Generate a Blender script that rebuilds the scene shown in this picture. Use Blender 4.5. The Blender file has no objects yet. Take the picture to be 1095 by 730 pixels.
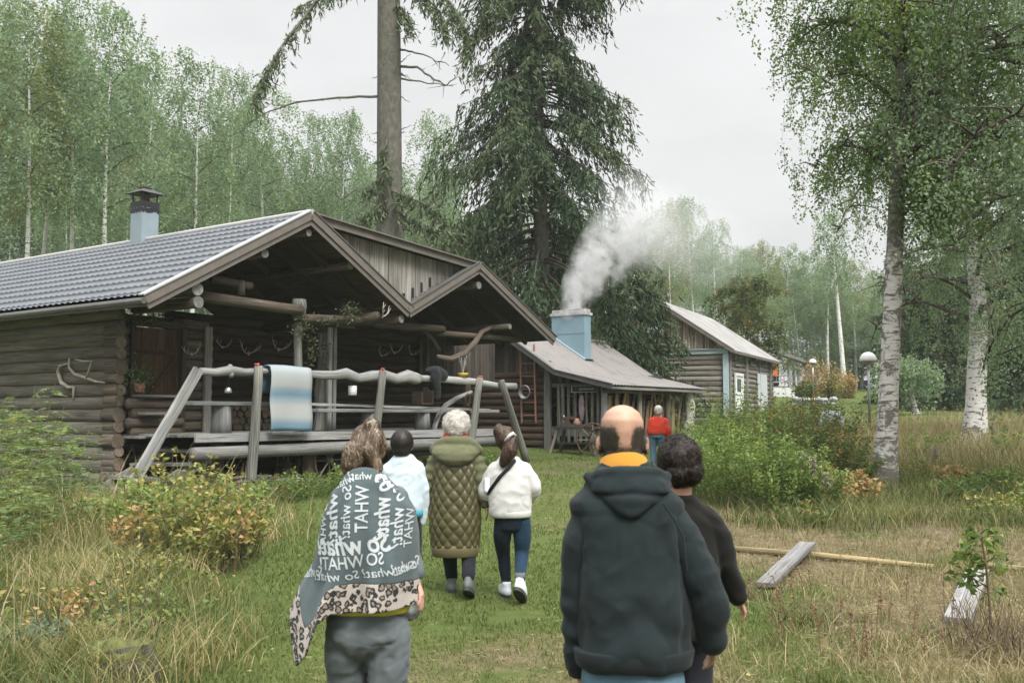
import bpy, bmesh, math, random
import numpy as np
from mathutils import Vector, Matrix, noise as mnoise
from mathutils.bvhtree import BVHTree

R = math.radians
random.seed(7)
rng = np.random.default_rng(7)
scene = bpy.context.scene
COL = scene.collection

# ------------------------------------------------------------------ camera, sky, sun, exposure
CAM_H, PITCH, F = 1.6, R(4.19), 1065.0
cam_d = bpy.data.cameras.new('camera')
cam = bpy.data.objects.new('camera', cam_d)
COL.objects.link(cam)
cam.location = (0, 0, CAM_H)
cam.rotation_euler = (R(90) + PITCH, 0, 0)
cam_d.sensor_width = 36.0
cam_d.lens = 36.0 * F / 1095.0
cam_d.clip_start, cam_d.clip_end = 0.1, 3000.0
cam_d.dof.use_dof = True
cam_d.dof.focus_distance = 13.0
cam_d.dof.aperture_fstop = 6.3
scene.camera = cam

SUN_EL, SUN_AZ = R(52), R(150)          # high, from behind the camera to the right; overcast so very soft
world = bpy.data.worlds.new('World')
scene.world = world
world.use_nodes = True
nt = world.node_tree
nt.nodes.clear()
def wn(t, **k):
    n = nt.nodes.new(t)
    for a, b in k.items():
        setattr(n, a, b)
    return n
w_out = wn('ShaderNodeOutputWorld'); w_bg = wn('ShaderNodeBackground')
sky = wn('ShaderNodeTexSky', sky_type='NISHITA', sun_disc=False, sun_elevation=SUN_EL, sun_rotation=SUN_AZ,
         air_density=1.0, dust_density=4.0, ozone_density=1.0)
tc = wn('ShaderNodeTexCoord'); sep = wn('ShaderNodeSeparateXYZ')
nt.links.new(tc.outputs['Generated'], sep.inputs[0])
# an overcast cloud deck: brighter towards the zenith, with soft thicker and thinner patches
mr = wn('ShaderNodeValToRGB')
for el, (p_, v_) in zip([mr.color_ramp.elements[0], mr.color_ramp.elements.new(.22), mr.color_ramp.elements.new(.42), mr.color_ramp.elements.new(.55), mr.color_ramp.elements[-1]], ((0, .168), (.22, .180), (.42, .198), (.55, .36), (1, 1.02))):
    el.position = p_; el.color = (v_, v_, v_, 1)
mrs = wn('ShaderNodeMath', operation='MULTIPLY'); mrs.inputs[1].default_value = 25.0
nt.links.new(sep.outputs['Z'], mr.inputs[0]); nt.links.new(mr.outputs[0], mrs.inputs[0])
mp = wn('ShaderNodeMapping'); mp.inputs['Scale'].default_value = (1.0, 1.0, 3.2)
nt.links.new(tc.outputs['Generated'], mp.inputs['Vector'])
ns = wn('ShaderNodeTexNoise'); ns.inputs['Scale'].default_value = 2.6; ns.inputs['Detail'].default_value = 5; ns.inputs['Roughness'].default_value = 0.55
nt.links.new(mp.outputs[0], ns.inputs['Vector'])
mr2 = wn('ShaderNodeMapRange'); mr2.inputs['From Min'].default_value = 0.3; mr2.inputs['From Max'].default_value = 0.7
mr2.inputs['To Min'].default_value = 0.9; mr2.inputs['To Max'].default_value = 1.08
nt.links.new(ns.outputs['Fac'], mr2.inputs['Value'])
mul = wn('ShaderNodeMath', operation='MULTIPLY')
nt.links.new(mrs.outputs[0], mul.inputs[0]); nt.links.new(mr2.outputs[0], mul.inputs[1])
tint = wn('ShaderNodeMix', data_type='RGBA', blend_type='MULTIPLY'); tint.inputs['Factor'].default_value = 1.0
cc = wn('ShaderNodeCombineColor')
for i in range(3):
    nt.links.new(mul.outputs[0], cc.inputs[i])
nt.links.new(cc.outputs[0], tint.inputs['A']); tint.inputs['B'].default_value = (1.0, 0.995, 1.0, 1)
mixs = wn('ShaderNodeMix', data_type='RGBA'); mixs.inputs['Factor'].default_value = 0.95
nt.links.new(sky.outputs[0], mixs.inputs['A']); nt.links.new(tint.outputs['Result'], mixs.inputs['B'])
nt.links.new(mixs.outputs['Result'], w_bg.inputs['Color'])
w_bg.inputs['Strength'].default_value = 0.1
nt.links.new(w_bg.outputs[0], w_out.inputs['Surface'])

sun_d = bpy.data.lights.new('sun', 'SUN'); sun_d.energy = 2.6; sun_d.angle = R(25); sun_d.color = (1.0, 0.96, 0.9)
sun = bpy.data.objects.new('sun', sun_d); COL.objects.link(sun)
# Nishita: rotation 0 = +Y, turning clockwise seen from above
sd = Vector((math.sin(SUN_AZ) * math.cos(SUN_EL), math.cos(SUN_AZ) * math.cos(SUN_EL), math.sin(SUN_EL)))
sun.rotation_euler = sd.to_track_quat('Z', 'Y').to_euler()
sun.location = sd * 60

vs = scene.view_settings
scene.display_settings.display_device = 'sRGB'
vs.view_transform = 'Standard'; vs.look = 'None'; vs.gamma = 1.0; vs.use_curve_mapping = False
vs.exposure = 0.9
scene.cycles.max_bounces = 6
scene.cycles.diffuse_bounces = 3
scene.cycles.glossy_bounces = 2
scene.cycles.transmission_bounces = 4
scene.cycles.transparent_max_bounces = 12
scene.cycles.volume_bounces = 1
scene.cycles.volume_step_rate = 2.0
scene.cycles.use_denoising = True
scene.cycles.sample_clamp_indirect = 4.0

# ------------------------------------------------------------------ photo geometry
def ray(u, v):
    x, up = (u - 547.5) / F, (365.0 - v) / F
    c, s = math.cos(PITCH), math.sin(PITCH)
    return Vector((x, c - s * up, s + c * up))
def at(u, v, Y):
    d = ray(u, v)
    return Vector((0, 0, CAM_H)) + d * (Y / d.y)
GY = [-40, 5, 9, 17.7, 27, 45, 60, 85, 110, 200, 500]
GZ = [-.1, -.08, 0, .24, .53, 1.25, 2.1, 3.7, 4.6, 7.0, 10.0]
def ground(X, Y):
    X = np.asarray(X, float); Y = np.asarray(Y, float)
    z = np.interp(Y, GY, GZ)
    s = np.clip((Y - 12) / 10, 0, 1); s = s * s * (3 - 2 * s)
    z = z + .035 * np.clip(X - 7, 0, 12) * s * np.clip((70 - Y) / 30, 0, 1)
    z = z + .025 * np.sin(X * 1.3 + .7 * np.sin(Y * .9)) * np.sin(Y * 1.1 + .5) + .012 * np.sin(X * 3.1 + 1) * np.sin(Y * 2.7)
    # rough bank at the left, between the lawn and the cabin
    b = np.clip((-X - 2.6 - .12 * (Y - 8)) / 1.6, 0, 1) * np.clip((16.5 - Y) / 4, 0, 1) * np.clip((Y - 4) / 4, 0, 1)
    z = z + .22 * b
    return z
def gz(X, Y):
    return float(ground(X, Y))
def ghit(u, v):
    d = ray(u, v)
    Y = 2.0
    while Y < 300:
        p = Vector((0, 0, CAM_H)) + d * (Y / d.y)
        if p.z <= gz(p.x, p.y):
            return p
        Y += .02 if Y < 40 else .2
    return p
class Frame:
    """a building's own frame: x along its front, y back, z up"""
    def __init__(s, ox, oy, ang):
        s.o = Vector((ox, oy, 0)); s.a = ang
        s.x = Vector((math.cos(ang), math.sin(ang), 0)); s.y = Vector((-math.sin(ang), math.cos(ang), 0))
    def hy(s, u, v, y=0.0):          # where the sight line of a photo pixel meets the plane y = const
        d = ray(u, v); c = Vector((0, 0, CAM_H))
        k = (y - (c - s.o).dot(s.y)) / d.dot(s.y)
        p = c + d * k
        return (p - s.o).dot(s.x), y, p.z
    def hx(s, u, v, x=0.0):
        d = ray(u, v); c = Vector((0, 0, CAM_H))
        k = (x - (c - s.o).dot(s.x)) / d.dot(s.x)
        p = c + d * k
        return x, (p - s.o).dot(s.y), p.z
    def w(s, x, y, z=0):
        return s.o + s.x * x + s.y * y + Vector((0, 0, z))
# ------------------------------------------------------------------ objects and tags
def empty(name, loc=(0, 0, 0), rz=0.0, parent=None):
    o = bpy.data.objects.new(name, None); COL.objects.link(o)
    o.location = loc; o.rotation_euler = (0, 0, rz); o.empty_display_size = .2
    if parent: o.parent = parent
    return o
def tag(o, label=None, cat=None, group=None, kind=None):
    if label: o['label'] = label
    if cat: o['category'] = cat
    if group: o['group'] = group
    if kind: o['kind'] = kind
    return o
def link(name, me, parent=None, loc=None, rz=None):
    o = bpy.data.objects.new(name, me); COL.objects.link(o)
    if parent: o.parent = parent
    if loc is not None: o.location = loc
    if rz is not None: o.rotation_euler = (0, 0, rz)
    return o
def copy_tree(o, parent=None):
    c = o.copy(); COL.objects.link(c); c.parent = parent
    for ch in o.children:
        copy_tree(ch, c)
    return c

# ------------------------------------------------------------------ mesh builder
class MB:
    def __init__(s):
        s.v = []; s.f = []; s.uv = []; s.rnd = []
    def add(s, vs, fs, uvs=None, rnd=None):
        b = len(s.v); s.v.extend([tuple(p) for p in vs])
        r = random.random() if rnd is None else rnd
        for i, f in enumerate(fs):
            s.f.append(tuple(b + j for j in f)); s.rnd.append(r)
            s.uv.append(uvs[i] if uvs else [(0, 0)] * len(f))
        return s
    def box(s, c, size, rot=None, grain=None, rnd=None):
        c = Vector(c); h = Vector(size) * .5
        sg = [(-1, -1, -1), (1, -1, -1), (1, 1, -1), (-1, 1, -1), (-1, -1, 1), (1, -1, 1), (1, 1, 1), (-1, 1, 1)]
        L = [Vector((a * h.x, b * h.y, d * h.z)) for a, b, d in sg]
        fs = [(0, 3, 2, 1), (4, 5, 6, 7), (0, 1, 5, 4), (1, 2, 6, 5), (2, 3, 7, 6), (3, 0, 4, 7)]
        g = grain if grain is not None else max(range(3), key=lambda k: size[k])
        ou, ov = random.uniform(0, 50), random.uniform(0, 50)
        uvs = []
        for f in fs:
            oth = [k for k in range(3) if k != g]
            uvs.append([(L[i][g] + ou, L[i][oth[0]] + L[i][oth[1]] + ov) for i in f])
        vs = [c + (rot @ p if rot else p) for p in L]
        return s.add(vs, fs, uvs, rnd)
    def beam(s, p0, p1, w, h, up=(0, 0, 1), rnd=None):
        p0, p1 = Vector(p0), Vector(p1); d = p1 - p0; L = d.length
        x = d.normalized(); y = Vector(up).cross(x)
        if y.length < 1e-4: y = Vector((0, 1, 0)).cross(x)
        y.normalize(); z = x.cross(y)
        m = Matrix((x, y, z)).transposed()
        return s.box((p0 + p1) / 2, (L, w, h), m, grain=0, rnd=rnd)
    def tube(s, pts, rad, n=10, caps=True, rnd=None, flat=None, wob=0.0, up=None):
        """swept tube; rad a number or one per point; flat=(a,b) scales the section axes"""
        pts = [Vector(p) for p in pts]; m = len(pts)
        if not hasattr(rad, '__len__'): rad = [rad] * m
        ref = Vector(up) if up else None
        vs = []; lens = [0]
        for i in range(1, m): lens.append(lens[-1] + (pts[i] - pts[i - 1]).length)
        prev = None
        for i in range(m):
            d = (pts[min(i + 1, m - 1)] - pts[max(i - 1, 0)]).normalized()
            if prev is None:
                r = ref or (Vector((0, 0, 1)) if abs(d.z) < .9 else Vector((0, 1, 0)))
                a = r - d * r.dot(d); a.normalize()
            else:
                a = prev - d * prev.dot(d); a.normalize()
            prev = a; b = d.cross(a)
            fa, fb = flat or (1, 1)
            for k in range(n):
                t = 2 * math.pi * k / n
                rr = rad[i] * (1 + (random.uniform(-wob, wob) if wob else 0))
                vs.append(pts[i] + a * math.cos(t) * rr * fa + b * math.sin(t) * rr * fb)
        ou, ov = random.uniform(0, 50), random.uniform(0, 50)
        fs = []; uvs = []
        ra = max(rad)
        for i in range(m - 1):
            for k in range(n):
                k2 = (k + 1) % n
                fs.append((i * n + k, i * n + k2, (i + 1) * n + k2, (i + 1) * n + k))
                c0, c1 = 2 * math.pi * ra * k / n, 2 * math.pi * ra * (k + 1) / n
                uvs.append([(lens[i] + ou, c0 + ov), (lens[i] + ou, c1 + ov), (lens[i + 1] + ou, c1 + ov), (lens[i + 1] + ou, c0 + ov)])
        if caps:
            fs.append(tuple(range(n - 1, -1, -1))); uvs.append([(ou + .02 * math.cos(k), ov + .05 * k) for k in range(n)])
            fs.append(tuple((m - 1) * n + k for k in range(n))); uvs.append([(ou + .02 * math.cos(k), ov + .05 * k) for k in range(n)])
        return s.add(vs, fs, uvs, rnd)
    def prism(s, poly, axis, a0, a1, rnd=None, g=0):
        """extrude a 2D polygon (list of (p,q)) along axis 'x','y','z' from a0 to a1"""
        def mk(p, q, a):
            return {'y': (p, a, q), 'x': (a, p, q), 'z': (p, q, a)}[axis]
        n = len(poly)
        vs = [mk(p, q, a0) for p, q in poly] + [mk(p, q, a1) for p, q in poly]
        fs = [tuple(range(n)), tuple(range(2 * n - 1, n - 1, -1))]
        fs += [(i, n + i, n + (i + 1) % n, (i + 1) % n) for i in range(n)]
        ou, ov = random.uniform(0, 50), random.uniform(0, 50)
        uvs = [[(vs[i][g] + ou, sum(vs[i][k] for k in range(3) if k != g) + ov) for i in f] for f in fs]
        return s.add(vs, fs, uvs, rnd)
    def sphere(s, c, r, nu=12, nv=8, rnd=None):
        c = Vector(c); r = Vector(r) if hasattr(r, '__len__') else Vector((r, r, r))
        vs = []
        for j in range(nv + 1):
            th = math.pi * j / nv
            for i in range(nu):
                ph = 2 * math.pi * i / nu
                vs.append(c + Vector((r.x * math.sin(th) * math.cos(ph), r.y * math.sin(th) * math.sin(ph), r.z * math.cos(th))))
        fs = [(j * nu + i, (j + 1) * nu + i, (j + 1) * nu + (i + 1) % nu, j * nu + (i + 1) % nu) for j in range(nv) for i in range(nu)]
        return s.add(vs, fs, None, rnd)
    def lathe(s, prof, c=(0, 0, 0), n=16, rnd=None):
        c = Vector(c); vs = []; m = len(prof)
        for r, z in prof:
            for k in range(n):
                t = 2 * math.pi * k / n; vs.append(c + Vector((r * math.cos(t), r * math.sin(t), z)))
        fs = [(i * n + k, i * n + (k + 1) % n, (i + 1) * n + (k + 1) % n, (i + 1) * n + k) for i in range(m - 1) for k in range(n)]
        fs += [tuple(range(n - 1, -1, -1)), tuple((m - 1) * n + k for k in range(n))]
        return s.add(vs, fs, None, rnd)
    def mesh(s, name, mat, smooth=False, fixn=True):
        me = bpy.data.meshes.new(name)
        me.from_pydata(s.v, [], s.f)
        ul = me.uv_layers.new(name='UVMap')
        flat = np.array([c for f in s.uv for p in f for c in p], np.float32)
        ul.data.foreach_set('uv', flat)
        at_ = me.attributes.new('rnd', 'FLOAT', 'FACE')
        at_.data.foreach_set('value', np.array(s.rnd, np.float32))
        if fixn:
            bm = bmesh.new(); bm.from_mesh(me); bmesh.ops.recalc_face_normals(bm, faces=bm.faces); bm.to_mesh(me); bm.free()
        if mat: me.materials.append(mat)
        if smooth: me.shade_smooth()
        return me
    def build(s, name, mat, parent=None, loc=None, rz=None, smooth=False, bevel=0.0):
        o = link(name, s.mesh(name, mat, smooth), parent, loc, rz)
        if bevel:
            b = o.modifiers.new('bevel', 'BEVEL'); b.width = bevel; b.segments = 2; b.limit_method = 'ANGLE'; b.angle_limit = R(40)
        return o

def np_mesh(name, V, Fq, mat, rnd=None, k=4, smooth=False):
    """fast mesh from numpy: V (n,3), Fq (m,k)"""
    me = bpy.data.meshes.new(name)
    V = np.ascontiguousarray(V, np.float32); Fq = np.ascontiguousarray(Fq, np.int32)
    me.vertices.add(len(V)); me.vertices.foreach_set('co', V.ravel())
    m = len(Fq)
    me.loops.add(m * k); me.loops.foreach_set('vertex_index', Fq.ravel())
    me.polygons.add(m); me.polygons.foreach_set('loop_start', np.arange(0, m * k, k, dtype=np.int32))
    if rnd is not None:
        a = me.attributes.new('rnd', 'FLOAT', 'FACE'); a.data.foreach_set('value', np.ascontiguousarray(rnd, np.float32))
    me.update(calc_edges=True)
    if mat: me.materials.append(mat)
    if smooth: me.shade_smooth()
    return me
def unit(a):
    return a / np.maximum(np.linalg.norm(a, axis=-1, keepdims=True), 1e-9)
def leaves(C, D, L, W, rnd=None, g=None, bend=.15):
    """diamond leaves: centres C, long axes D, lengths L, widths W -> (V, F, rnd)"""
    g = g or rng
    n = len(C); D = unit(D)
    Q = unit(np.cross(D, g.normal(size=(n, 3)))); Nn = np.cross(D, Q)
    L = np.broadcast_to(np.asarray(L, float), (n,))[:, None]; W = np.broadcast_to(np.asarray(W, float), (n,))[:, None]
    V = np.stack([C - D * L / 2, C + Q * W / 2 + Nn * W * bend - D * L * .08, C + D * L / 2, C - Q * W / 2 + Nn * W * bend - D * L * .08], 1).reshape(-1, 3)
    Fq = np.arange(4 * n).reshape(n, 4)
    return V, Fq, (g.random(n) if rnd is None else rnd)
def merge(parts):
    V = []; Fq = []; Rn = []; b = 0
    for v, f, r in parts:
        V.append(v); Fq.append(f + b); Rn.append(r); b += len(v)
    return np.concatenate(V), np.concatenate(Fq), np.concatenate(Rn)

# ------------------------------------------------------------------ materials
_M = {}
def nodes(name):
    m = bpy.data.materials.new(name); m.use_nodes = True; t = m.node_tree; t.nodes.clear()
    out = t.nodes.new('ShaderNodeOutputMaterial')
    class N:
        pass
    n = N(); n.t = t; n.out = out; n.m = m
    def new(tp, **k):
        x = t.nodes.new(tp)
        for a, b in k.items():
            if a.startswith('i_'):
                x.inputs[a[2:].replace('_', ' ')].default_value = b
            else:
                setattr(x, a, b)
        return x
    n.new = new
    n.link = lambda a, b: t.links.new(a, b)
    def ramp(fac, stops, interp='LINEAR'):
        r = t.nodes.new('ShaderNodeValToRGB'); r.color_ramp.interpolation = interp
        e = r.color_ramp.elements
        while len(e) < len(stops): e.new(.5)
        for el, (p, c) in zip(e, stops):
            el.position = p; el.color = (*c, 1) if len(c) == 3 else c
        t.links.new(fac, r.inputs[0]); return r.outputs[0]
    n.ramp = ramp
    def mix(fac, a, b, mode='MIX'):
        x = t.nodes.new('ShaderNodeMix'); x.data_type = 'RGBA'; x.blend_type = mode
        for s, val in (('Factor', fac), ('A', a), ('B', b)):
            if hasattr(val, 'is_linked') or hasattr(val, 'links'): t.links.new(val, x.inputs[s])
            elif s == 'Factor': x.inputs[s].default_value = val
            else: x.inputs[s].default_value = (*val, 1)
        return x.outputs['Result']
    n.mix = mix
    def math_(op, a, b=0.0, clamp=False):
        x = t.nodes.new('ShaderNodeMath'); x.operation = op; x.use_clamp = clamp
        for i, val in enumerate((a, b)):
            if hasattr(val, 'links'): t.links.new(val, x.inputs[i])
            else: x.inputs[i].default_value = val
        return x.outputs[0]
    n.math = math_
    def noise(vec, scale, detail=4, rough=.55, dist=0.0, sc=None):
        if sc is not None:
            mp_ = t.nodes.new('ShaderNodeMapping'); mp_.inputs['Scale'].default_value = sc
            t.links.new(vec, mp_.inputs['Vector']); vec = mp_.outputs[0]
        x = t.nodes.new('ShaderNodeTexNoise'); x.inputs['Scale'].default_value = scale; x.inputs['Detail'].default_value = detail
        x.inputs['Roughness'].default_value = rough; x.inputs['Distortion'].default_value = dist
        t.links.new(vec, x.inputs['Vector']); return x.outputs['Fac']
    n.noise = noise
    def bsdf(col, rough=.8, bump=None, bstr=.3, bdist=.01, spec=.3, metallic=0.0, sheen=0.0):
        p = t.nodes.new('ShaderNodeBsdfPrincipled')
        if hasattr(col, 'links'): t.links.new(col, p.inputs['Base Color'])
        else: p.inputs['Base Color'].default_value = (*col, 1)
        if hasattr(rough, 'links'): t.links.new(rough, p.inputs['Roughness'])
        else: p.inputs['Roughness'].default_value = rough
        p.inputs['Specular IOR Level'].default_value = spec; p.inputs['Metallic'].default_value = metallic
        if sheen: p.inputs['Sheen Weight'].default_value = sheen; p.inputs['Sheen Roughness'].default_value = .5
        if bump is not None:
            b = t.nodes.new('ShaderNodeBump'); b.inputs['Strength'].default_value = bstr; b.inputs['Distance'].default_value = bdist
            t.links.new(bump, b.inputs['Height']); t.links.new(b.outputs[0], p.inputs['Normal'])
        return p
    n.bsdf = bsdf
    def done(sh):
        t.links.new(sh.outputs[0], out.inputs['Surface']); return m
    n.done = done
    n.uv = lambda: new('ShaderNodeTexCoord').outputs['UV']
    n.obj = lambda: new('ShaderNodeTexCoord').outputs['Object']
    n.attr = lambda a: new('ShaderNodeAttribute', attribute_name=a).outputs['Fac']
    return n

def wood(name, dark, mid, light, var=.35, rough=.85, moss=0.0, blotch=.4):
    n = nodes(name); uv = n.uv()
    g = n.noise(uv, 1.0, 5, .6, .4, sc=(1.6, 34, 1))
    g2 = n.noise(uv, 1.0, 3, .5, .8, sc=(.7, 5, 1))
    fine = n.noise(uv, 1.0, 3, .6, 0, sc=(6, 160, 1))
    f = n.math('ADD', n.math('MULTIPLY', g, .62), n.math('MULTIPLY', g2, blotch))
    col = n.ramp(f, [(.3, dark), (.52, mid), (.75, light)])
    r = n.attr('rnd')
    k = n.math('ADD', n.math('MULTIPLY', r, 2 * var), 1 - var)
    cc_ = n.new('ShaderNodeCombineColor')
    for i in range(3): n.link(k, cc_.inputs[i])
    col = n.mix(1.0, col, cc_.outputs[0], 'MULTIPLY')
    # warm tint on some pieces
    wt = n.math('MULTIPLY', n.math('SUBTRACT', n.noise(uv, .9, 2), .45, True), 1.6, True)
    col = n.mix(wt, col, n.mix(1.0, col, (1.08, .98, .86), 'MULTIPLY'))
    ck = n.noise(uv, 1.0, 2, .5, .3, sc=(.45, 26, 1)); ckm = n.ramp(ck, [(.455, (0, 0, 0)), (.49, (1, 1, 1)), (.51, (1, 1, 1)), (.545, (0, 0, 0))])
    ckm = n.math('MULTIPLY', ckm, n.math('MULTIPLY', n.math('SUBTRACT', n.noise(uv, 1.0, 2, sc=(.8, 3, 1)), .42, True), 4.0, True))
    col = n.mix(n.math('MULTIPLY', ckm, .75), col, tuple(x * .45 for x in dark))
    if moss:
        ms = n.math('MULTIPLY', n.math('SUBTRACT', n.noise(n.obj(), 3.0, 5, .65), .55, True), 6 * moss, True)
        col = n.mix(ms, col, (.10, .12, .06))
    return n.done(n.bsdf(col, rough, n.math('SUBTRACT', n.math('ADD', g, n.math('MULTIPLY', fine, .5)), ckm), .7, .012, .25))

def plain(name, col, rough=.7, metallic=0.0, var=.12, scale=6.0, bump=.15, spec=.3, bscale=None, sheen=0.0):
    n = nodes(name); o = n.obj()
    f = n.noise(o, scale, 5, .6)
    c0 = tuple(x * (1 - var) for x in col); c1 = tuple(min(1, x * (1 + var)) for x in col)
    return n.done(n.bsdf(n.ramp(f, [(.3, c0), (.7, c1)]), rough, n.noise(o, bscale or scale * 8, 4, .6), bump, .01, spec, metallic, sheen))

def foliage(name, cols, trans=.3, rough=.6, spec=.25):
    """leaf colours picked per leaf through its own random value"""
    n = nodes(name)
    k = len(cols)
    col = n.ramp(n.attr('rnd'), [(i / max(1, k - 1), c) for i, c in enumerate(cols)])
    p = n.bsdf(col, rough, spec=spec)
    tr = n.new('ShaderNodeBsdfTranslucent'); n.link(n.mix(1.0, col, (1.15, 1.2, .7), 'MULTIPLY'), tr.inputs['Color'])
    mx = n.new('ShaderNodeMixShader'); mx.inputs[0].default_value = trans
    n.link(p.outputs[0], mx.inputs[1]); n.link(tr.outputs[0], mx.inputs[2])
    return n.done(mx)

def fabric(name, col, weave=420.0, var=.12, rough=.9, bump=.25, sheen=.06):
    n = nodes(name); o = n.obj()
    a = n.noise(o, 7, 4, .6); b = n.noise(o, weave, 2, .7)
    c0 = tuple(x * (1 - var) for x in col); c1 = tuple(min(1, x * (1 + var)) for x in col)
    c = n.mix(n.math('MULTIPLY', b, .35), n.ramp(a, [(.3, c0), (.7, c1)]), tuple(x * .7 for x in col))
    return n.done(n.bsdf(c, rough, n.math('ADD', n.math('MULTIPLY', b, .4), a), bump, .004, .15, 0, sheen))

M = {}
M['log'] = wood('weathered_log', (.036, .029, .022), (.098, .080, .062), (.195, .168, .135), .28, moss=.2)
M['log_dark'] = wood('shade_dark_log', (.02, .016, .012), (.048, .037, .028), (.09, .072, .055), .3)  # darker copy of the log wood: interior shade put into the colour
M['log_red'] = wood('brown_log', (.022, .015, .012), (.056, .037, .028), (.11, .078, .06), .35)
M['log_side'] = wood('grey_hewn_log', (.066, .060, .050), (.148, .137, .116), (.255, .238, .205), .2, moss=.25)
M['log_end'] = wood('log_end_grain', (.035, .028, .021), (.085, .068, .052), (.16, .132, .103), .3)
M['grey'] = wood('silver_grey_wood', (.09, .09, .086), (.20, .203, .198), (.34, .345, .335), .22)
M['grey_post'] = wood('grey_post_wood', (.065, .068, .06), (.15, .154, .138), (.27, .275, .25), .18, moss=.1)
M['board'] = wood('gable_board', (.10, .094, .082), (.235, .226, .205), (.37, .36, .335), .30)
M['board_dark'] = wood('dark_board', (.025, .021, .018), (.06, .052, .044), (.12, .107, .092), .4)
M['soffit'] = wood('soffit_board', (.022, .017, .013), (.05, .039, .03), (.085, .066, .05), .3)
M['door'] = wood('brown_plank_door', (.035, .02, .013), (.085, .05, .032), (.14, .085, .055), .3)
M['plank'] = wood('bleached_plank', (.115, .117, .117), (.245, .25, .25), (.38, .385, .385), .22)
M['plank_grey'] = wood('grey_lying_plank', (.10, .10, .10), (.20, .20, .20), (.32, .32, .32), .2)
M['pole'] = wood('yellow_peeled_pole', (.17, .135, .07), (.30, .245, .135), (.42, .355, .22), .15)
M['barn_log'] = wood('barn_log', (.07, .063, .056), (.17, .155, .14), (.30, .28, .255), .3)
M['barn_board'] = wood('barn_board', (.085, .062, .046), (.21, .165, .128), (.37, .32, .265), .5)
M['bark_slab'] = wood('bark_slab', (.10, .06, .03), (.28, .19, .11), (.50, .40, .27), .6)
M['stick'] = wood('stick', (.07, .06, .05), (.17, .15, .125), (.32, .29, .25), .5)
M['antler'] = plain('bleached_antler', (.34, .31, .26), .6, var=.35, scale=9, bump=.2)
M['blue_trim'] = plain('pale_blue_trim', (.36, .45, .49), .7, var=.22, scale=14, bump=.2)
M['white_paint'] = plain('white_paint', (.62, .64, .63), .6, var=.1)
M['grey_door'] = plain('grey_painted_plank', (.45, .47, .49), .75, var=.15, scale=18)
M['black'] = plain('black_metal', (.02, .02, .022), .5, var=.2)
M['iron'] = plain('rusty_iron', (.09, .06, .045), .7, var=.4, scale=30)
M['red_iron'] = plain('rust_red_ladder', (.26, .13, .10), .7, var=.35, scale=25)
M['stone'] = plain('grey_boulder', (.32, .32, .32), .85, var=.4, scale=5, bump=.6)
M['steel'] = plain('dull_steel', (.35, .36, .38), .35, .8, var=.1)
M['glass'] = plain('window_glass', (.04, .05, .055), .08, var=.1, spec=.6)
# ------------------------------------------------------------------ ground
def smooth(a, lo, hi):
    t = np.clip((a - lo) / (hi - lo), 0, 1); return t * t * (3 - 2 * t)
def vnoise(X, Y, s, seed=0):
    """cheap smooth 2D noise in 0..1"""
    g = np.random.default_rng(seed).random((64, 64))
    x = (np.asarray(X) / s) % 64; y = (np.asarray(Y) / s) % 64
    i = np.floor(x).astype(int); j = np.floor(y).astype(int); fx = x - i; fy = y - j
    fx = fx * fx * (3 - 2 * fx); fy = fy * fy * (3 - 2 * fy); i2 = (i + 1) % 64; j2 = (j + 1) % 64; i %= 64; j %= 64
    return (g[i, j] * (1 - fx) + g[i2, j] * fx) * (1 - fy) + (g[i, j2] * (1 - fx) + g[i2, j2] * fx) * fy
def fbm(X, Y, s, seed=0):
    return (vnoise(X, Y, s, seed) + .5 * vnoise(X, Y, s / 2.1, seed + 1) + .25 * vnoise(X, Y, s / 4.3, seed + 2)) / 1.75
def dryness(X, Y):
    """worn and dry ground: right foreground by the planks, the trodden middle, the left bank"""
    X = np.asarray(X, float); Y = np.asarray(Y, float)
    a = smooth(X, 1.4 + .02 * Y, 3.0) * smooth(Y, 17.5, 13.5) * (1 - .25 * smooth(Y, 7, 4))       # plank patch
    b = np.exp(-((X - .2) / 1.6) ** 2) * smooth(Y, 9.5, 5.5) * .8
    c = np.exp(-((Y - 15 - .2 * X) / 3.5) ** 2) * np.exp(-((X - .8) / 1.6) ** 2) * .45
    e = smooth(-X, 2.2, 4.2) * smooth(Y, 16, 12) * .5
    f = smooth(X, 7, 9.5) * smooth(Y, 20, 24) * smooth(Y, 42, 34) * .75
    h = np.exp(-((X - 1.2) / 1.8) ** 2) * np.exp(-((Y - 22.5) / 2.4) ** 2) * .55
    d = np.maximum.reduce([a, b, c, e, f, h])
    return np.clip(d * (.1 + 1.55 * fbm(X, Y, .9, 3)), 0, 1)
ys = np.concatenate([np.arange(-30, 2, 2.0), np.arange(2, 30, .25), np.arange(30, 90, 1.5), np.arange(90, 900, 25)])
xs0 = np.concatenate([np.arange(-16, 16, .25)])
xs = np.concatenate([-np.geomspace(600, 16.5, 50), xs0, np.geomspace(16.5, 600, 50)])
GX, GYY = np.meshgrid(xs, ys)
GZZ = ground(GX, GYY)
V = np.stack([GX, GYY, GZZ], -1).reshape(-1, 3)
ny, nx = GX.shape
idx = np.arange(ny * nx).reshape(ny, nx)
Fq = np.stack([idx[:-1, :-1], idx[:-1, 1:], idx[1:, 1:], idx[1:, :-1]], -1).reshape(-1, 4)
n = nodes('grassy_ground'); o = n.obj()
f1 = n.noise(o, .55, 6, .65); f2 = n.noise(o, 7, 5, .7); f3 = n.noise(o, 60, 4, .7)
green = n.ramp(n.math('ADD', n.math('MULTIPLY', f2, .6), n.math('MULTIPLY', f1, .4)), [(.3, (.045, .068, .018)), (.55, (.095, .125, .036)), (.75, (.18, .185, .07))])
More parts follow.
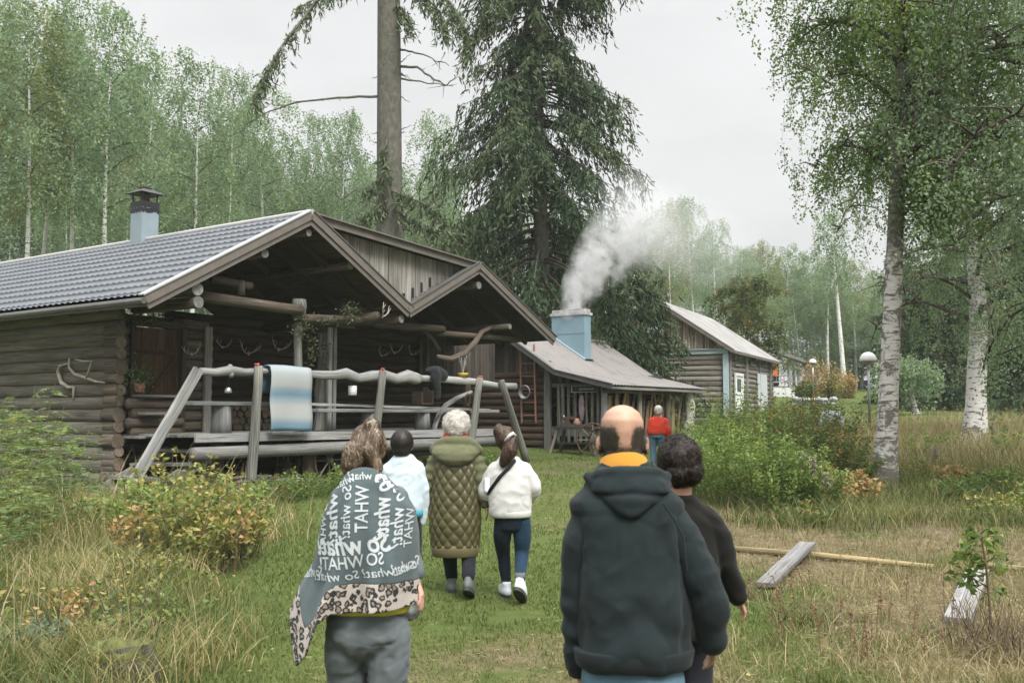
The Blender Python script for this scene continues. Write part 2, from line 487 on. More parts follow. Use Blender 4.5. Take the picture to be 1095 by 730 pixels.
dry = n.ramp(n.math('ADD', n.math('MULTIPLY', f3, .55), n.math('MULTIPLY', f2, .45)), [(.3, (.055, .042, .027)), (.5, (.14, .11, .068)), (.72, (.27, .225, .145))])
dm = n.math('ADD', n.attr('dry'), n.math('MULTIPLY', n.math('SUBTRACT', f2, .5), .7))
col = n.mix(n.math('MULTIPLY', n.math('SUBTRACT', dm, .3, True), 2.6, True), green, dry)
mat_ground = n.done(n.bsdf(col, .95, n.math('ADD', f2, f3), .7, .05, .1))
me = np_mesh('ground', V, Fq, mat_ground, smooth=True)
a = me.attributes.new('dry', 'FLOAT', 'POINT'); a.data.foreach_set('value', dryness(GX, GYY).reshape(-1).astype(np.float32))
tag(link('ground', me), kind='structure')
# ------------------------------------------------------------------ log cabin with the covered porch
CF = Frame(-4.55, 17.70, math.atan2(.815, .579))
A1 = (1.256, 5.38); E1 = (-2.243, 3.46); VL = (4.09, 3.83); A2 = (6.53, 5.06); E2 = (9.70, 3.55)
cabin = tag(empty('log_cabin', (CF.o.x, CF.o.y, 0), CF.a), 'grey log cabin with two porch gables, tiled metal roof and raised deck', 'cabin')
DECK = 1.27
LEN = 14.0

def slope_z(p, q, x):
    return p[1] + (q[1] - p[1]) * (x - p[0]) / (q[0] - p[0])

# --- tiled metal roof (left slope)
n = nodes('metal_tile_roof'); o = n.obj()
f = n.noise(o, 2.5, 5, .6)
col = n.ramp(f, [(.3, (.062, .070, .080)), (.7, (.098, .110, .124))])
M['tile'] = n.done(n.bsdf(col, n.ramp(f, [(.3, (.5, .5, .5)), (.7, (.62, .62, .62))]), n.noise(o, 40, 3, .6), .08, .01, .4))
def tile_slab(p, q, y0, y1, period=.185, course=.35, thick=.03):
    """corrugated tile sheet from ridge p to eave q (x,z), along y"""
    p = np.array(p); q = np.array(q); L = np.linalg.norm(q - p); d = (q - p) / L; nn = np.array([-d[1], d[0]])
    if nn[1] < 0: nn = -nn
    ny_ = int((y1 - y0) / period * 6); yy = np.linspace(y0, y1, ny_ + 1)
    st = []
    k = 0
    while k * course < L:
        a0 = k * course; a1 = min(L, a0 + course)
        st += [(a0 + .0, .0), (a0 + (a1 - a0) * .5, .014), (a1 - .014, .03), (a1 - .001, .031)]
        k += 1
    V = []; 
    for s_, lift in st:
        w = .026 * (np.abs(np.cos(np.pi * yy / period)) ** 1.3) + lift + thick
        pt = p[None] + d[None] * s_ + nn[None] * w[:, None]
        V.append(np.stack([pt[:, 0], yy, pt[:, 1]], -1))
    V = np.array(V); m, n_ = V.shape[:2]
    ix = np.arange(m * n_).reshape(m, n_)
    F_ = np.stack([ix[:-1, :-1], ix[1:, :-1], ix[1:, 1:], ix[:-1, 1:]], -1).reshape(-1, 4)
    return V.reshape(-1, 3), F_
V1, F1 = tile_slab(A1, E1, .02, LEN)
o = link('roof', np_mesh('cabin_tiles', V1, F1, M['tile']), cabin); tag(o, 'blue-grey metal tile roof slope with stepped tile pattern')

M['dark_sheet'] = plain('dark_roof_sheet', (.085, .082, .08), .5, var=.2, scale=4, bump=.1, spec=.4)
M['trim_brown'] = plain('brown_grey_trim', (.135, .12, .108), .5, var=.15, scale=5, spec=.4)
def slab(mb, p, q, y0, y1, t=.03, off=0.0):
    d = (Vector((q[0], q[1])) - Vector((p[0], p[1]))).normalized(); nn = Vector((-d.y, d.x))
    if nn.y < 0: nn = -nn
    a = [(p[0] + nn.x * off, p[1] + nn.y * off), (q[0] + nn.x * off, q[1] + nn.y * off)]
    mb.prism([a[0], a[1], (a[1][0] + nn.x * t, a[1][1] + nn.y * t), (a[0][0] + nn.x * t, a[0][1] + nn.y * t)], 'y', y0, y1, g=1)
mb = MB(); slab(mb, A1, VL, .02, 6.0); slab(mb, A2, VL, .02, 7.5); slab(mb, A2, E2, .02, 7.5)
tag(mb.build('roof', M['dark_sheet'], cabin), 'dark sheet roof over the right side and second gable')
# flat infill roof between the two apexes and the board wall below it
mb = MB(); slab(mb, (A1[0] + .02, A1[1] + .03), (A2[0], A2[1] + .03), .12, 7.2, .05, .0)
tag(mb.build('roof', M['dark_sheet'], cabin), 'low sheet roof joining the two gable ridges')
mb = MB()
dd = Vector((A2[0] - A1[0], 0, A2[1] - A1[1])).normalized()
mb.beam((A1[0] + .05, .07, A1[1] - .03), (A2[0], .07, A2[1] - .03), .06, .15)
mb.beam((A1[0] + .05, .045, A1[1] + .055), (A2[0] + .02, .045, A2[1] + .055), .14, .03)
mb.build('fascia', M['trim_brown'], cabin)
mb = MB()
x = A1[0] + .25
while x < A2[0] - .2:
    w = .145; zt = slope_z(A1, A2, x) - .08
    zb = max(slope_z(A1, VL, x) if x < VL[0] else slope_z(VL, A2, x), 3.9) + .03
    if zt - zb > .08:
        zb2 = zb - (.0 if zt - zb > .5 else 0)
        mb.box((x, .30 + random.uniform(0, .012), (zt + zb2) / 2), (w - .012, .025, zt - zb2), grain=2)
    x += w
mb.build('gable_boards', M['board'], cabin)
mb = MB()
x = A1[0] + .30 + .07
while x < A2[0] - .2:
    zt = slope_z(A1, A2, x) - .08; zb = max(slope_z(A1, VL, x) if x < VL[0] else slope_z(VL, A2, x), 3.9)
    if x < VL[0] + 1.2 and x > VL[0] - .6:
        mb.box((x, .283, zb + .19), (.07, .012, .22), grain=2)
    x += .29
mb.build('vent_slot', M['black'], cabin)

# --- verge trims (stepped), ridge caps, eave trim
def verge(mb, p, q, y=-.02, h1=.15, h2=.11):
    d = (Vector((q[0], 0, q[1])) - Vector((p[0], 0, p[1]))).normalized()
    nn = Vector((-d.z, 0, d.x)); nn = nn if nn.z > 0 else -nn
    P, Q = Vector((p[0], y, p[1])), Vector((q[0], y, q[1])) + d * .05
    mb.beam(P + nn * .0, Q + nn * .0, .03, h1, up=(0, -1, 0) if False else (0, 0, 1))
    mb.beam(P - nn * .115 + Vector((0, .03, 0)), Q - nn * .115 + Vector((0, .03, 0)), .028, h2)
def capstrip(mb, p, q, y=-.02):
    d = (Vector((q[0], 0, q[1])) - Vector((p[0], 0, p[1]))).normalized()
    nn = Vector((-d.z, 0, d.x)); nn = nn if nn.z > 0 else -nn
    mb.beam(Vector((p[0], y + .045, p[1])) + nn * .085, Vector((q[0], y + .045, q[1])) + nn * .085 + d * .06, .16, .025)
mb = MB(); verge(mb, A1, E1); verge(mb, A1, VL); verge(mb, A2, VL, -.03); verge(mb, A2, E2, -.03)
mb.build('verge_board', M['trim_brown'], cabin)
mb = MB(); capstrip(mb, A1, E1)
M['trim_light'] = plain('light_metal_trim', (.33, .33, .33), .4, var=.1, spec=.5)
mb.build('verge_flashing', M['trim_light'], cabin)
mb = MB(); capstrip(mb, A1, VL); capstrip(mb, A2, E2, -.03); capstrip(mb, A2, (VL[0] + .1, VL[1] + .05), -.03)
mb.build('verge_flashing', M['dark_sheet'], cabin)
mb = MB(); mb.tube([(A1[0], -.03, A1[1] + .055), (A1[0], LEN, A1[1] + .055)], .075, 10, flat=(.8, 1))
mb.build('ridge_cap', M['trim_light'], cabin)
mb = MB(); mb.beam((E1[0] - .0, 0, E1[1] - .07), (E1[0], LEN, E1[1] - .07), .03, .12)
mb.tube([(E1[0] - .09, -.05, E1[1] - .05), (E1[0] - .09, LEN, E1[1] - .07)], .055, 8)
mb.build('gutter', M['dark_sheet'], cabin)
# soffit boards just under the sheets, and rafters
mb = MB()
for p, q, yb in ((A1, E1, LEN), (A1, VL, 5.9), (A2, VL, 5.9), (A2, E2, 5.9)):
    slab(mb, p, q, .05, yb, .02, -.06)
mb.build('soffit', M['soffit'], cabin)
mb = MB()
for p, q in ((A1, E1), (A1, VL), (A2, VL), (A2, E2)):
    for y in (.75, 1.6, 2.5, 3.4):
        d = Vector((q[0] - p[0], 0, q[1] - p[1])).normalized(); nn = Vector((-d.z, 0, d.x)); nn = nn if nn.z > 0 else -nn
        mb.beam(Vector((p[0], y, p[1])) - nn * .135 + d * .1, Vector((q[0], y, q[1])) - nn * .135 - d * .1, .07, .13)
mb.build('rafter', M['board_dark'], cabin)

# --- log courses
def log_run(mb, p0, p1, r, flat=None, n=10, wob=.0):
    p0, p1 = Vector(p0), Vector(p1); m = 5
    pts = [p0.lerp(p1, k / m) + Vector((0, 0, random.uniform(-.006, .006))) for k in range(m + 1)]
    mb.tube(pts, [r * random.uniform(.96, 1.04) for _ in pts], n, flat=flat, up=(0, 0, 1))
def log_wall(mb, p0, p1, z0, z1, h=.195, thick=.09, skip=None):
    z = z0 + h / 2
    while z < z1:
        hh = h
        log_run(mb, (p0[0], p0[1], z), (p1[0], p1[1], z), h * .54, flat=(1.0, thick / (h * .54)), n=12)
        z += h
XW, YC = -1.55, 1.75
mb = MB(); log_wall(mb, (XW, YC), (XW, LEN - .6), .12, 3.5, .225, .085)
tag(mb.build('wall', M['log_side'], cabin, smooth=True), 'long grey hewn log side wall')
# stacked log ends of the corner
mbE = MB(); mbT = MB(); z = .25; k = 0
while z < 3.2:
    r = random.uniform(.085, .125) if k % 2 else random.uniform(.105, .135)
    jx = random.uniform(-.02, .02)
    mbT.tube([(XW + jx, YC - .02, z), (XW + jx, YC + .35, z)], r, 14, caps=False)
    mbE.tube([(XW + jx, YC - .028, z), (XW + jx, YC - .012, z)], r * .985, 14, wob=.03)
    z += r * 1.93; k += 1
c_ = mbT.build('corner_log', M['log'], cabin, smooth=True)
M['log_end_pale'] = wood('pale_log_end', (.10, .08, .06), (.205, .168, .128), (.32, .27, .215), .3)
mbE.build('log_end', M['log_end_pale'], c_)
# wall with the door, facing the porch
YF, YR = 2.2, 3.5
D0, D1 = -1.03, -.03
mb = MB()
log_wall(mb, (XW, YF), (D0 - .06, YF), .3, 3.35); log_wall(mb, (D1 + .06, YF), (.62, YF), .3, 3.35); log_wall(mb, (D0 - .1, YF), (D1 + .1, YF), 3.22, 3.4); log_wall(mb, (D0 - .1, YF), (D1 + .1, YF), .1, 1.2)
tag(mb.build('wall', M['log'], cabin, smooth=True), 'log wall beside the door')
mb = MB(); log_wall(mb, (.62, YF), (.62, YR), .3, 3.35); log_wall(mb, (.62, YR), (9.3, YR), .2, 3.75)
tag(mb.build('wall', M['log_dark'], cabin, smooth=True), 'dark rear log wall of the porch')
dr = MB()
for i in range(6):
    w = (D1 - D0) / 6
    dr.box((D0 + w * (i + .5), YF - .02, 2.2), (w - .006, .04, 2.0), grain=2)
door = dr.build('door', M['door'], cabin)
mb = MB(); mb.box((D0 + .5, YF - .05, 2.75), (.88, .03, .1)); mb.box((D0 + .5, YF - .05, 1.6), (.88, .03, .1)); mb.beam((D0 + .1, YF - .055, 1.66), (D1 - .1, YF - .055, 2.66), .09, .025, up=(0, 1, 0))
mb.build('brace', M['door'], door)
mb = MB(); mb.tube([(D1 - .12, YF - .05, 2.1), (D1 - .12, YF - .12, 2.1), (D1 - .12, YF - .12, 2.3), (D1 - .12, YF - .05, 2.3)], .012, 6)
mb.build('handle', M['iron'], door)
mb = MB(); mb.box((D0 - .05, YF - .06, 2.2), (.09, .14, 2.1)); mb.box((D1 + .05, YF - .06, 2.2), (.09, .14, 2.1)); mb.box((D0 + .5, YF - .06, 3.27), (1.2, .14, .1))
mb.build('door_frame', M['board_dark'], cabin)
# pale corner plank with a rough edge
px, _, pz = CF.hy(222, 362, YF - .12)
mb = MB(); mb.box((px, YF - .14, 2.25), (.16, .06, 2.1), grain=2)
for i in range(9): mb.sphere((px + .08, YF - .14, 1.4 + i * .21), (.035, .03, .07), 8, 6)
mb.build('corner_board', M['board'], cabin)
# low log parapet left of the door
mb = MB()
for i in range(4):
    x0, x1 = -1.42 - .07 * (i % 2), -.42 + .05 * (i % 2)
    log_run(mb, (x0, 1.6, 1.28 + .17 * i), (x1, 1.6, 1.28 + .17 * i), .095)
mb.build('parapet', M['log_end'], cabin, smooth=True)
mb = MB(); mb.box((-.86, 1.56, 1.93), (.95, .26, .04)); mb.box((-1.12, 1.42, 1.62), (.42, .22, .05))
mb.build('sill_shelf', M['grey'], cabin)

# --- purlins and wall plates with their log ends, tie beams, posts
mbP = MB(); mbE = MB()
def purlin(x, z, r, y0=.1, y1=5.5):
    mbP.tube([(x, y0, z), (x, y1, z)], r, 12)
    mbE.tube([(x, y0 - .012, z), (x, y0 + .004, z)], r * .97, 14, wob=.02)
for (u, v, r) in ((211, 309, .115), (212, 323, .105), (283, 271, .085), (330, 249, .07), (375, 284, .08), (428, 327, .10), (429, 341, .085), (512, 305, .09), (545, 349, .07)):
    x, _, z = CF.hy(u, v, .1)
    mbP = MB(); mbE = MB(); purlin(x, z, r, y1=3.6 if x > -1 else 1.9)
    pl = mbP.build('purlin', M['log'], cabin, smooth=True); mbE.build('log_end', M['grey'], pl)
mb = MB()
def fb(u0, v0, u1, v1, y, r, n=12):
    a = CF.hy(u0, v0, y); b = CF.hy(u1, v1, y); log_run(mb, a, b, r, n=n)
fb(214, 317, 322, 332, .45, .10); fb(226, 298, 268, 306, .5, .075)
fb(318, 341, 404, 343, .6, .10); fb(400, 346, 474, 352, .6, .085); fb(468, 356, 556, 363, .7, .07)
mb.tube([CF.hy(258, 300, .45), CF.hy(258, 316, .45)], .07, 10)
a = CF.hy(404, 338, .2); mb.tube([a, (a[0] - .2, 3.6, a[2] - .1)], .10, 12)
mb.build('tie_beam', M['log'], cabin, smooth=True)
mb = MB()
def post(u0, v0, u1, v1, y, r, m=5, flare=0):
    a, b = Vector(CF.hy(u0, v0, y)), Vector(CF.hy(u1, v1, y)); b.z = DECK if b.z < 2.0 else b.z
    pts = [a.lerp(b, k / m) + Vector((random.uniform(-.01, .01), random.uniform(-.01, .01), 0)) * (0 < k < m) for k in range(m + 1)]
    mb.tube(pts, [r * random.uniform(.93, 1.07) for _ in pts], 12)
post(319, 345, 319, 460, .6, .085)
a = Vector(CF.hy(320, 320, .55)); mb.tube([a, a - Vector((0, 0, .12)), a - Vector((0, 0, .34)), a - Vector((0, 0, .4))], [.13, .15, .125, .09], 12)
tag(mb.build('post', M['grey_post'], cabin, smooth=True), 'round porch post with a carved head')
mb = MB(); a = Vector(CF.hy(353, 350, 1.2)); b = Vector(CF.hy(360, 350, 1.2))
mb.box((a.x, 1.2, (a.z + DECK) / 2), (.10, .05, a.z - DECK), grain=2); mb.box((b.x, 1.25, (a.z + DECK) / 2), (.08, .05, a.z - DECK), grain=2)
tag(mb.build('post', M['grey'], cabin), 'pair of upright pale planks on the porch')
mb = MB(); a = Vector(CF.hy(345, 356, 1.5))
mb.tube([(a.x, 1.5, a.z), (a.x + .03, 1.5, a.z - .5), (a.x - .02, 1.5, 2.1), (a.x, 1.5, 1.6), (a.x, 1.5, DECK)], [.1, .12, .13, .15, .2], 14, wob=.12)
tag(mb.build('post', M['grey_post'], cabin), 'gnarled dead trunk post')
# crooked branch brace below the second gable
mb = MB()
c = [CF.hy(u, v, .5) for u, v in ((468, 381), (482, 384), (497, 378), (508, 366), (515, 355), (525, 350))]
mb.tube(c, [.05, .07, .08, .075, .06, .05], 10, wob=.08)
c = [CF.hy(u, v, .5) for u, v in ((500, 376), (498, 386), (500, 402), (499, 470))]; c[-1] = (c[-1][0], .5, DECK)
mb.tube(c, [.07, .09, .085, .08], 10, wob=.08)
c = [CF.hy(u, v, .9) for u, v in ((452, 352), (463, 362), (470, 375))]; mb.tube(c, [.03, .04, .05], 8, wob=.1)
tag(mb.build('post', M['log'], cabin, smooth=True), 'crooked branch brace under the second gable')

# --- deck: planks, edge board, beam, support posts, lower deck, steps
mb = MB(); y = .02
x_l, x_r = CF.hy(206, 470, 0)[0], CF.hy(527, 463, 0)[0] + .4
while y < YR - .1:
    mb.box(((x_l + x_r) / 2 + random.uniform(-.05, .05), y + .07, DECK - .03), (x_r - x_l, .14, .045), grain=0); y += .148
mb.box((-.3 - .4, 1.72, DECK - .06), (1.5, .85, .05), grain=0)
mb.build('deck', M['grey'], cabin)
mb = MB(); mb.beam((x_l + .02, -.04, DECK - .06), (x_r + .1, -.04, DECK - .09), .05, .15)
mb.build('edge_board', M['plank'], cabin)
mb = MB(); a = CF.hy(206, 485, -.02); b = CF.hy(520, 472, -.02); log_run(mb, a, (b[0] + .4, b[1], b[2]), .115, n=14)
mb.build('edge_log', M['grey'], cabin, smooth=True)
mb = MB()
for u, v in ((232, 495), (330, 492), (468, 485), (420, 490)):
    x, _, z = CF.hy(u, v, .25); w = CF.w(x, .25); g0 = gz(w.x, w.y) - .1
    mb = MB(); mb.tube([(x, .25, g0), (x, .25, DECK - .06)], .12, 12); mb.build('support_post', M['log'], cabin, smooth=True)
for x in (.3, 3, 6):
    w = CF.w(x, 2.6); mb = MB(); mb.tube([(x, 2.6, gz(w.x, w.y) - .1), (x, 2.6, DECK - .06)], .13, 10); mb.build('support_post', M['log'], cabin, smooth=True)
mb = MB()
for i, (x, z) in enumerate(((-.98, .98), (-1.36, .76), (-1.76, .54), (-2.1, .38))):
    mb.box((x, .72, z), (.33, 1.42, .05), Matrix.Rotation(random.uniform(-.03, .03), 3, 'X'), grain=1)
mb.beam((-.8, 1.35, .95), (-2.2, 1.35, .28), .05, .2); mb.beam((-.8, .1, .93), (-2.2, .1, .26), .05, .2)
mb.build('steps', M['grey_post'], cabin)

# --- railing
rail = empty('railing', (0, 0, 0), 0, cabin)
mb = MB(); Y0 = -.06
top = [CF.hy(u, v, Y0) for u, v in ((214, 397), (230, 398), (246, 396), (262, 398), (280, 397), (292, 398))]
mb.tube(top, [.062, .072, .080, .068, .064, .06], 12, wob=.07)
mb.sphere(Vector(top[2]) + Vector((0, 0, .06)), (.05, .05, .05)); mb.sphere(Vector(top[2]) - Vector((0, .03, .07)), (.05, .05, .06))
top2 = [CF.hy(u, v, Y0) for u, v in ((286, 396), (310, 396), (333, 400), (345, 401), (358, 401), (370, 399), (384, 404), (398, 402), (412, 401), (424, 405), (436, 402), (446, 405), (450, 405))]
mb.tube(top2, [.055, .065, .07, .08, .085, .105, .09, .105, .11, .10, .13, .12, .085], 14, wob=.08, flat=(1, .55))
top3 = [CF.hy(u, v, Y0) for u, v in ((444, 404), (470, 405), (490, 407), (507, 408), (530, 412), (552, 413))]
mb.tube(top3, [.065, .075, .085, .085, .08, .075], 12, wob=.12, flat=(1, .6))
mb.build('top_rail', M['plank'], rail, smooth=True)
def rpost(u0, v0, u1, v1, r, y=-.12):
    mb = MB(); a, b = Vector(CF.hy(u0, v0, y)), Vector(CF.hy(u1, v1, y)); w = CF.w(b.x, y)
    d = (b - a); b = a + d * ((gz(w.x, w.y) - .08 - a.z) / d.z)
    m = 6; pts = [a.lerp(b, k / m) + Vector((random.uniform(-.008, .008), random.uniform(-.008, .008), 0)) for k in range(m + 1)]
    mb.tube(pts, [r * (.9 + .25 * k / m) * random.uniform(.96, 1.04) for k in range(m + 1)], 12)
    mb.build('post', M['grey_post'], rail, smooth=True)
rpost(277, 391, 268, 523, .085, -.17); rpost(410, 397, 399, 490, .085, -.17); rpost(513, 404, 503, 478, .085, -.17); rpost(536, 407, 561, 486, .085, -.17)
mb = MB(); a, b = CF.hy(212, 395, -.15), CF.hy(139, 522, -.15); mb.beam(a, b, .075, .17); mb.build('handrail', M['plank'], rail)
mb = MB(); a, b = CF.hy(330, 432, .15), CF.hy(523, 438, .15); mb.beam(a, b, .08, .05)
mb.build('lower_rail', M['plank'], rail)

# --- chimney on the ridge
M['pale_sheet'] = plain('pale_blue_sheet_metal', (.21, .265, .295), .45, var=.07, scale=4, bump=.05, spec=.45)
ch = empty('chimney', (0, 0, 0), 0, cabin)
mb = MB(); cx, cy = 1.30, 5.35; cb, ctp = A1[1] - .3, A1[1] + .78
mb.box((cx, cy, (cb + ctp) / 2), (.42, .42, ctp - cb), grain=2); mb.build('shaft', M['pale_sheet'], ch)
mb = MB(); mb.box((cx, cy, ctp + .06), (.435, .435, .13))
for i in range(16):
    sx = cx - .19 + .38 * (i % 8) / 7
    mb.box((sx, cy - .215 if i < 8 else cy + .215, ctp - .03 - random.uniform(0, .05)), (.05, .012, .1))
    mb.box((cx + (.215 if i < 8 else -.215), cy - .19 + .38 * (i % 8) / 7, ctp - .03 - random.uniform(0, .05)), (.012, .05, .1))
mb.build('soot_band', M['black'], ch)
mb = MB(); mb.tube([(cx, cy, ctp + .12), (cx, cy, ctp + .30)], .1, 12); mb.build('flue', M['iron'], ch)
mb = MB()
for a in (-1, 1):
    for b in (-1, 1): mb.beam((cx + a * .18, cy + b * .18, ctp + .12), (cx + a * .18, cy + b * .18, ctp + .33), .025, .025)
vs_ = [(cx + a * .31, cy + b * .31, ctp + .31) for a, b in ((-1, -1), (1, -1), (1, 1), (-1, 1))] + [(cx + a * .12, cy + b * .12, ctp + .42) for a, b in ((-1, -1), (1, -1), (1, 1), (-1, 1))]
mb.add(vs_, [(3, 2, 1, 0), (4, 5, 6, 7), (0, 1, 5, 4), (1, 2, 6, 5), (2, 3, 7, 6), (3, 0, 4, 7)])
mb.box((cx, cy, ctp + .44), (.2, .2, .05))
mb.build('cap', M['black'], ch)

# --- far end of the cabin: vertical boards over dark logs towards the forge
mb = MB(); x = 9.0
xa, xb = CF.hy(519, 390, 1.4)[0], CF.hy(562, 390, 1.4)[0]
x = 8.35
while x < 11.6:
    mb.box((x, 3.3 + random.uniform(0, .01), 3.15), (.13, .025, 1.25), grain=2); x += .14
mb.build('board_panel', M['board_dark'], cabin)

# ------------------------------------------------------------------ things on and around the porch
def cw(x, y, z): return CF.w(x, y, z)
CR = CF.a
# antlers
def antler(name, loc, rz, s, label, group=None, seed=0, lean=0):
    g = random.Random(seed)
    mb = MB()
    mb.sphere((0, 0, 0), (.03 * s, .02 * s, .05 * s), 8, 6)
    for sg in (-1, 1):
        base = [(sg * .02, -.01, 0), (sg * .12, -.03, .02 + g.uniform(-.02, .03)), (sg * .22, -.06, .10), (sg * (.28 + g.uniform(-.04, .04)), -.08, .26 + g.uniform(-.04, .06))]
        mb.tube([Vector(p) * s for p in base], [.016 * s, .014 * s, .012 * s, .005 * s], 7)
        for t in (1, 2):
            p = Vector(base[t]); q = p + Vector((sg * g.uniform(-.02, .06), -.06, g.uniform(.10, .19)))
            mb.tube([p * s, (p.lerp(q, .5) + Vector((sg * .02, 0, 0))) * s, q * s], [.011 * s, .009 * s, .003 * s], 6)
    o = mb.build(name, M['antler'], None, loc, rz, smooth=True)
    o.rotation_euler = (0, lean, rz)
    return tag(o, label, 'antlers', group)
G_ANT = 'antlers hung on the porch logs'
for i, (u, v, y, s, lab) in enumerate(((205, 372, YF - .12, .75, 'small antlers on the pale log wall right of the door'), (266, 372, YR - .13, 1.0, 'pale three-pronged antlers above the striped rug'),
        (238, 365, YR - .13, .7, 'dark thin antlers beside the pale corner plank'), (298, 368, YR - .13, 1.0, 'spreading antlers left of the round porch post'),
        (408, 375, YR - .13, .7, 'small dark antlers left of the tall antler row'), (422, 372, YR - .13, .8, 'antlers on the dark wall above the black jacket'), (440, 374, YR - .13, .75, 'antlers furthest right on the dark rear wall'))):
    x, yy, z = CF.hy(u, v, y); antler('antlers', cw(x, yy, z - .12), CR, s, lab, G_ANT, i, random.uniform(-.3, .3))
x, yy, z = CF.hy(409, 338, .0); antler('antlers', cw(x, yy, z), CR + .5, .95, 'pale antlers at the log ends where the two gables meet', G_ANT, 31, .1)
# big antler on the grey side wall
mb = MB()
pts = [CF.hx(u, v, XW - .13) for u, v in ((74, 383), (74, 393), (80, 400), (92, 404), (103, 408), (112, 409))]; mb.tube(pts, [.015, .025, .03, .028, .02, .012], 8)
pts = [CF.hx(u, v, XW - .15) for u, v in ((92, 404), (95, 396), (98, 385))]; mb.tube(pts, [.022, .016, .008], 7)
pts = [CF.hx(u, v, XW - .17) for u, v in ((80, 384), (88, 386), (99, 386))]; mb.tube(pts, [.01, .016, .01], 7)
pts = [CF.hx(u, v, XW - .13) for u, v in ((75, 388), (64, 391), (62, 397), (66, 409), (73, 414), (79, 414), (78, 428))]; mb.tube(pts, [.012, .025, .035, .04, .035, .028, .018], 8)
o = mb.build('antlers', M['antler'], None, (CF.o.x, CF.o.y, 0), CF.a, smooth=True)
tag(o, 'large pale elk antler mounted on the grey side wall', 'antlers', G_ANT)

# striped rug over the rail
n = nodes('striped_rug'); uv = n.new('ShaderNodeTexCoord').outputs['UV']
sp = n.new('ShaderNodeSeparateXYZ'); n.link(uv, sp.inputs[0])
wv = n.noise(uv, 1, 3, .6, sc=(30, 260, 1))
st = n.ramp(n.math('ADD', sp.outputs['Y'], n.math('MULTIPLY', n.math('SUBTRACT', wv, .5), .05)),
            [(0, (.13, .22, .29)), (.06, (.16, .27, .34)), (.16, (.31, .345, .355)), (.40, (.33, .345, .34)), (.46, (.20, .27, .32)), (.52, (.14, .23, .31)), (.58, (.24, .30, .33)), (.66, (.34, .355, .35)), (.82, (.33, .35, .35)), (.90, (.17, .26, .33)), (1, (.12, .22, .31))])
col = n.mix(n.math('MULTIPLY', wv, .5), st, n.mix(1.0, st, (.66, .68, .70), 'MULTIPLY'))
M['rug'] = n.done(n.bsdf(col, .95, wv, .5, .006, .1))
a, b = CF.hy(287, 392, -.16), CF.hy(331, 391, -.16); zb_ = CF.hy(309, 461, -.16)[2]
W_ = b[0] - a[0]
mb = MB(); nu, nv = 10, 30; vs_ = []; 
prof = [(.02, a[2] - .45), (.02, a[2] - .1), (-.0, a[2] + .015), (-.1, a[2] + .04), (-.20, a[2] + .01), (-.235, a[2] - .1)] 
front = [(-.24 - .01 * math.sin(k * .7), a[2] - .1 + (zb_ - a[2] + .1) * k / 14) for k in range(1, 15)]
prof = prof + front
cl = [0]
for i in range(1, len(prof)): cl.append(cl[-1] + math.dist(prof[i], prof[i - 1]))
fr0 = cl[2]
for j, (y, z) in enumerate(prof):
    for i in range(nu + 1):
        t = i / nu
        vs_.append((a[0] + W_ * t + .012 * math.sin(j * .4 + t), y + .012 * math.sin(t * 7 + j * .3) * (j / len(prof)), z - (b[2] - a[2]) * 0 + .01 * math.sin(t * 5)))
fs_ = []; uvs = []
tv = lambda j: (cl[j] - fr0) / (cl[-1] - fr0)
for j in range(len(prof) - 1):
    for i in range(nu):
        fs_.append((j * (nu + 1) + i, j * (nu + 1) + i + 1, (j + 1) * (nu + 1) + i + 1, (j + 1) * (nu + 1) + i))
        uvs.append([(i / nu, tv(j)), ((i + 1) / nu, tv(j)), ((i + 1) / nu, tv(j + 1)), (i / nu, tv(j + 1))])
mb.add(vs_, fs_, uvs)
rug = mb.build('rug', M['rug'], None, (CF.o.x, CF.o.y, 0), CF.a, smooth=True)
sm = rug.modifiers.new('thick', 'SOLIDIFY'); sm.thickness = .012
tag(rug, 'blue and cream striped woven rag rug hung over the rail', 'rug')
mb = MB()
for i in range(26):
    x = a[0] + W_ * (i + .5) / 26; mb.tube([(x, -.24, zb_ + .01), (x + random.uniform(-.01, .01), -.245, zb_ - .05)], .006, 4)
mb.build('fringe', M['plank'], rug)

# orange lichen-red knobs on the posts' tops (berries tied there)
M['red_orange'] = plain('red_orange', (.42, .08, .04), .6, var=.3)
G = 'red bows on the railing posts'
for u, v, lab in ((275, 390, 'red knot on the tall left rail post beside the rug'), (410, 395, 'red knot on the rail post behind the long-haired woman'), (514, 403, 'red knot on the rail post right of the yellow bowl')):
    x, yy, z = CF.hy(u, v, -.17); mb = MB()
    for k in range(7): mb.sphere((random.uniform(-.05, .05), random.uniform(-.04, .04), random.uniform(-.01, .02)), random.uniform(.014, .024), 8, 6)
    tag(mb.build('red_knot', M['red_orange'], None, cw(x, yy, z), CR, smooth=True), lab, 'bow', G)
# small bell hanging under the rail
x, yy, z = CF.hy(244, 417, -.06); mb = MB()
mb.lathe([(.0, .05), (.03, .05), (.055, .02), (.065, -.03), (.06, -.05), (.0, -.055)], n=14)
bell = mb.build('bell', M['steel'], None, cw(x, yy, z), CR, smooth=True); tag(bell, 'round metal bell hanging on a cord below the rail', 'bell')
mb = MB(); mb.tube([(0, 0, .05), (0, 0, .28)], .006, 5); mb.build('cord', M['black'], bell)
# white hanging tin lantern
x, yy, z = CF.hy(377, 416, .05); mb = MB(); mb.lathe([(.07, -.12), (.085, -.11), (.085, .06), (.075, .07), (.06, .06)], n=16)
pot = mb.build('tin_pail', M['white_paint'], None, cw(x, yy, z), CR, smooth=True); tag(pot, 'small white tin pail hanging below the gnarled rail', 'pail')
mb = MB(); mb.tube([(-.08, 0, .05), (-.06, 0, .16), (0, 0, .2), (.06, 0, .16), (.08, 0, .05)], .006, 5); mb.build('bail', M['iron'], pot)
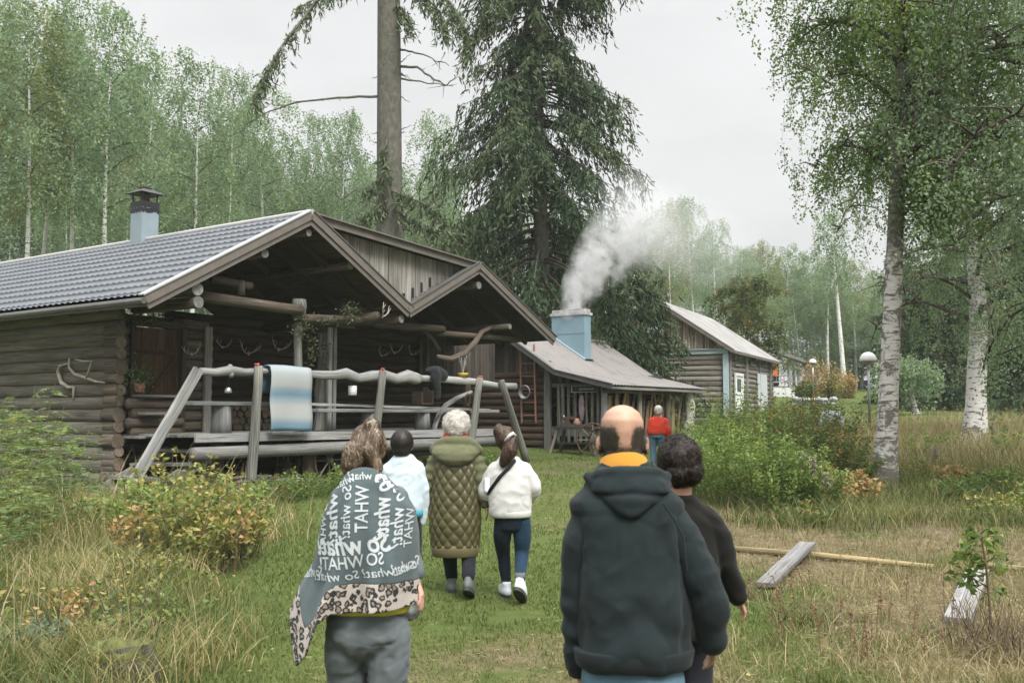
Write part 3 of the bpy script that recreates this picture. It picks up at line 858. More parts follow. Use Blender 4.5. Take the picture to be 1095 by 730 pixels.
# yellow bowl with dry flowers
x, yy, z = CF.hy(495, 403, -.05); mb = MB(); mb.lathe([(.05, -.02), (.10, .02), (.13, .07), (.12, .07), (.09, .03)], n=18)
M['yellow'] = plain('yellow_enamel', (.55, .40, .05), .4, var=.1)
bowl = mb.build('bowl', M['yellow'], None, cw(x, yy, z + .02), CR, smooth=True); tag(bowl, 'yellow bowl standing on the rail near the branch brace', 'bowl')
mb = MB()
for k in range(14):
    q = Vector((random.uniform(-.12, .12), random.uniform(-.06, .06), random.uniform(.3, .55))); mb.tube([(0, 0, .03), q * .5 + Vector((0, 0, .05)), q], [.006, .006, .012], 4)
mb.build('dry_stems', M['plank'], bowl)
# black jacket thrown over the rail
def blob_mesh(mbs, voxel, smooth_n=4, name='m', mat=None, fold=None):
    me = mbs.mesh('tmp', None)
    o = bpy.data.objects.new('tmp', me); COL.objects.link(o)
    r = o.modifiers.new('r', 'REMESH'); r.mode = 'VOXEL'; r.voxel_size = voxel; r.use_smooth_shade = True
    if smooth_n:
        s_ = o.modifiers.new('s', 'SMOOTH'); s_.iterations = smooth_n; s_.factor = .5
    dg = bpy.context.evaluated_depsgraph_get()
    out = bpy.data.meshes.new_from_object(o.evaluated_get(dg)); out.name = name
    bpy.data.objects.remove(o); bpy.data.meshes.remove(me)
    if fold:
        nv = len(out.vertices); co = np.empty(nv * 3, np.float32); out.vertices.foreach_get('co', co); co = co.reshape(-1, 3)
        nr = np.empty(nv * 3, np.float32); out.vertices.foreach_get('normal', nr); nr = nr.reshape(-1, 3)
        co = co + nr * np.array([fold(Vector(c), Vector(k)) for c, k in zip(co, nr)], np.float32)[:, None]
        out.vertices.foreach_set('co', co.ravel())
    out.materials.clear()
    if mat: out.materials.append(mat)
    out.shade_smooth(); out.update()
    return out
x, yy, z = CF.hy(465, 400, -.06)
M['black_cloth'] = fabric('black_cloth', (.018, .019, .022))
mb = MB(); mb.sphere((0, 0, .06), (.28, .16, .12)); mb.sphere((-.1, -.12, -.05), (.16, .07, .22)); mb.sphere((.14, -.12, -.02), (.16, .06, .14)); mb.tube([(-.12, -.1, -.1), (-.05, -.13, -.35), (-.06, -.12, -.55)], [.09, .08, .06], 10); mb.sphere((.05, .13, -.1), (.2, .06, .25))
o = link('jacket', blob_mesh(mb, .02, 3, 'jacket', M['black_cloth'], lambda c, k: .018 * mnoise.noise(c * 9)), None, cw(x, yy, z), CR)
tag(o, 'black jacket thrown over the porch rail', 'jacket')
# bent wooden bow standing on the deck
mb = MB(); pts = [CF.hy(u, v, .35) for u, v in ((464, 469), (465, 455), (469, 444), (477, 433), (488, 426), (504, 419))]
mb.tube(pts, [.05, .055, .06, .06, .055, .045], 10)
o = mb.build('harness_bow', M['grey'], None, (CF.o.x, CF.o.y, 0), CF.a, smooth=True); tag(o, 'bent pale wooden harness bow standing behind the rail', 'bow')
# iron ring hanging
mb = MB(); x, yy, z = CF.hy(500, 427, .1); 
mb.tube([(.075 * math.cos(t), 0, .13 * math.sin(t)) for t in np.linspace(0, 2 * math.pi, 17)], .012, 6, caps=False)
tag(mb.build('iron_ring', M['iron'], None, cw(x, yy, z), CR), 'rusty oval iron ring hanging by the bent bow', 'ring')
# benches: slab on stump legs
def bench(u0, u1, v, y, legs, label):
    x0, x1 = CF.hy(u0, v, y)[0], CF.hy(u1, v, y)[0]; z = CF.hy(u0, v, y)[2]
    t = tag(empty('slab_bench', cw(x0, y, DECK), CR), label, 'bench', 'slab benches on the deck')
    mb = MB(); mb.box(((x1 - x0) / 2, 0, z - DECK - .03), (x1 - x0, .36, .07)); mb.build('seat', M['plank'], t, bevel=.01)
    for u in legs:
        xl = CF.hy(u, v, y)[0] - x0; mb = MB(); mb.tube([(xl, 0, -.01), (xl, 0, .2), (xl, 0, z - DECK - .06)], [.19, .175, .165], 14, wob=.02); mb.build('leg', M['plank'], t, smooth=True)
bench(200, 288, 429, .45, (237,), 'short grey slab bench on a stump left of the rug')
bench(334, 528, 437, .8, (395, 452), 'long narrow slab bench on two pale stumps behind the rail')
# small wooden crate seat beyond the rail
t = tag(empty('wooden_crate', cw(*CF.hy(452, 425, 1.3)), CR), 'small open wooden crate behind the black jacket', 'crate')
mb = MB(); mb.box((0, 0, -.14), (.42, .3, .03)); mb.box((-.2, 0, .0), (.03, .3, .28)); mb.box((.2, 0, .06), (.03, .3, .4)); mb.box((0, .15, 0), (.4, .02, .24)); mb.build('panel', M['log_end'], t)
# firewood visible under the bench at left: rounds
mb = MB()
for i in range(34):
    u = random.uniform(250, 275); v = random.uniform(436, 462)
G_FW = 'firewood rounds stacked by the rear wall'
wl = MB(); wl.tube([(0, 0, 0), (0, .4, 0)], .075, 10, wob=.06); wlm = wl.mesh('firewood', M['log_end'])
x0_, _, z0_ = CF.hy(246, 462, 2.6)
for r_ in range(4):
    for k in range(8):
        o = link('firewood', wlm, None, cw(x0_ + k * .155 + .07 * (r_ % 2), 2.6 + random.uniform(0, .08), DECK + .07 + r_ * .135), CR + random.uniform(-.06, .06))
        o.scale = (random.uniform(.85, 1.1),) * 3
        tag(o, 'round of split firewood in the stack by the porch wall', 'firewood', G_FW)
# spoked wheels leaning under the deck
def wheel(loc, rz, r, label):
    t = tag(empty('wagon_wheel', loc, rz), label, 'wheel', 'old wheels under the deck')
    mb = MB(); mb.tube([(r * math.cos(a), 0, r * math.sin(a)) for a in np.linspace(0, 2 * math.pi, 33)], .022, 8, caps=False); mb.build('rim', M['iron'], t)
    mb = MB(); mb.tube([(0, -.06, 0), (0, .06, 0)], .05, 10)
    for k in range(8):
        a = math.pi * k / 4; mb.tube([(.04 * math.cos(a), 0, .04 * math.sin(a)), (r * math.cos(a), 0, r * math.sin(a))], .014, 6)
    mb.build('spokes', M['stick'], t)
for u, v, r, y, lab in ((352, 516, .42, .12, 'rusty iron rimmed wheel leaning under the deck edge behind the shawl'), (308, 500, .33, 1.0, 'darker wheel in the shadow under the rug')):
    x, yy, z = CF.hy(u, v, y); w = cw(x, y, 0); wheel(Vector((w.x, w.y, gz(w.x, w.y) + r)), CR + .1, r, lab)
# sticks and old boards lying under the deck
G_ST = 'sticks piled under the deck'
for i in range(34):
    u = random.uniform(218, 318); y = random.uniform(-.25, .8); x = CF.hy(u, 515, y)[0]; w = cw(x, y, 0)
    L = random.uniform(.6, 1.5); r = random.uniform(.015, .035); mb = MB()
    mb.tube([(-L / 2, 0, 0), (0, random.uniform(-.05, .05), random.uniform(0, .06)), (L / 2, random.uniform(-.1, .1), 0)], [r, r * .9, r * .6], 7)
    o = mb.build('stick', M['stick'], None, (w.x, w.y, gz(w.x, w.y) + r + random.uniform(0, .25) * random.random() + .02), CR + random.uniform(-.5, .5))
    o.rotation_euler = (0, random.uniform(-.12, .12), o.rotation_euler.z); tag(o, 'dry stick in the pile under the left end of the deck', 'stick', G_ST)
mb = MB(); w = cw(*CF.hy(300, 517, -.1)); mb.box((0, 0, 0), (.9, .16, .05)); tag(mb.build('loose_board', M['plank'], None, (w.x, w.y, gz(w.x, w.y) + .16), CR + .05), 'short pale board on the stick pile by the rail post', 'board')
# greenery hung on the beams and a potted plant at the parapet
M['herb'] = foliage('dry_herb', [(.03, .045, .02), (.07, .09, .04), (.12, .12, .06)], .15)
def greenery(u, v, y, su, sv, n_, label, name='herb_bunch', mat='herb'):
    x, yy, z = CF.hy(u, v, y); g = np.random.default_rng(int(u * 7 + v))
    C = g.normal(size=(n_, 3)) * np.array([su, .07, sv]); V_, F_, r_ = leaves(C, g.normal(size=(n_, 3)) + np.array([0, 0, -.6]), g.uniform(.05, .11, n_), g.uniform(.02, .04, n_), None, g)
    return tag(link(name, np_mesh(name, V_, F_, M[mat], r_), None, cw(x, yy, z), CR), label, 'greenery', 'greenery hung on the porch beams')
greenery(375, 333, .3, .16, .10, 160, 'green herb bunch on the upper porch beam'); greenery(322, 350, .45, .12, .12, 160, 'dark leafy bunch tied round the carved post head'); greenery(333, 372, .6, .05, .28, 120, 'long leafy strand hanging right of the round post')
greenery(158, 338, 1.55, .22, .10, 200, 'leafy bunch hung above the porch door'); greenery(345, 372, 1.2, .05, .25, 110, 'leafy strand hanging on the gnarled trunk post'); greenery(350, 343, .5, .28, .05, 120, 'thin garland along the valley beam')
M['pot_leaf'] = foliage('pot_leaf', [(.03, .06, .02), (.06, .12, .04), (.12, .18, .08)], .25)
t = greenery(150, 402, 1.5, .13, .15, 260, 'leafy green pot plant on the shelf beside the door', 'pot_plant', 'pot_leaf'); t['category'] = 'plant'; t['group'] = 'pot plant'
del t['group']
mb = MB(); mb.lathe([(.07, -.28), (.1, -.12), (.09, -.12), (.08, -.16)], n=14); mb.build('pot', M['red_iron'], t)
# ------------------------------------------------------------------ forge shed with the smoking chimney
SF = Frame(2.70, 27.0, math.atan2(-.579, .815))
# verge profile (x, z) measured from the photo
c0 = SF.hy(654, 412); c1 = SF.hy(593, 397); c2 = SF.hy(557, 371)
sl = (c2[2] - c1[2]) / (c1[0] - c2[0])
RX = -3.73; RZ = c1[2] + (c1[0] - RX) * sl
K0 = (0.0, c0[2]); K1 = (c1[0], c1[2]); K2 = (RX, RZ); K3 = (2 * RX - c1[0], c1[2]); K4 = (2 * RX, c0[2] + .1)
FLEN = 6.1
fg = gz(1.0, 28.0)
forge = tag(empty('forge_shed', (SF.o.x, SF.o.y, 0), SF.a), 'low wooden forge shed with brown tin roof and smoking blue chimney', 'shed')
n = nodes('old_corrugated_roof'); o = n.obj()
f = n.noise(o, 1.8, 6, .65); f2 = n.noise(o, 1, 4, .6, sc=(1.2, 9, 1.2))
col = n.ramp(n.math('ADD', n.math('MULTIPLY', f, .6), n.math('MULTIPLY', f2, .4)), [(.32, (.105, .10, .097)), (.5, (.18, .169, .163)), (.6, (.185, .172, .162)), (.72, (.27, .255, .25))])
M['old_tin'] = n.done(n.bsdf(col, .7, f2, .15, .01, .3))
def corr(p, q, y0, y1, period=.18, amp=.018, nst=6):
    p = np.array(p); q = np.array(q); d = (q - p); L = np.linalg.norm(d); d = d / L; nn = np.array([-d[1], d[0]]); nn = nn if nn[1] > 0 else -nn
    yy = np.linspace(y0, y1, int((y1 - y0) / period * 6) + 1); V = []
    for s_ in np.linspace(0, L, nst):
        w = amp * np.cos(2 * np.pi * yy / period) + .03; pt = p[None] + d[None] * s_ + nn[None] * w[:, None]
        V.append(np.stack([pt[:, 0], yy, pt[:, 1]], -1))
    V = np.array(V); m, k = V.shape[:2]; ix = np.arange(m * k).reshape(m, k)
    return V.reshape(-1, 3), np.stack([ix[:-1, :-1], ix[1:, :-1], ix[1:, 1:], ix[:-1, 1:]], -1).reshape(-1, 4), np.zeros(((m - 1) * (k - 1)))
V_, F_, r_ = merge([corr(K2, K1, 0, FLEN), corr(K1, K0, 0, FLEN), corr(K2, K3, 0, FLEN), corr(K3, K4, 0, FLEN)])
link('roof', np_mesh('forge_roof', V_, F_, M['old_tin'], r_), forge)
mb = MB()
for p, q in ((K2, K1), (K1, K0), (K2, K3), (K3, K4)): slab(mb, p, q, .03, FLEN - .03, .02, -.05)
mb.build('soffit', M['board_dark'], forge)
mb = MB()
for p, q in ((K2, K1), (K1, K0), (K2, K3), (K3, K4)):
    mb.beam((p[0], -.01, p[1] - .03), (q[0], -.01, q[1] - .03), .03, .13)
    mb.beam((p[0], .0, p[1] + .05), (q[0], .0, q[1] + .05), .10, .03)
mb.build('verge_board', M['dark_sheet'], forge)
mb = MB(); mb.beam((.0, 0, K0[1] - .06), (.0, FLEN, K0[1] - .06), .04, .07); mb.build('eave_board', M['board'], forge)
mb = MB(); mb.tube([(RX, 0, RZ + .04), (RX, FLEN, RZ + .04)], .08, 8); mb.build('ridge_cap', M['old_tin'], forge)
# gable wall: logs at the left, vertical boards above, slatted front at the right
GW = .45
ftop = lambda x: (slope_z(K2, K1, x) if x < K1[0] else slope_z(K1, K0, x)) if x > RX else (slope_z(K2, K3, x) if x > K3[0] else slope_z(K3, K4, x))
xs_l = SF.hy(586, 440, GW)[0]
zl = SF.hy(566, 398, GW)[2]
mb = MB(); log_wall(mb, (-6.8, GW + .05), (xs_l, GW + .05), fg - .1, zl, .2, .1)
tag(mb.build('wall', M['log_red'], forge, smooth=True), 'reddish brown log wall behind the ladder')
mb = MB(); x = -6.8
while x < K0[0] - .5:
    zt = ftop(x) - .07; zb_ = zl if x < xs_l else K0[1] - .25
    if x < xs_l: zb_ = zl
    else: zb_ = SF.hy(620, 408, GW)[2] - .02
    if zt - zb_ > .05: mb.box((x, GW + random.uniform(0, .012), (zt + zb_) / 2), (.125, .025, zt - zb_), grain=2)
    x += .135
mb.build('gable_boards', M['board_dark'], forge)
mb = MB()
mb.box((xs_l + .03, GW - .06, (fg + ftop(xs_l)) / 2), (.2, .1, ftop(xs_l) - fg), grain=2)
mb.build('door_post', M['grey_post'], forge)
mb = MB(); x = xs_l + .35; zt = SF.hy(620, 410, GW)[2]
while x < -.45:
    mb.beam((x, GW, fg + .25), (x + random.uniform(-.02, .02), GW, zt), random.uniform(.07, .1), .035, up=(0, 1, 0)); x += random.uniform(.15, .22)
mb.box(((xs_l - .45) / 2, GW + .03, zt - .03), (-.45 - xs_l, .05, .1)); mb.box(((xs_l - .45) / 2, GW + .03, fg + .55), (-.45 - xs_l, .04, .25))
mb.build('slats', M['grey_post'], forge)
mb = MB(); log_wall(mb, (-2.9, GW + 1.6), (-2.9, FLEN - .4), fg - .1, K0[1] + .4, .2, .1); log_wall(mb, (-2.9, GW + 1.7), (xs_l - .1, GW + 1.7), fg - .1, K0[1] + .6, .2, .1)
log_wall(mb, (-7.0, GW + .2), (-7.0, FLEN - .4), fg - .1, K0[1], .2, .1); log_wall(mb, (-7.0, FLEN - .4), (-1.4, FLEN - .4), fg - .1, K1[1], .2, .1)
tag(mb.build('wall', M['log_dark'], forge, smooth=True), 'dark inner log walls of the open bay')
def fpost(u0, v0, y, r, mat='grey_post', wob=.05, lean=0, m=6):
    mb = MB(); x, yy, z = SF.hy(u0, v0, y); w = SF.w(x, y); g0 = gz(w.x, w.y) - .1
    zt = ftop(min(x, -.02)) - .06
    pts = [(x + lean * (1 - k / m) + random.uniform(-wob, wob) * .5, yy + random.uniform(-wob, wob) * .3, g0 + (zt - g0) * k / m) for k in range(m + 1)]
    mb.tube(pts, [r * random.uniform(.85, 1.15) for _ in pts], 10, wob=.06)
    return mb.build('post', M[mat], forge, smooth=True)
fpost(646, 425, .35, .09, 'plank', .02)
M['white_bark'] = plain('white_weathered_trunk', (.55, .54, .50), .8, var=.35, scale=10, bump=.5)
px_ = SF.hx(737, 440, -.3); mb = MB(); w = SF.w(-.3, px_[1]); g0 = gz(w.x, w.y) - .1; zt = K0[1] - .05
mb.tube([(-.3 + random.uniform(-.06, .06), px_[1] + random.uniform(-.06, .06), g0 + (zt - g0) * k / 8) for k in range(9)], [.19, .16, .15, .18, .14, .15, .16, .13, .14], 12, wob=.1)
tag(mb.build('post', M['white_bark'], forge, smooth=True), 'twisted white corner trunk')
for yy in (2.2, 4.0):
    mb = MB(); w = SF.w(-.35, yy); g0 = gz(w.x, w.y) - .1; mb.tube([(-.35, yy, g0), (-.33, yy, (g0 + zt) / 2), (-.35, yy, zt)], [.09, .08, .085], 10); mb.build('post', M['stick'], forge, smooth=True)
mb = MB(); log_run(mb, (-.35, .2, K0[1] - .12), (-.35, FLEN - .2, K0[1] - .10), .075); mb.build('tie_beam', M['stick'], forge, smooth=True)
# chimney
ch = empty('chimney', (0, 0, 0), 0, forge)
M['blue_sheet'] = plain('sky_blue_sheet_metal', (.165, .255, .30), .55, var=.08, scale=3, bump=.06, spec=.45)
def rz_at(x): return slope_z(K2, K1, x)
# front face (towards the gable) spans u 590..622
ysol = 2.75
for _ in range(30):
    xx, _, zz = SF.hy(624, 383, ysol)
    if zz > rz_at(xx) + .04: ysol += .05
    else: ysol -= .05
xr = xx; xl = SF.hy(590, 360, ysol)[0]; ztop = SF.hy(606, 337, ysol)[2]; cd = .40
print('CHIM', xl, xr, ysol, ztop, RZ)
mb = MB(); zb = rz_at(xr) - .1
mb.box(((xl + xr) / 2, ysol + cd / 2, (zb + ztop) / 2), (xr - xl, cd, ztop - zb), grain=2); mb.build('shaft', M['blue_sheet'], ch)
mb = MB(); mb.box(((xl + xr) / 2, ysol - .004, zb + (ztop - zb) * .62), (xr - xl + .004, .012, .012)); 
mb.beam((xl - .1, ysol - .07, rz_at(xl - .1) + .07), (xr + .1, ysol - .07, rz_at(xr + .1) + .07), .2, .02)
mb.beam((xr + .05, ysol - .1, rz_at(xr + .05) + .07), (xr + .05, ysol + cd, rz_at(xr + .05) + .07), .2, .02); mb.build('flashing', M['pale_sheet'], ch)
mb = MB(); 
mb.box(((xl + xr) / 2, ysol + cd / 2, ztop + .03), (xr - xl + .08, cd + .08, .08)); mb.box(((xl + xr) / 2, ysol + cd / 2, ztop + .12), (xr - xl - .02, cd - .02, .12)); mb.build('cap', M['stone'], ch)
CH_TOP = SF.w((xl + xr) / 2, ysol + cd / 2, ztop + .18)

# red ladder on the gable
lad = tag(empty('ladder', (SF.o.x, SF.o.y, 0), SF.a), 'rusty red iron ladder hung on the forge gable', 'ladder')
mb = MB(); p = [Vector(SF.hy(u, v, GW - .12)) for u, v in ((556, 368), (558, 452), (571, 368), (573, 452))]
mb.beam(p[0], p[1], .045, .04, up=(0, 1, 0)); mb.beam(p[2], p[3], .045, .04, up=(0, 1, 0)); mb.build('side_rail', M['red_iron'], lad)
mb = MB()
for k in range(6):
    t = .08 + .165 * k; mb.tube([p[0].lerp(p[1], t), p[2].lerp(p[3], t)], .014, 6)
mb.build('rung', M['red_iron'], lad)
# coil / horn on the wall by the ladder
mb = MB(); x, yy, z = SF.hy(562, 419, GW - .2)
for k in range(3): mb.tube([(x + (.15 + .02 * k) * math.cos(t), yy - .03 * k, z + (.15 + .02 * k) * math.sin(t)) for t in np.linspace(0, 2 * math.pi, 19)], .017, 6, caps=False)
tag(mb.build('cable_coil', M['steel'], None, (SF.o.x, SF.o.y, 0), SF.a), 'coil of grey cable hanging by the ladder foot', 'coil')
# sign board with a dark tip
x0s, _, zs = SF.hy(612.5, 416, GW - .15); x1s = SF.hy(638.5, 417, GW - .15)[0]
sg = tag(empty('sign', (SF.o.x, SF.o.y, 0), SF.a), 'narrow dark name board with pale frame above the forge slats', 'sign')
mb = MB(); mb.box(((x0s + x1s) / 2, GW - .16, zs), (x1s - x0s, .03, .155)); mb.build('board', M['black'], sg)
mb = MB(); L_ = x1s - x0s
for dz in (-.085, .085): mb.box(((x0s + x1s) / 2, GW - .18, zs + dz), (L_ + .02, .05, .022))
for xx in (x0s - .01, x1s + .01): mb.box((xx, GW - .18, zs), (.03, .052, .19))
mb.build('frame', M['grey'], sg)
def text_mesh(s, size, mat, name='lettering', extrude=.002, bold=0.0, shear=0.0):
    cu = bpy.data.curves.new('t', 'FONT'); cu.body = s; cu.size = size; cu.align_x = 'CENTER'; cu.align_y = 'CENTER'; cu.extrude = extrude; cu.offset = bold; cu.shear = shear; cu.resolution_u = 3
    ob = bpy.data.objects.new('t', cu); COL.objects.link(ob)
    me = bpy.data.meshes.new_from_object(ob.evaluated_get(bpy.context.evaluated_depsgraph_get())); me.name = name
    bpy.data.objects.remove(ob); bpy.data.curves.remove(cu)
    me.materials.clear(); me.materials.append(mat); return me
M['letter'] = plain('pale_lettering', (.5, .52, .48), .7)
mb = MB(); gl_ = random.Random(3)      # the letters are too small to read in the photo: a row of pale strokes
for k in range(9):
    xx = (x0s + x1s) / 2 - .16 + k * .055
    mb.box((xx, GW - .177, zs), (.009, .004, gl_.uniform(.055, .075)), grain=2)
    mb.box((xx + .014, GW - .177, zs + gl_.choice([-.026, 0, .026])), (.02, .004, .010)); mb.box((xx + .03, GW - .177, zs + gl_.uniform(-.01, .01)), (.009, .004, gl_.uniform(.03, .06)), grain=2)
mb.build('lettering', M['letter'], sg)

# workbench with tools in front of the slats
wb = tag(empty('workbench', SF.w(*SF.hy(617, 470, -.35)[:2], 0), SF.a), 'dark splay-legged workbench in front of the forge slats', 'workbench')
wz = gz(wb.location.x, wb.location.y); wb.location.z = wz
mb = MB(); mb.box((0, 0, .72), (1.25, .5, .07)); mb.box((-.05, .0, .79), (.9, .2, .06)); mb.build('top', M['board_dark'], wb)
for a, b in ((-1, -1), (1, -1), (-1, 1), (1, 1)):
    mb = MB(); mb.beam((a * .5, b * .18, .7), (a * .72, b * .26, -.02), .07, .07); mb.build('leg', M['stick'], wb)
mb = MB(); mb.beam((-.6, 0, .3), (.6, 0, .3), .06, .06); mb.build('stretcher', M['stick'], wb)
G = 'tools on the forge workbench'
mb = MB(); mb.box((0, 0, .05), (.16, .12, .1)); mb.box((0, 0, .14), (.09, .09, .1)); mb.prism([(-.2, .19), (.14, .19), (.14, .27), (-.05, .27), (-.22, .25)], 'y', -.05, .05)
o = mb.build('anvil', M['iron'], None, SF.w(*SF.hy(608, 456, -.3)[:2], 0) + Vector((0, 0, wz + .76)), SF.a); tag(o, 'small dark anvil on the workbench', 'anvil')
mb = MB(); mb.lathe([(.09, 0), (.10, .12), (.06, .16), (.05, .22), (.03, .22)], n=14)
o = mb.build('jug', M['red_iron'], None, SF.w(*SF.hy(617, 456, -.3)[:2], 0) + Vector((0, 0, wz + .76)), SF.a, smooth=True); tag(o, 'rusty jug standing beside the anvil', 'jug')
mb = MB(); mb.lathe([(.06, 0), (.06, .18), (.02, .22), (.02, .3)], n=12)
o = mb.build('bottle', M['steel'], None, SF.w(*SF.hy(603, 456, -.25)[:2], 0) + Vector((0, 0, wz + .76)), SF.a, smooth=True); tag(o, 'narrow grey bottle at the left end of the workbench', 'bottle')
# cart wheel leaning on the bench, stone by the wall
u, v = 634, 474; x, yy, z = SF.hy(u, v, -.6); w = SF.w(x, yy); wheel(Vector((w.x, w.y, gz(w.x, w.y) + .42)), SF.a + .25, .44, 'dark spoked wheel leaning on the right end of the workbench')
x, yy, z = SF.hy(640, 474, -.75); w = SF.w(x, yy); wheel(Vector((w.x, w.y, gz(w.x, w.y) + .36)), SF.a - .35, .38, 'smaller dark wheel in front of the slats near the bald man')
# long tools hanging on the slats
G = 'long tools hung on the forge slats'
for u, v, h, mt, lab in ((598, 440, .9, 'stick', 'thin stick hung at the left end of the slats'), (613, 438, .8, 'iron', 'rusty tongs hung below the name board'), (627, 440, .85, 'stick', 'wooden shaft hung under the right end of the name board')):
    x, yy, z = SF.hy(u, v, GW - .1); mb = MB(); mb.beam((0, 0, h / 2), (.03, 0, -h / 2), .03, .03, up=(0, 1, 0)); mb.beam((-.07, 0, h / 2), (.07, 0, h / 2 - .03), .03, .05, up=(0, 1, 0))
    tag(mb.build('hand_tool', M[mt], None, SF.w(x, yy, z), SF.a), lab, 'tool', G)
x, yy, z = SF.hy(622, 436, GW - .08)
M['mauve'] = fabric('mauve_cloth', (.30, .22, .26)); mb = MB(); mb.sphere((0, 0, 0), (.10, .05, .38), 10, 10)
tag(link('apron', blob_mesh(mb, .02, 2, 'apron', M['mauve'], lambda c, k: .02 * mnoise.noise(c * 9)), None, SF.w(x, yy, z), SF.a), 'faded mauve apron hung among the slats', 'apron')
# slabs, poles and hides under the eave on the open side
G = 'poles and bark slabs leaning under the forge eave'
yy = .5; k = 0
while yy < 5.6:
    w = SF.w(-.5, yy); g0 = gz(w.x, w.y); h = K0[1] - .14 - g0; ty = random.choice('ppbbs'); lean = random.uniform(-.12, .12)
    mb = MB()
    if ty == 'p': mb.tube([(0, 0, 0), (.05, lean, h * .5), (.12, lean * 1.6, h)], [.04, .035, .03], 7); mt = random.choice(['stick', 'board_dark', 'bark_slab'])
    elif ty == 'b':
        wd = random.uniform(.12, .24); mb.tube([(0, 0, 0), (.03, lean * .4, h * .35), (.06, lean * .7, h * .7), (.1, lean, h * random.uniform(.85, 1))], [wd * .5, wd * .62, wd * .55, wd * .4], 10, flat=(.25, 1), up=(1, 0, 0)); mt = random.choice(['bark_slab', 'bark_slab', 'pole'])
    else: mb.tube([(.1, -.25, h), (.05, 0, h * .55)], [.035, .03], 7); mb.tube([(.1, .25, h), (.05, 0, h * .55)], [.035, .03], 7); mb.tube([(.05, 0, h * .6), (0, 0, 0)], [.045, .04], 7); mt = 'bark_slab'
    nm, lb, ct = {'p': ('pole', 'thin pole standing under the forge eave', 'pole'), 'b': ('bark_slab', 'curled slab of pale bark propped under the forge eave', 'slab'), 's': ('forked_branch', 'forked branch propped under the forge eave', 'branch')}[ty]
    tag(mb.build(nm, M[mt], None, (w.x, w.y, g0), SF.a, smooth=True), lb, ct, {'p': 'poles', 'b': 'bark slabs', 's': 'forked branches'}[ty] + ' leaning under the forge eave')
    yy += random.uniform(.16, .3); k += 1
x, yy_, z = SF.hx(652, 430, -.55); M['blue_cloth'] = fabric('faded_blue_cloth', (.16, .26, .32)); mb = MB(); mb.sphere((0, 0, -.5), (.05, .16, .5), 10, 10)
tag(link('apron', blob_mesh(mb, .02, 2, 'apron', M['blue_cloth'], lambda c, k: .02 * mnoise.noise(c * 8)), None, SF.w(-.55, .55, K0[1] - .1), SF.a), 'faded blue cloth hung at the front corner of the forge', 'apron')

# smoke from the chimney: drifting volumes of vapour
def smoke(name, pts, rad, dens, label, seed, det=4, scale=1.1):
    pts = [Vector(p) for p in pts]
    mb = MB(); m = 24
    P = []; Rr = []
    for i in range(m + 1):
        t = i / m * (len(pts) - 1); k = min(int(t), len(pts) - 2); P.append(pts[k].lerp(pts[k + 1], t - k)); Rr.append(rad[k] * (1 - t + k) + rad[k + 1] * (t - k))
    for p, r in zip(P, Rr): mb.sphere(p - pts[0], r, 14, 10)
    me = blob_mesh(mb, .12, 4, name)
    n = nodes(name + '_vapour'); o = n.obj()
    # fade along the plume and towards its skin, broken into billows
    A_ = P[0] - pts[0]; B_ = P[-1] - pts[0]
    nz = n.noise(o, scale, det, .62, .6); nz2 = n.noise(o, scale * 3.3, 3, .6)
    d_ = n.math('MULTIPLY', n.math('SUBTRACT', n.math('ADD', n.math('MULTIPLY', nz, .75), n.math('MULTIPLY', nz2, .42)), .50, True), 6.5, True)
    # distance to axis through a chain of points is approximated by soft spheres
    tot = None
    for i in range(0, m + 1, 2):
        vm = n.new('ShaderNodeVectorMath', operation='DISTANCE'); n.link(o, vm.inputs[0]); vm.inputs[1].default_value = P[i] - pts[0]
        fall = n.math('SUBTRACT', 1.0, n.math('DIVIDE', vm.outputs['Value'], Rr[i] * 1.0), True)
        t = i / m
        fall = n.math('MULTIPLY', fall, dens(t))
        tot = fall if tot is None else n.math('MAXIMUM', tot, fall)
    dn = n.math('MULTIPLY', tot, d_)
    pv = n.new('ShaderNodeVolumePrincipled'); pv.inputs['Color'].default_value = (.86, .87, .88, 1); pv.inputs['Anisotropy'].default_value = .1
    n.link(dn, pv.inputs['Density']); n.link(pv.outputs[0], n.out.inputs['Volume'])
    me.materials.clear(); me.materials.append(n.m)
    return tag(link(name, me, None, pts[0]), label, 'smoke')
cY = CH_TOP.y
sm_pts = [CH_TOP - Vector((0, 0, .1))] + [at(u, v, Y) for u, v, Y in ((622, 305, cY + .3), (640, 280, cY + .6), (662, 258, cY + 1.0), (690, 240, cY + 1.6))]
smoke('chimney_smoke', sm_pts, [.40, .70, 1.0, 1.3, 1.6], lambda t: 11.0 * (1 - t) ** 1.4 + .75, 'white smoke billowing up and right from the blue forge chimney', 1)
sm2 = [at(u, v, Y) for u, v, Y in ((672, 205, cY + 1.2), (690, 235, cY + 2), (735, 258, cY + 4), (785, 268, cY + 6))]
smoke('drifting_smoke', sm2, [1.1, 1.7, 1.9, 1.5], lambda t: .55 * (1 - .7 * t), 'thin smoke drifting right in front of the birches', 2, 3, .6)
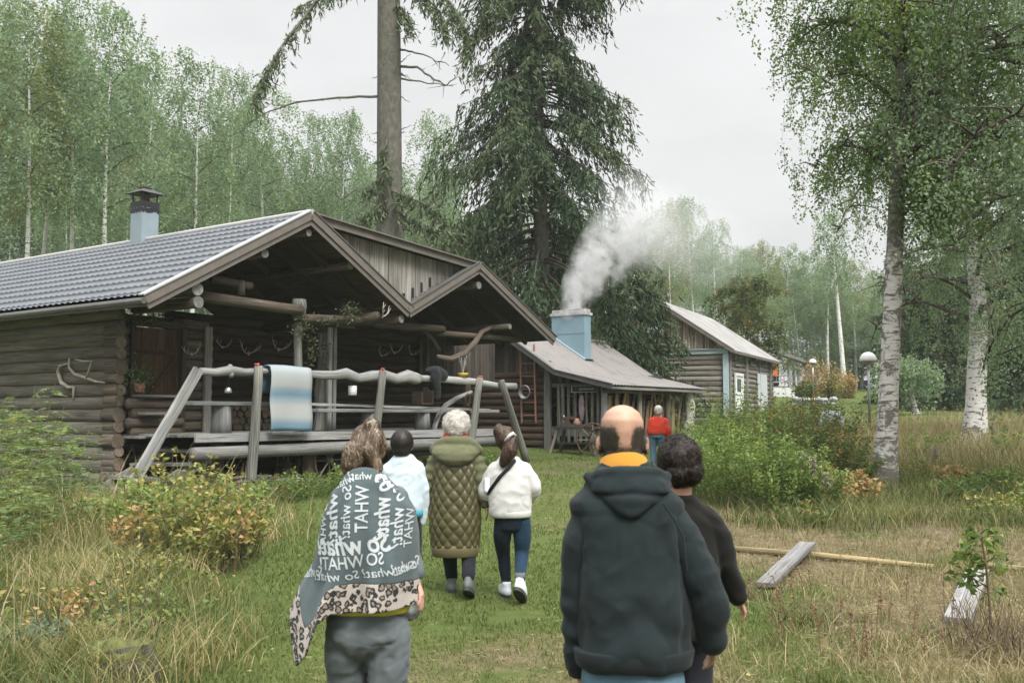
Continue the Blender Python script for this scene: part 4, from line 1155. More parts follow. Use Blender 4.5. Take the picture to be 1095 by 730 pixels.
# ------------------------------------------------------------------ barn
BF = Frame(10.04, 45.0, math.atan2(-.43, .903))
e0 = BF.hy(785, 375); ap = BF.hy(697, 319)
BRX, BRZ = ap[0], ap[2]; BEZ = e0[2]
BLEN = 11.3
bg = gz(9, 46) - .15
barn = tag(empty('log_barn', (BF.o.x, BF.o.y, 0), BF.a), 'weathered grey log barn with pale tin roof and blue trim', 'barn')
P0, P1, P2 = (0.0, BEZ), (BRX, BRZ), (2 * BRX, BEZ)
M['pale_tin'] = plain('pale_tin_roof', (.22, .217, .21), .8, var=.25, scale=1.0, bump=.1, spec=.2)
V_, F_, r_ = merge([corr(P1, P0, 0, BLEN, .3, .02), corr(P1, P2, 0, BLEN, .3, .02)])
link('roof', np_mesh('barn_roof', V_, F_, M['pale_tin'], r_), barn)
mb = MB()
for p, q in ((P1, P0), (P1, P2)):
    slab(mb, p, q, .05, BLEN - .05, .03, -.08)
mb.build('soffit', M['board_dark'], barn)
mb = MB()
for p, q in ((P1, P0), (P1, P2)):
    mb.beam((p[0], -.02, p[1] - .02), (q[0], -.02, q[1] - .02), .03, .18); mb.beam((p[0], BLEN + .02, p[1] - .02), (q[0], BLEN + .02, q[1] - .02), .03, .18)
    mb.beam((p[0], .0, p[1] + .07), (q[0], .0, q[1] + .07), .09, .03)
mb.beam((.0, 0, BEZ - .05), (.0, BLEN, BEZ - .05), .03, .1)
mb.build('verge_board', M['trim_brown'], barn)
XC, YG = -.42, .42
zt_ = BF.hy(776, 376, YG)[2]
mb = MB(); log_wall(mb, (2 * BRX - XC, YG), (XC, YG), bg, zt_, .24, .1); log_wall(mb, (XC, YG), (XC, BLEN - .4), bg, BEZ + .1, .24, .1)
log_wall(mb, (2 * BRX - XC, YG), (2 * BRX - XC, BLEN - .4), bg, BEZ + .1, .24, .1); log_wall(mb, (2 * BRX - XC, BLEN - .4), (XC, BLEN - .4), bg, zt_, .24, .1)
mb.build('wall', M['barn_log'], barn, smooth=True)
mb = MB(); x = 2 * BRX - XC + .06
wl_, wr_, wb_, wt_ = BF.hy(694, 365, YG)[0], BF.hy(708, 365, YG)[0], BF.hy(700, 374, YG)[2], BF.hy(700, 351, YG)[2]
while x < XC:
    zt = (slope_z(P1, P0, x) if x > BRX else slope_z(P1, P2, x)) - .1
    seg = [(zt_ + .1, zt)]
    if wl_ - .05 < x < wr_ + .05: seg = [(zt_ + .1, wb_), (wt_, zt)]
    for a, b in seg:
        if b - a > .03: mb.box((x, YG - .08 + random.uniform(0, .03), (a + b) / 2), (random.uniform(.11, .14), .03, b - a), grain=2)
    x += .15
mb.build('gable_boards', M['barn_board'], barn)
mb = MB()
mb.box((BRX, YG - .14, zt_ + .02), (-2 * BRX + 2 * XC + .2, .06, .2), grain=0); mb.box((BRX, YG - .18, zt_ + .13), (-2 * BRX + 2 * XC + .25, .14, .03), grain=0)
mb.build('trim_board', M['blue_trim'], barn)
mb = MB(); hz = zt_ - bg
for x in (XC - .02, BF.hy(703.5, 390, YG)[0], 2 * BRX - XC + .02): mb = MB(); mb.box((x, YG - .15, bg + hz / 2 - .05), (.24, .09, hz - .1), grain=2); tag(mb.build('pilaster', M['blue_trim'], barn), 'pale blue vertical board covering the log joints')
mb = MB()
for u in (799, 812.5, 824): y = BF.hx(u, 400, XC + .14)[1]; mb = MB(); mb.box((XC + .13, y, (bg + BEZ) / 2), (.08, .2, BEZ - bg - .1), grain=2); mb.build('pilaster', M['grey'], barn)
mb = MB(); mb.box((XC + .13, YG + .05, (bg + BEZ) / 2), (.09, .24, BEZ - bg - .1), grain=2)
mb.build('pilaster', M['grey'], barn)
wn_ = empty('window', (0, 0, 0), 0, barn)
mb = MB(); cx = (wl_ + wr_) / 2; cz = (wb_ + wt_) / 2; ww = wr_ - wl_; wh = wt_ - wb_
for x in (wl_, cx, wr_): mb.box((x, YG - .12, cz), (.1 if x != cx else .06, .1, wh + .1), grain=2)
for z in (wb_, wb_ + wh * .5, wt_): mb.box((cx, YG - .125, z), (ww + .12, .1, .1 if z != wb_ + wh * .5 else .05), grain=0)
mb.build('frame', M['blue_trim'], wn_)
mb = MB(); mb.box((cx, YG - .06, cz), (ww, .02, wh)); mb.build('pane', M['glass'], wn_)
# doors and hatches of the long wall
def wall_rect(u0, u1, vt, vb, x=XC + .14):
    a = BF.hx(u0, vt, x); b = BF.hx(u1, vb, x); return a[1], b[1], b[2], a[2]
y0, y1, _, z1 = wall_rect(785.5, 794, 401, 432); z0 = bg + .2
d1 = MB(); d1.box((XC + .14, (y0 + y1) / 2, (z0 + z1) / 2), (.05, y1 - y0, z1 - z0), grain=2); d1 = d1.build('door', M['white_paint'], barn); tag(d1, 'white door with a small window')
mb = MB(); mb.box((XC + .172, (y0 + y1) / 2, z1 - .45), (.02, (y1 - y0) * .5, .6)); mb.build('pane', M['glass'], d1)
mb = MB()
for yy in (y0, y1): mb.box((XC + .18, yy, (z0 + z1) / 2), (.06, .12, z1 - z0 + .1), grain=2)
mb.box((XC + .18, (y0 + y1) / 2, z1 + .05), (.065, y1 - y0 + .1, .12), grain=1); mb.box((XC + .18, (y0 + y1) / 2, z1 - .85), (.04, y1 - y0 - .15, .08), grain=1); mb.build('frame', M['white_paint'], d1)
y0, y1, _, z1 = wall_rect(810, 820.5, 399, 440)
mb = MB(); k = 8
for i in range(k): mb.box((XC + .14 + random.uniform(0, .01), y0 + (y1 - y0) * (i + .5) / k, (z0 + z1) / 2), (.05, (y1 - y0) / k - .015, z1 - z0), grain=2)
tag(mb.build('door', M['grey_door'], barn), 'wide pale grey plank door')
for u0, u1 in ((786.5, 792), (803, 808), (815, 818)):
    a, b, z0_, z1_ = wall_rect(u0, u1, 381, 391)
    w_ = empty('window', (0, 0, 0), 0, barn)
    mb = MB(); mb.box((XC + .12, (a + b) / 2, (z0_ + z1_) / 2), (.03, b - a, z1_ - z0_)); mb.build('pane', M['glass'], w_)
    mb = MB()
    for yy in (a, (a + b) / 2, b): mb.box((XC + .14, yy, (z0_ + z1_) / 2), (.05, .08, z1_ - z0_ + .1), grain=2)
    for zz in (z0_, z1_): mb.box((XC + .142, (a + b) / 2, zz), (.05, b - a + .1, .08), grain=1)
    mb.build('frame', M['grey'], w_)

# ------------------------------------------------------------------ cottage with a veranda far behind
cp = at(842, 416, 72); cgz = gz(cp.x, cp.y)
cot = tag(empty('cottage', (cp.x, cp.y, cgz - .2), R(-20)), 'small dark cottage with a railed veranda behind the barn', 'cottage')
pxm = 72 / F
mb = MB(); mb.prism([(-3.4, 4.6), (1.35, 2.75), (1.35, 2.65), (-3.4, 4.45)], 'y', -.4, 6); mb.prism([(-3.4, 4.6), (-7.5, 2.75), (-7.5, 2.65), (-3.4, 4.45)], 'y', -.4, 6); mb.build('roof', M['dark_sheet'], cot)
mb = MB(); mb.beam((-3.4, -.42, 4.55), (1.35, -.42, 2.72), .05, .2); mb.beam((-3.4, -.42, 4.55), (-7.5, -.42, 2.72), .05, .2); mb.build('verge_board', M['grey'], cot)
mb = MB(); log_wall(mb, (-7, .2), (-1.2, .2), 0, 2.75, .25, .12); log_wall(mb, (-1.2, .2), (-1.2, 6), 0, 3, .25, .12); log_wall(mb, (-7, 6), (-1.2, 6), 0, 2.7, .25, .12); log_wall(mb, (-7, .2), (-7, 6), 0, 2.7, .25, .12); mb.build('wall', M['log_red'], cot, smooth=True)
mb = MB()
x = -6.8
while x < -1.2:
    zt = 2.75 + (x + 7.5) / 4.1 * 1.8 if x < -3.4 else 4.5 - (x + 3.4) / 4.75 * 1.8
    if zt > 2.8: mb.box((x, .12, (2.7 + zt - .1) / 2), (.15, .03, zt - .1 - 2.7), grain=2)
    x += .17
mb.build('gable_boards', M['barn_board'], cot)
mb = MB(); mb.box((.0, 3, .95), (2.4, 6, .1)); mb.build('veranda_floor', M['grey'], cot)
mb = MB()
for x, y in ((1.1, 0), (0.2, 0), (1.1, 2), (1.1, 4), (1.1, 5.8)): mb = MB(); mb.box((x, y, 1.8), (.14, .14, 1.9), grain=2); mb.build('post', M['plank'], cot)
mb = MB()
for z in (1.3, 1.75): mb.box((0, -.03, z), (2.3, .06, .08)); mb.box((1.13, 3, z), (.06, 6, .08))
for k in range(9): mb.box((-1.0 + k * .26, -.03, 1.5), (.06, .04, .5), grain=2)
for k in range(20): mb.box((1.13, k * .3 + .1, 1.5), (.04, .06, .5), grain=2)
mb.build('railing', M['plank'], cot)
mb = MB(); mb.box((-.2, -.1, .42), (2.2, .12, .95)); mb.build('base_wall', M['white_paint'], cot)
mb = MB(); mb.box((-.9, -.02, 2.2), (.5, .08, 1.0)); mb.build('curtain', plain('orange_curtain', (.5, .16, .04), .8, var=.3), cot)

# ------------------------------------------------------------------ lamps
M['lamp_white'] = plain('white_opal_dome', (.72, .73, .72), .35, var=.03, spec=.5)
def lamp(p, h, r, label):
    t = tag(empty('garden_lamp', p), label, 'lamp', 'garden lamps on the lawn')
    mb = MB(); mb.tube([(0, 0, -.1), (0, 0, h * .5), (0, 0, h - .22)], [.045, .042, .038], 10); mb.build('pole', M['steel'], t, smooth=True)
    mb = MB(); mb.lathe([(.02, -.3), (r * .75, -.26), (r * 1.0, -.16), (r * 1.0, -.14)], (0, 0, h), n=24); mb.build('lower_shade', M['stone'], t, smooth=True)
    mb = MB(); prof = [(r * 1.06 * math.cos(a), -.14 + r * 1.02 * math.sin(a)) for a in np.linspace(0, math.pi / 2 * .98, 9)]; mb.lathe([(r * 1.06, -.18)] + prof, (0, 0, h), n=24); mb.build('dome', M['lamp_white'], t, smooth=True)
    mb = MB(); mb.tube([(0, 0, h - .4), (0, 0, h - .27)], .06, 10); mb.build('collar', M['steel'], t)
    return t
p = ghit(930.5, 467); hh = at(929, 380, p.y).z - p.z
print('LAMP', p, hh)
lamp((p.x, p.y, p.z), hh, 8.3 * p.y / F, 'white domed garden lamp on a thin pole beside the large birch')
p2 = at(869, 385, 62); lamp((p2.x, p2.y, gz(p2.x, p2.y)), p2.z - gz(p2.x, p2.y), .22, 'far white domed garden lamp right of the cottage')

# ------------------------------------------------------------------ boulders
def boulder(p, s, label, group=None, seed=0, mat='stone'):
    mb = MB(); mb.sphere((0, 0, 0), s, 20, 14); me = mb.mesh('boulder', M[mat], True)
    for v in me.vertices:
        v.co *= 1 + .28 * mnoise.noise(v.co * (1.2 / max(s)) + Vector((seed * 3.1, 0, 0))) + .08 * mnoise.noise(v.co * (4 / max(s)))
    return tag(link('boulder', me, None, p), label, 'boulder', group)
q = at(889, 441, 33); boulder((q.x, q.y, gz(q.x, q.y) + .45), (.42, .38, .42), 'pale grey boulder behind the green shrubs', None, 3)
G = 'stones of the low wall by the cottage'
for i in range(20):
    u = 848 + (i % 10) * 4.8 + random.uniform(-1, 1) + 2 * (i // 10); Y = 58 + random.uniform(-.2, .2); q = at(u, 420, Y); s = random.uniform(.13, .2)
    boulder((q.x, q.y, gz(q.x, q.y) + s * .5 + .26 * (i // 10)), (s, s * .9, s * .8), 'grey stone in the low dry wall below the cottage', G, i)
p = ghit(126, 722); mb = MB()
M['moss'] = plain('moss', (.09, .10, .03), .95, var=.5, scale=14, bump=.8)
# ------------------------------------------------------------------ loose timber on the right
p = [ghit(u, v) for u, v in ((780, 590), (998, 610))]
mb = MB(); d_ = p[1] - p[0]; mb.tube([(0, 0, 0), d_ * .5 + Vector((0, 0, .01)), d_], [.034, .036, .026], 12)
tag(mb.build('long_pole', M['pole'], None, p[0] + Vector((0, 0, .04)), smooth=True), 'long yellowish peeled pole lying across the dry ground', 'pole')
pp = [ghit(u, v) for u, v in ((1046, 607), (1110, 614))]; mb = MB(); d_ = pp[1] - pp[0]; mb.tube([(0, 0, 0), d_], [.03, .03], 12)
tag(mb.build('long_pole', M['pole'], None, pp[0] + Vector((0, 0, .04)), smooth=True), 'peeled pole reaching out of the right edge of the photo', 'pole')
def plank(a, b, w, lift0, lift1, label):
    A, B = ghit(*a), ghit(*b); mb = MB(); A.z += lift0; B.z += lift1; mb.beam(Vector((0, 0, 0)), B - A, w, .045); tag(mb.build('plank', M['plank_grey'], None, A, bevel=.004), label, 'plank', 'loose planks on the dry ground')
plank((818, 631), (864, 595), .165, .05, .14, 'grey plank propped on the long yellow pole')
plank((1024, 670), (1046, 624), .20, .05, .12, 'grey plank lying beside the young rowan')
# stump at lower left
p = ghit(128, 724)
mb = MB(); mb.tube([(0, 0, -.1), (.02, 0, .06), (0, .02, .17)], [.30, .22, .18], 18, wob=.12); st = mb.build('tree_stump', M['board_dark'], None, p, smooth=False); tag(st, 'low mossy tree stump in the rough grass', 'stump')
mb = MB(); mb.sphere((-.02, .0, .14), (.25, .2, .09), 16, 10); me = mb.mesh('moss', M['moss'], True)
for v in me.vertices: v.co *= 1 + .25 * mnoise.noise(v.co * 9)
link('moss', me, st)
# ------------------------------------------------------------------ bark
def bark_birch(name, dark_amt=.5, base_dark=1.2, white=(.56, .55, .52), dark_above=None):
    n = nodes(name); o = n.obj()
    a = n.noise(o, 1, 4, .65, .3, sc=(3.2, 3.2, 17)); b = n.noise(o, 1, 4, .7, .8, sc=(4.5, 4.5, 4.0)); c = n.noise(o, 1, 3, .6, sc=(9, 9, 60))
    sp = n.new('ShaderNodeSeparateXYZ'); n.link(o, sp.inputs[0])
    low = n.math('MULTIPLY', n.math('SUBTRACT', 1.0, n.math('DIVIDE', sp.outputs['Z'], base_dark), True), .12)
    col = n.ramp(c, [(.3, tuple(x * .72 for x in white)), (.6, white), (.8, tuple(min(1, x * 1.12) for x in white))])
    m1 = n.ramp(n.math('ADD', a, low), [(.60 - .08 * dark_amt, (0, 0, 0)), (.66 - .06 * dark_amt, (1, 1, 1))])
    m2 = n.ramp(n.math('ADD', b, low), [(.62 - .12 * dark_amt, (0, 0, 0)), (.68 - .1 * dark_amt, (1, 1, 1))])
    col = n.mix(m1, col, (.10, .09, .08)); col = n.mix(m2, col, (.13, .12, .10))
    if dark_above: col = n.mix(n.math('MULTIPLY', n.math('SUBTRACT', n.math('ADD', sp.outputs['Z'], n.math('MULTIPLY', b, 3.0)), dark_above, True), .8, True), col, (.075, .07, .06))
    return n.done(n.bsdf(col, .8, n.math('ADD', a, b), .5, .02, .2))
M['birch_bark'] = bark_birch('birch_bark', .25, white=(.64, .63, .61))
M['birch_bark_old'] = bark_birch('old_birch_bark', .95, .9, (.50, .49, .46), 5.2)
M['twig'] = plain('birch_twig', (.07, .055, .045), .8, var=.3)
M['spruce_bark'] = None
n = nodes('spruce_bark'); o = n.obj(); a = n.noise(o, 1, 5, .7, .2, sc=(9, 9, 5)); b = n.noise(o, 1, 3, .6, sc=(2, 2, .8))
M['spruce_bark'] = n.done(n.bsdf(n.mix(n.math('MULTIPLY', b, .6), n.ramp(a, [(.3, (.045, .040, .034)), (.55, (.115, .105, .092)), (.75, (.19, .18, .16))]), (.10, .115, .08)), .9, a, .8, .03, .15))
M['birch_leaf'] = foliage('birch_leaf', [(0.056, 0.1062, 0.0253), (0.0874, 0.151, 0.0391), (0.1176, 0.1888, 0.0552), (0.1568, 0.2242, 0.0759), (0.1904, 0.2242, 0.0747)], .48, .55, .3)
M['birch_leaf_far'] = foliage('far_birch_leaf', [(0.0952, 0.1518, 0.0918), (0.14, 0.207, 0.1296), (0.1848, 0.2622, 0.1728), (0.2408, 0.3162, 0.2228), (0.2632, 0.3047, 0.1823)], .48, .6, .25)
M['birch_leaf_yellow'] = foliage('yellowing_birch_leaf', [(0.105, 0.14, 0.0585), (0.1628, 0.2016, 0.0845), (0.21, 0.2352, 0.104), (0.2625, 0.2576, 0.1105)], .42, .6, .25)
M['spruce_leaf'] = foliage('spruce_needles', [(0.0144, 0.03, 0.0144), (0.0264, 0.05, 0.0228), (0.0456, 0.075, 0.0336), (0.078, 0.1025, 0.0504), (0.102, 0.125, 0.066)], .12, .7, .2)
M['spruce_leaf_pale'] = foliage('pale_spruce_needles', [(.045, .070, .036), (.075, .105, .055), (.11, .14, .08), (.15, .175, .105)], .2, .7, .2)
M['alder_leaf'] = foliage('alder_leaf', [(.03, .055, .015), (.055, .085, .022), (.085, .11, .03), (.17, .12, .03)], .35)

def curve_pts(p, d, L, rise, droop, m, g, wob=.06):
    """a limb: leaves along d, first rising then sagging"""
    out = [p]; q = p.copy(); dr = d.copy()
    for k in range(m):
        t = (k + 1) / m
        dr = unit(dr + np.array([0, 0, rise * (1 - t) - droop * t]) + g.normal(size=3) * wob)
        q = q + dr * L / m; out.append(q)
    return np.array(out)
def birch_parts(seed, H, z0, Rm, n_limb, n_twig, n_leaf, ls, r0, hang=(.5, 1.4), lean=(0, 0), limb_r=.03, profile=None, bend=.3, minr=.012, az_bias=None, keep=None, limb_sides=5, up=.55, trunk_pts=None, rtop=.16):
    g = np.random.default_rng(seed)
    mb = MB(); m = 14
    if trunk_pts is None:
        ph = g.random() * 6
        trunk = np.array([[lean[0] * (k / m) + bend * .12 * math.sin(k / m * 5 + ph), lean[1] * (k / m) + bend * .12 * math.cos(k / m * 4 + ph), H * k / m] for k in range(m + 1)])
    else:
        trunk = np.array(trunk_pts)
    zt = trunk[:, 2]
    rad = [r0 * (1.25 if k == 0 else 1) * (1 - (1 - rtop) * (z / H) ** .9) for k, z in enumerate(zt)]
    mb.tube([(trunk[0][0], trunk[0][1], -.4)] + [tuple(p) for p in trunk], [r0 * 1.5] + rad, 14 if limb_sides > 4 else 8, wob=.03)
    trunk_at = lambda z: np.array([np.interp(z, zt, trunk[:, 0]), np.interp(z, zt, trunk[:, 1]), z])
    S = []; LEN_ = []; lm = MB()
    for i in range(n_limb):
        t = ((i + g.random()) / n_limb)
        z = z0 + (H * .995 - z0) * t
        az = i * 2.399 + g.normal() * .35
        if az_bias is not None and g.random() < az_bias[1]: az = az_bias[0] + g.normal() * .8
        pr = profile(t) if profile else (math.sin(math.pi * min(1, .24 + .68 * t)) ** .75)
        L = Rm * pr * g.uniform(.75, 1.2) + .25
        e = up * (1 - .2 * t) + g.normal() * .12
        d = np.array([math.cos(az) * math.cos(e), math.sin(az) * math.cos(e), math.sin(e)])
        P = curve_pts(trunk_at(z), d, L, .25, .75, 7, g)
        rb = max(minr, limb_r * (L / Rm) * (1 - .4 * t))
        lm.tube([tuple(p) for p in P], list(np.linspace(rb, minr * .5, len(P))), limb_sides)
        nt_ = max(3, int(n_twig * (.4 + .6 * L / Rm)))
        f = g.uniform(.18, 1.0, nt_) ** .8
        idx_ = f * (len(P) - 1); k0 = np.minimum(idx_.astype(int), len(P) - 2); fr = (idx_ - k0)[:, None]
        base = P[k0] * (1 - fr) + P[k0 + 1] * fr
        off = g.normal(size=(nt_, 3)) * np.array([.42, .42, .22]) * (.35 + .28 * L / max(1, Rm) * Rm ** .5)
        S.append(base + off); LEN_.append(g.uniform(hang[0], hang[1], nt_))
        # side branches for the larger limbs
        if limb_sides > 4:
            for j in range(0, nt_, 4):
                q = base[j] + off[j]; lm.tube([tuple(base[j]), tuple((base[j] + q) / 2 + np.array([0, 0, .06])), tuple(q)], [rb * .35, rb * .25, .004], 3)
    S = np.concatenate(S); Ls = np.concatenate(LEN_); n_ = len(S)
    if keep is not None:
        k_ = keep(S); S = S[k_]; Ls = Ls[k_]; n_ = len(S)
    dirs = unit(np.stack([g.normal(size=n_) * .28, g.normal(size=n_) * .28, -np.ones(n_)], -1))
    tt = (np.arange(n_leaf)[None, :] + g.random((n_, n_leaf))) / n_leaf
    C = S[:, None, :] + dirs[:, None, :] * (tt * Ls[:, None])[:, :, None] + g.normal(size=(n_, n_leaf, 3)) * (.055 + .10 * ls)
    C = C.reshape(-1, 3)
    D = np.repeat(dirs, n_leaf, 0) * .55 + g.normal(size=C.shape) * .55
    # clump brightness: neighbouring twigs share a tone
    tone = np.repeat(np.clip(.5 + .22 * g.normal(size=n_), 0, 1), n_leaf)
    r = np.clip(tone + .16 * g.normal(size=len(C)), 0, 1)
    return mb, lm, leaves(C, D, ls * g.uniform(.7, 1.25, len(C)), ls * .62 * g.uniform(.8, 1.2, len(C)), r, g), (S, dirs, Ls)
def tree_obj(name, parts, bark, leaf, loc, label, cat, group=None, rz=0, twigs=False, limb_mat='twig'):
    mb, lm, lv = parts[:3]
    t = tag(empty(name, loc, rz), label, cat, group)
    mb.build('trunk', M[bark], t, smooth=True)
    if twigs:
        S, dirs, Ls = parts[3]
        for s_, d, L in zip(S[::2], dirs[::2], Ls[::2]): lm.tube([tuple(s_ - d * .05), tuple(s_ + d * L)], [.004, .002], 3, caps=False)
    lm.build('limbs', M[limb_mat], t, smooth=True)
    link('crown', np_mesh(name + '_crown', lv[0], lv[1], M[leaf], lv[2]), t)
    return t

# ------------------------------------------------------------------ birch forest behind
def forest_protos():
    P = []
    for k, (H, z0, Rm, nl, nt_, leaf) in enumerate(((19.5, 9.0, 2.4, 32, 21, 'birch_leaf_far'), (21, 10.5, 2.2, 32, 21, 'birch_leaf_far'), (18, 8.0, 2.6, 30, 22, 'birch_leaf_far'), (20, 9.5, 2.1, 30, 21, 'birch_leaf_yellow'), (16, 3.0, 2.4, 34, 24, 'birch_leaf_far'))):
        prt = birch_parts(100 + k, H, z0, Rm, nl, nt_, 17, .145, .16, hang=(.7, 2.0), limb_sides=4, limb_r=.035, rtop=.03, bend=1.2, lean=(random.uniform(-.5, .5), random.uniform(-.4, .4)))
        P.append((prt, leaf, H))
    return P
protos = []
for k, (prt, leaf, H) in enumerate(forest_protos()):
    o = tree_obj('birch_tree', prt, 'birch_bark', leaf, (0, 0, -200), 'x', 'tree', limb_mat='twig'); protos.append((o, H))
used = set()
def put_birch(u, Y, vtop, label, group, kind=None, s_w=None):
    k = kind if kind is not None else random.randrange(3)
    src, H = protos[k]
    X = (u - 547.5) / F * Y * 1.005; z = gz(X, Y)
    top = at(u, vtop, Y).z; h = max(8, top - z); s = h / H
    if k in used: o = copy_tree(src)
    else: o = src; used.add(k)
    o.location = (X, Y, z); o.rotation_euler = (random.uniform(-.02, .02), random.uniform(-.02, .02), random.uniform(0, 6.28)); sw = s_w or s * random.uniform(.95, 1.15); o.scale = (sw, sw, s)
    tag(o, label, 'tree', group)
GL = 'birches of the forest behind the cabin'
lab1 = 'slender white-trunked birch in the front row behind the cabin'
for u, Y, vt, k in ((-40, 40, -60, 0), (22, 44, -10, 3), (38, 47, 10, 1), (72, 46, -10, 1), (107, 42, -8, 0), (157, 50, 62, 2), (199, 46, 55, 0), (240, 52, 70, 1), (287, 56, 95, 2), (334, 58, 118, 0), (365, 54, 110, 1), (455, 60, 120, 2)):
    put_birch(u, Y, vt, lab1, GL, k)
lab2 = 'birch deeper in the forest behind the cabin'
for i in range(34):
    u = -70 + i * 16.5 + random.uniform(-8, 8); Y = random.uniform(58, 82)
    vt = np.interp(u, [-70, 0, 140, 170, 300, 400, 480], [10, 30, 60, 110, 150, 160, 170]) + random.uniform(-5, 55)
    put_birch(u, Y, vt, lab2, GL, random.choice([0, 1, 2, 2, 4, 4, 3]))
GU = 'young leafy birches below the forest at the left'
for i in range(22):
    u = -60 + i * 25 + random.uniform(-8, 8); put_birch(u, random.uniform(62, 78), random.uniform(165, 205), 'low bushy young birch between the trunks behind the cabin', GU, 4, 1.0)
GR = 'birches of the forest on the right'
lab3 = 'tall birch at the forest edge beyond the barn'
for u, Y, vt, k in ((690, 85, 232, 0), (716, 80, 212, 3), (742, 84, 208, 1), (768, 88, 236, 2), (790, 82, 262, 0), (818, 88, 256, 3), (846, 92, 262, 2), (868, 90, 268, 0), (886, 84, 268, 1), (912, 88, 275, 3), (936, 80, 300, 2)):
    put_birch(u, Y, vt, lab3, GR, k, .95)
lab4 = 'birch standing deep in the forest on the right'
for i in range(30):
    u = 660 + i * 16.5 + random.uniform(-7, 7); Y = random.uniform(92, 118); vt = np.interp(u, [660, 740, 900, 1000, 1150], [258, 255, 295, 265, 200]) + random.uniform(-5, 35)
    put_birch(u, Y, vt, lab4, GR, random.choice([0, 1, 2, 4]), random.uniform(.95, 1.2))
for i in range(16):
    u = 850 + i * 17 + random.uniform(-6, 6); put_birch(u, random.uniform(86, 92), random.uniform(325, 350), 'low young birch at the edge of the lawn', 'young trees at the lawn edge', 4, 1.0)
# middle: forest glimpsed behind the spruces and the forge
for i in range(14):
    u = 470 + i * 16; put_birch(u, random.uniform(66, 84), random.uniform(215, 250), 'birch seen through the gaps of the big spruce', 'birches behind the big spruce', random.choice([0, 1, 2, 4]))

# ------------------------------------------------------------------ spruces
def spruce_parts(seed, H, z0, Rm, r0, whorl=.42, per=6, ts=.34, dens=1.0, droop=.32, upturn=.22, prof=None, gap=.0, hang=1.0):
    g = np.random.default_rng(seed); mb = MB(); m = 12
    mb.tube([(0, 0, -.4)] + [(.1 * math.sin(k * .8), .08 * math.cos(k), H * k / m) for k in range(m + 1)], [r0 * 1.4] + [r0 * (1 - .93 * k / m) + .01 for k in range(m + 1)], 14)
    lm = MB(); CC = []; DD = []; LL = []; TT = []
    z = z0
    while z < H - .2:
        t = (z - z0) / (H - z0)
        Lw = (prof(t) if prof else (1 - t) ** .75) * Rm
        for k in range(per):
            if g.random() < gap: continue
            az = g.random() * 6.283; L = Lw * g.uniform(.5, 1.25) + .15
            nseg = 8; tt = np.linspace(0, 1, nseg + 1); up0 = .10 * (1 - t) + .25 * t
            dz = L * (up0 * tt - (droop + .25 * up0) * tt ** 1.6 * 1.3 + upturn * tt ** 3.2)
            side = g.normal() * .08
            px = L * tt; bx = np.cos(az) * px - np.sin(az) * side * px * tt; by = np.sin(az) * px + np.cos(az) * side * px * tt
            P = np.stack([bx, by, z + dz + g.uniform(-.3, .3) * whorl], -1)
            lm.tube([tuple(p) for p in P], list(np.linspace(.012 + .012 * L, .005, nseg + 1)), 4, caps=False)
            # side twigs hang as curtains from the branch
            nt_ = int(max(4, L * 12 * dens)); f = g.uniform(.15, 1, nt_) ** .75
            ii = f * nseg; k0 = np.minimum(ii.astype(int), nseg - 1); fr = (ii - k0)[:, None]; base = P[k0] * (1 - fr) + P[k0 + 1] * fr
            dirb = unit(P[k0 + 1] - P[k0]); lat = np.stack([-np.sin(az) * np.ones(nt_), np.cos(az) * np.ones(nt_), np.zeros(nt_)], -1) * g.choice([-1, 1], nt_)[:, None]
            tl = hang * (g.uniform(.25, .8, nt_) * (.35 + .35 * L / Rm * Rm ** .5))
            dd = unit(dirb * .55 + lat * g.uniform(.3, 1.1, nt_)[:, None] + np.array([0, 0, -1.0]) * (hang * g.uniform(.3, 1.3, nt_))[:, None])
            kk = 6; s_ = (np.arange(kk)[None] + g.random((nt_, kk))) / kk
            sag = np.zeros((nt_, kk, 3)); sag[:, :, 2] = -.25 * (s_ ** 2) * tl[:, None]
            c = base[:, None] + dd[:, None] * (s_ * tl[:, None])[:, :, None] + sag + g.normal(size=(nt_, kk, 3)) * .03
            CC.append(c.reshape(-1, 3)); DD.append((np.repeat(dd, kk, 0) + g.normal(size=(nt_ * kk, 3)) * .35)); LL.append(np.full(nt_ * kk, ts) * g.uniform(.6, 1.2, nt_ * kk))
            tone = np.clip(.42 + .18 * g.normal() + .25 * (f - .5), 0, 1); TT.append(np.clip(np.repeat(tone, kk) + .15 * g.normal(size=nt_ * kk), 0, 1))
        z += whorl * g.uniform(.75, 1.25)
    C = np.concatenate(CC); D = np.concatenate(DD); L_ = np.concatenate(LL); T_ = np.concatenate(TT)
    return mb, lm, leaves(C, D, L_, L_ * .17 + .02, T_, g)
# the big dark spruce
Y = 38.0; X = (577 - 547.5) / F * Y; 
prt = spruce_parts(5, 31, 2.5, 4.35, .36, whorl=.33, per=6, ts=.30, dens=1.2, droop=.55, upturn=.2, hang=1.7, prof=lambda t: (1 - t) ** .42 * (1 - .42 * math.exp(-((t - .46) / .045) ** 2)), gap=.15)
tree_obj('spruce_tree', prt, 'spruce_bark', 'spruce_leaf', (X, Y, gz(X, Y)), 'huge dark drooping spruce rising behind the smoking chimney', 'tree')
print('SPRUCE leaves', len(prt[2][1]))
# shorter spruce between forge and barn
Y = 42.0; X = (672 - 547.5) / F * Y
prt2 = spruce_parts(6, 8.6, .3, 2.9, .16, whorl=.3, per=6, ts=.3, dens=1.1, prof=lambda t: (1 - t) ** .8)
tree_obj('spruce_tree', prt2, 'spruce_bark', 'spruce_leaf', (X, Y, gz(X, Y)), 'shorter dark spruce between the forge chimney and the barn gable', 'tree')
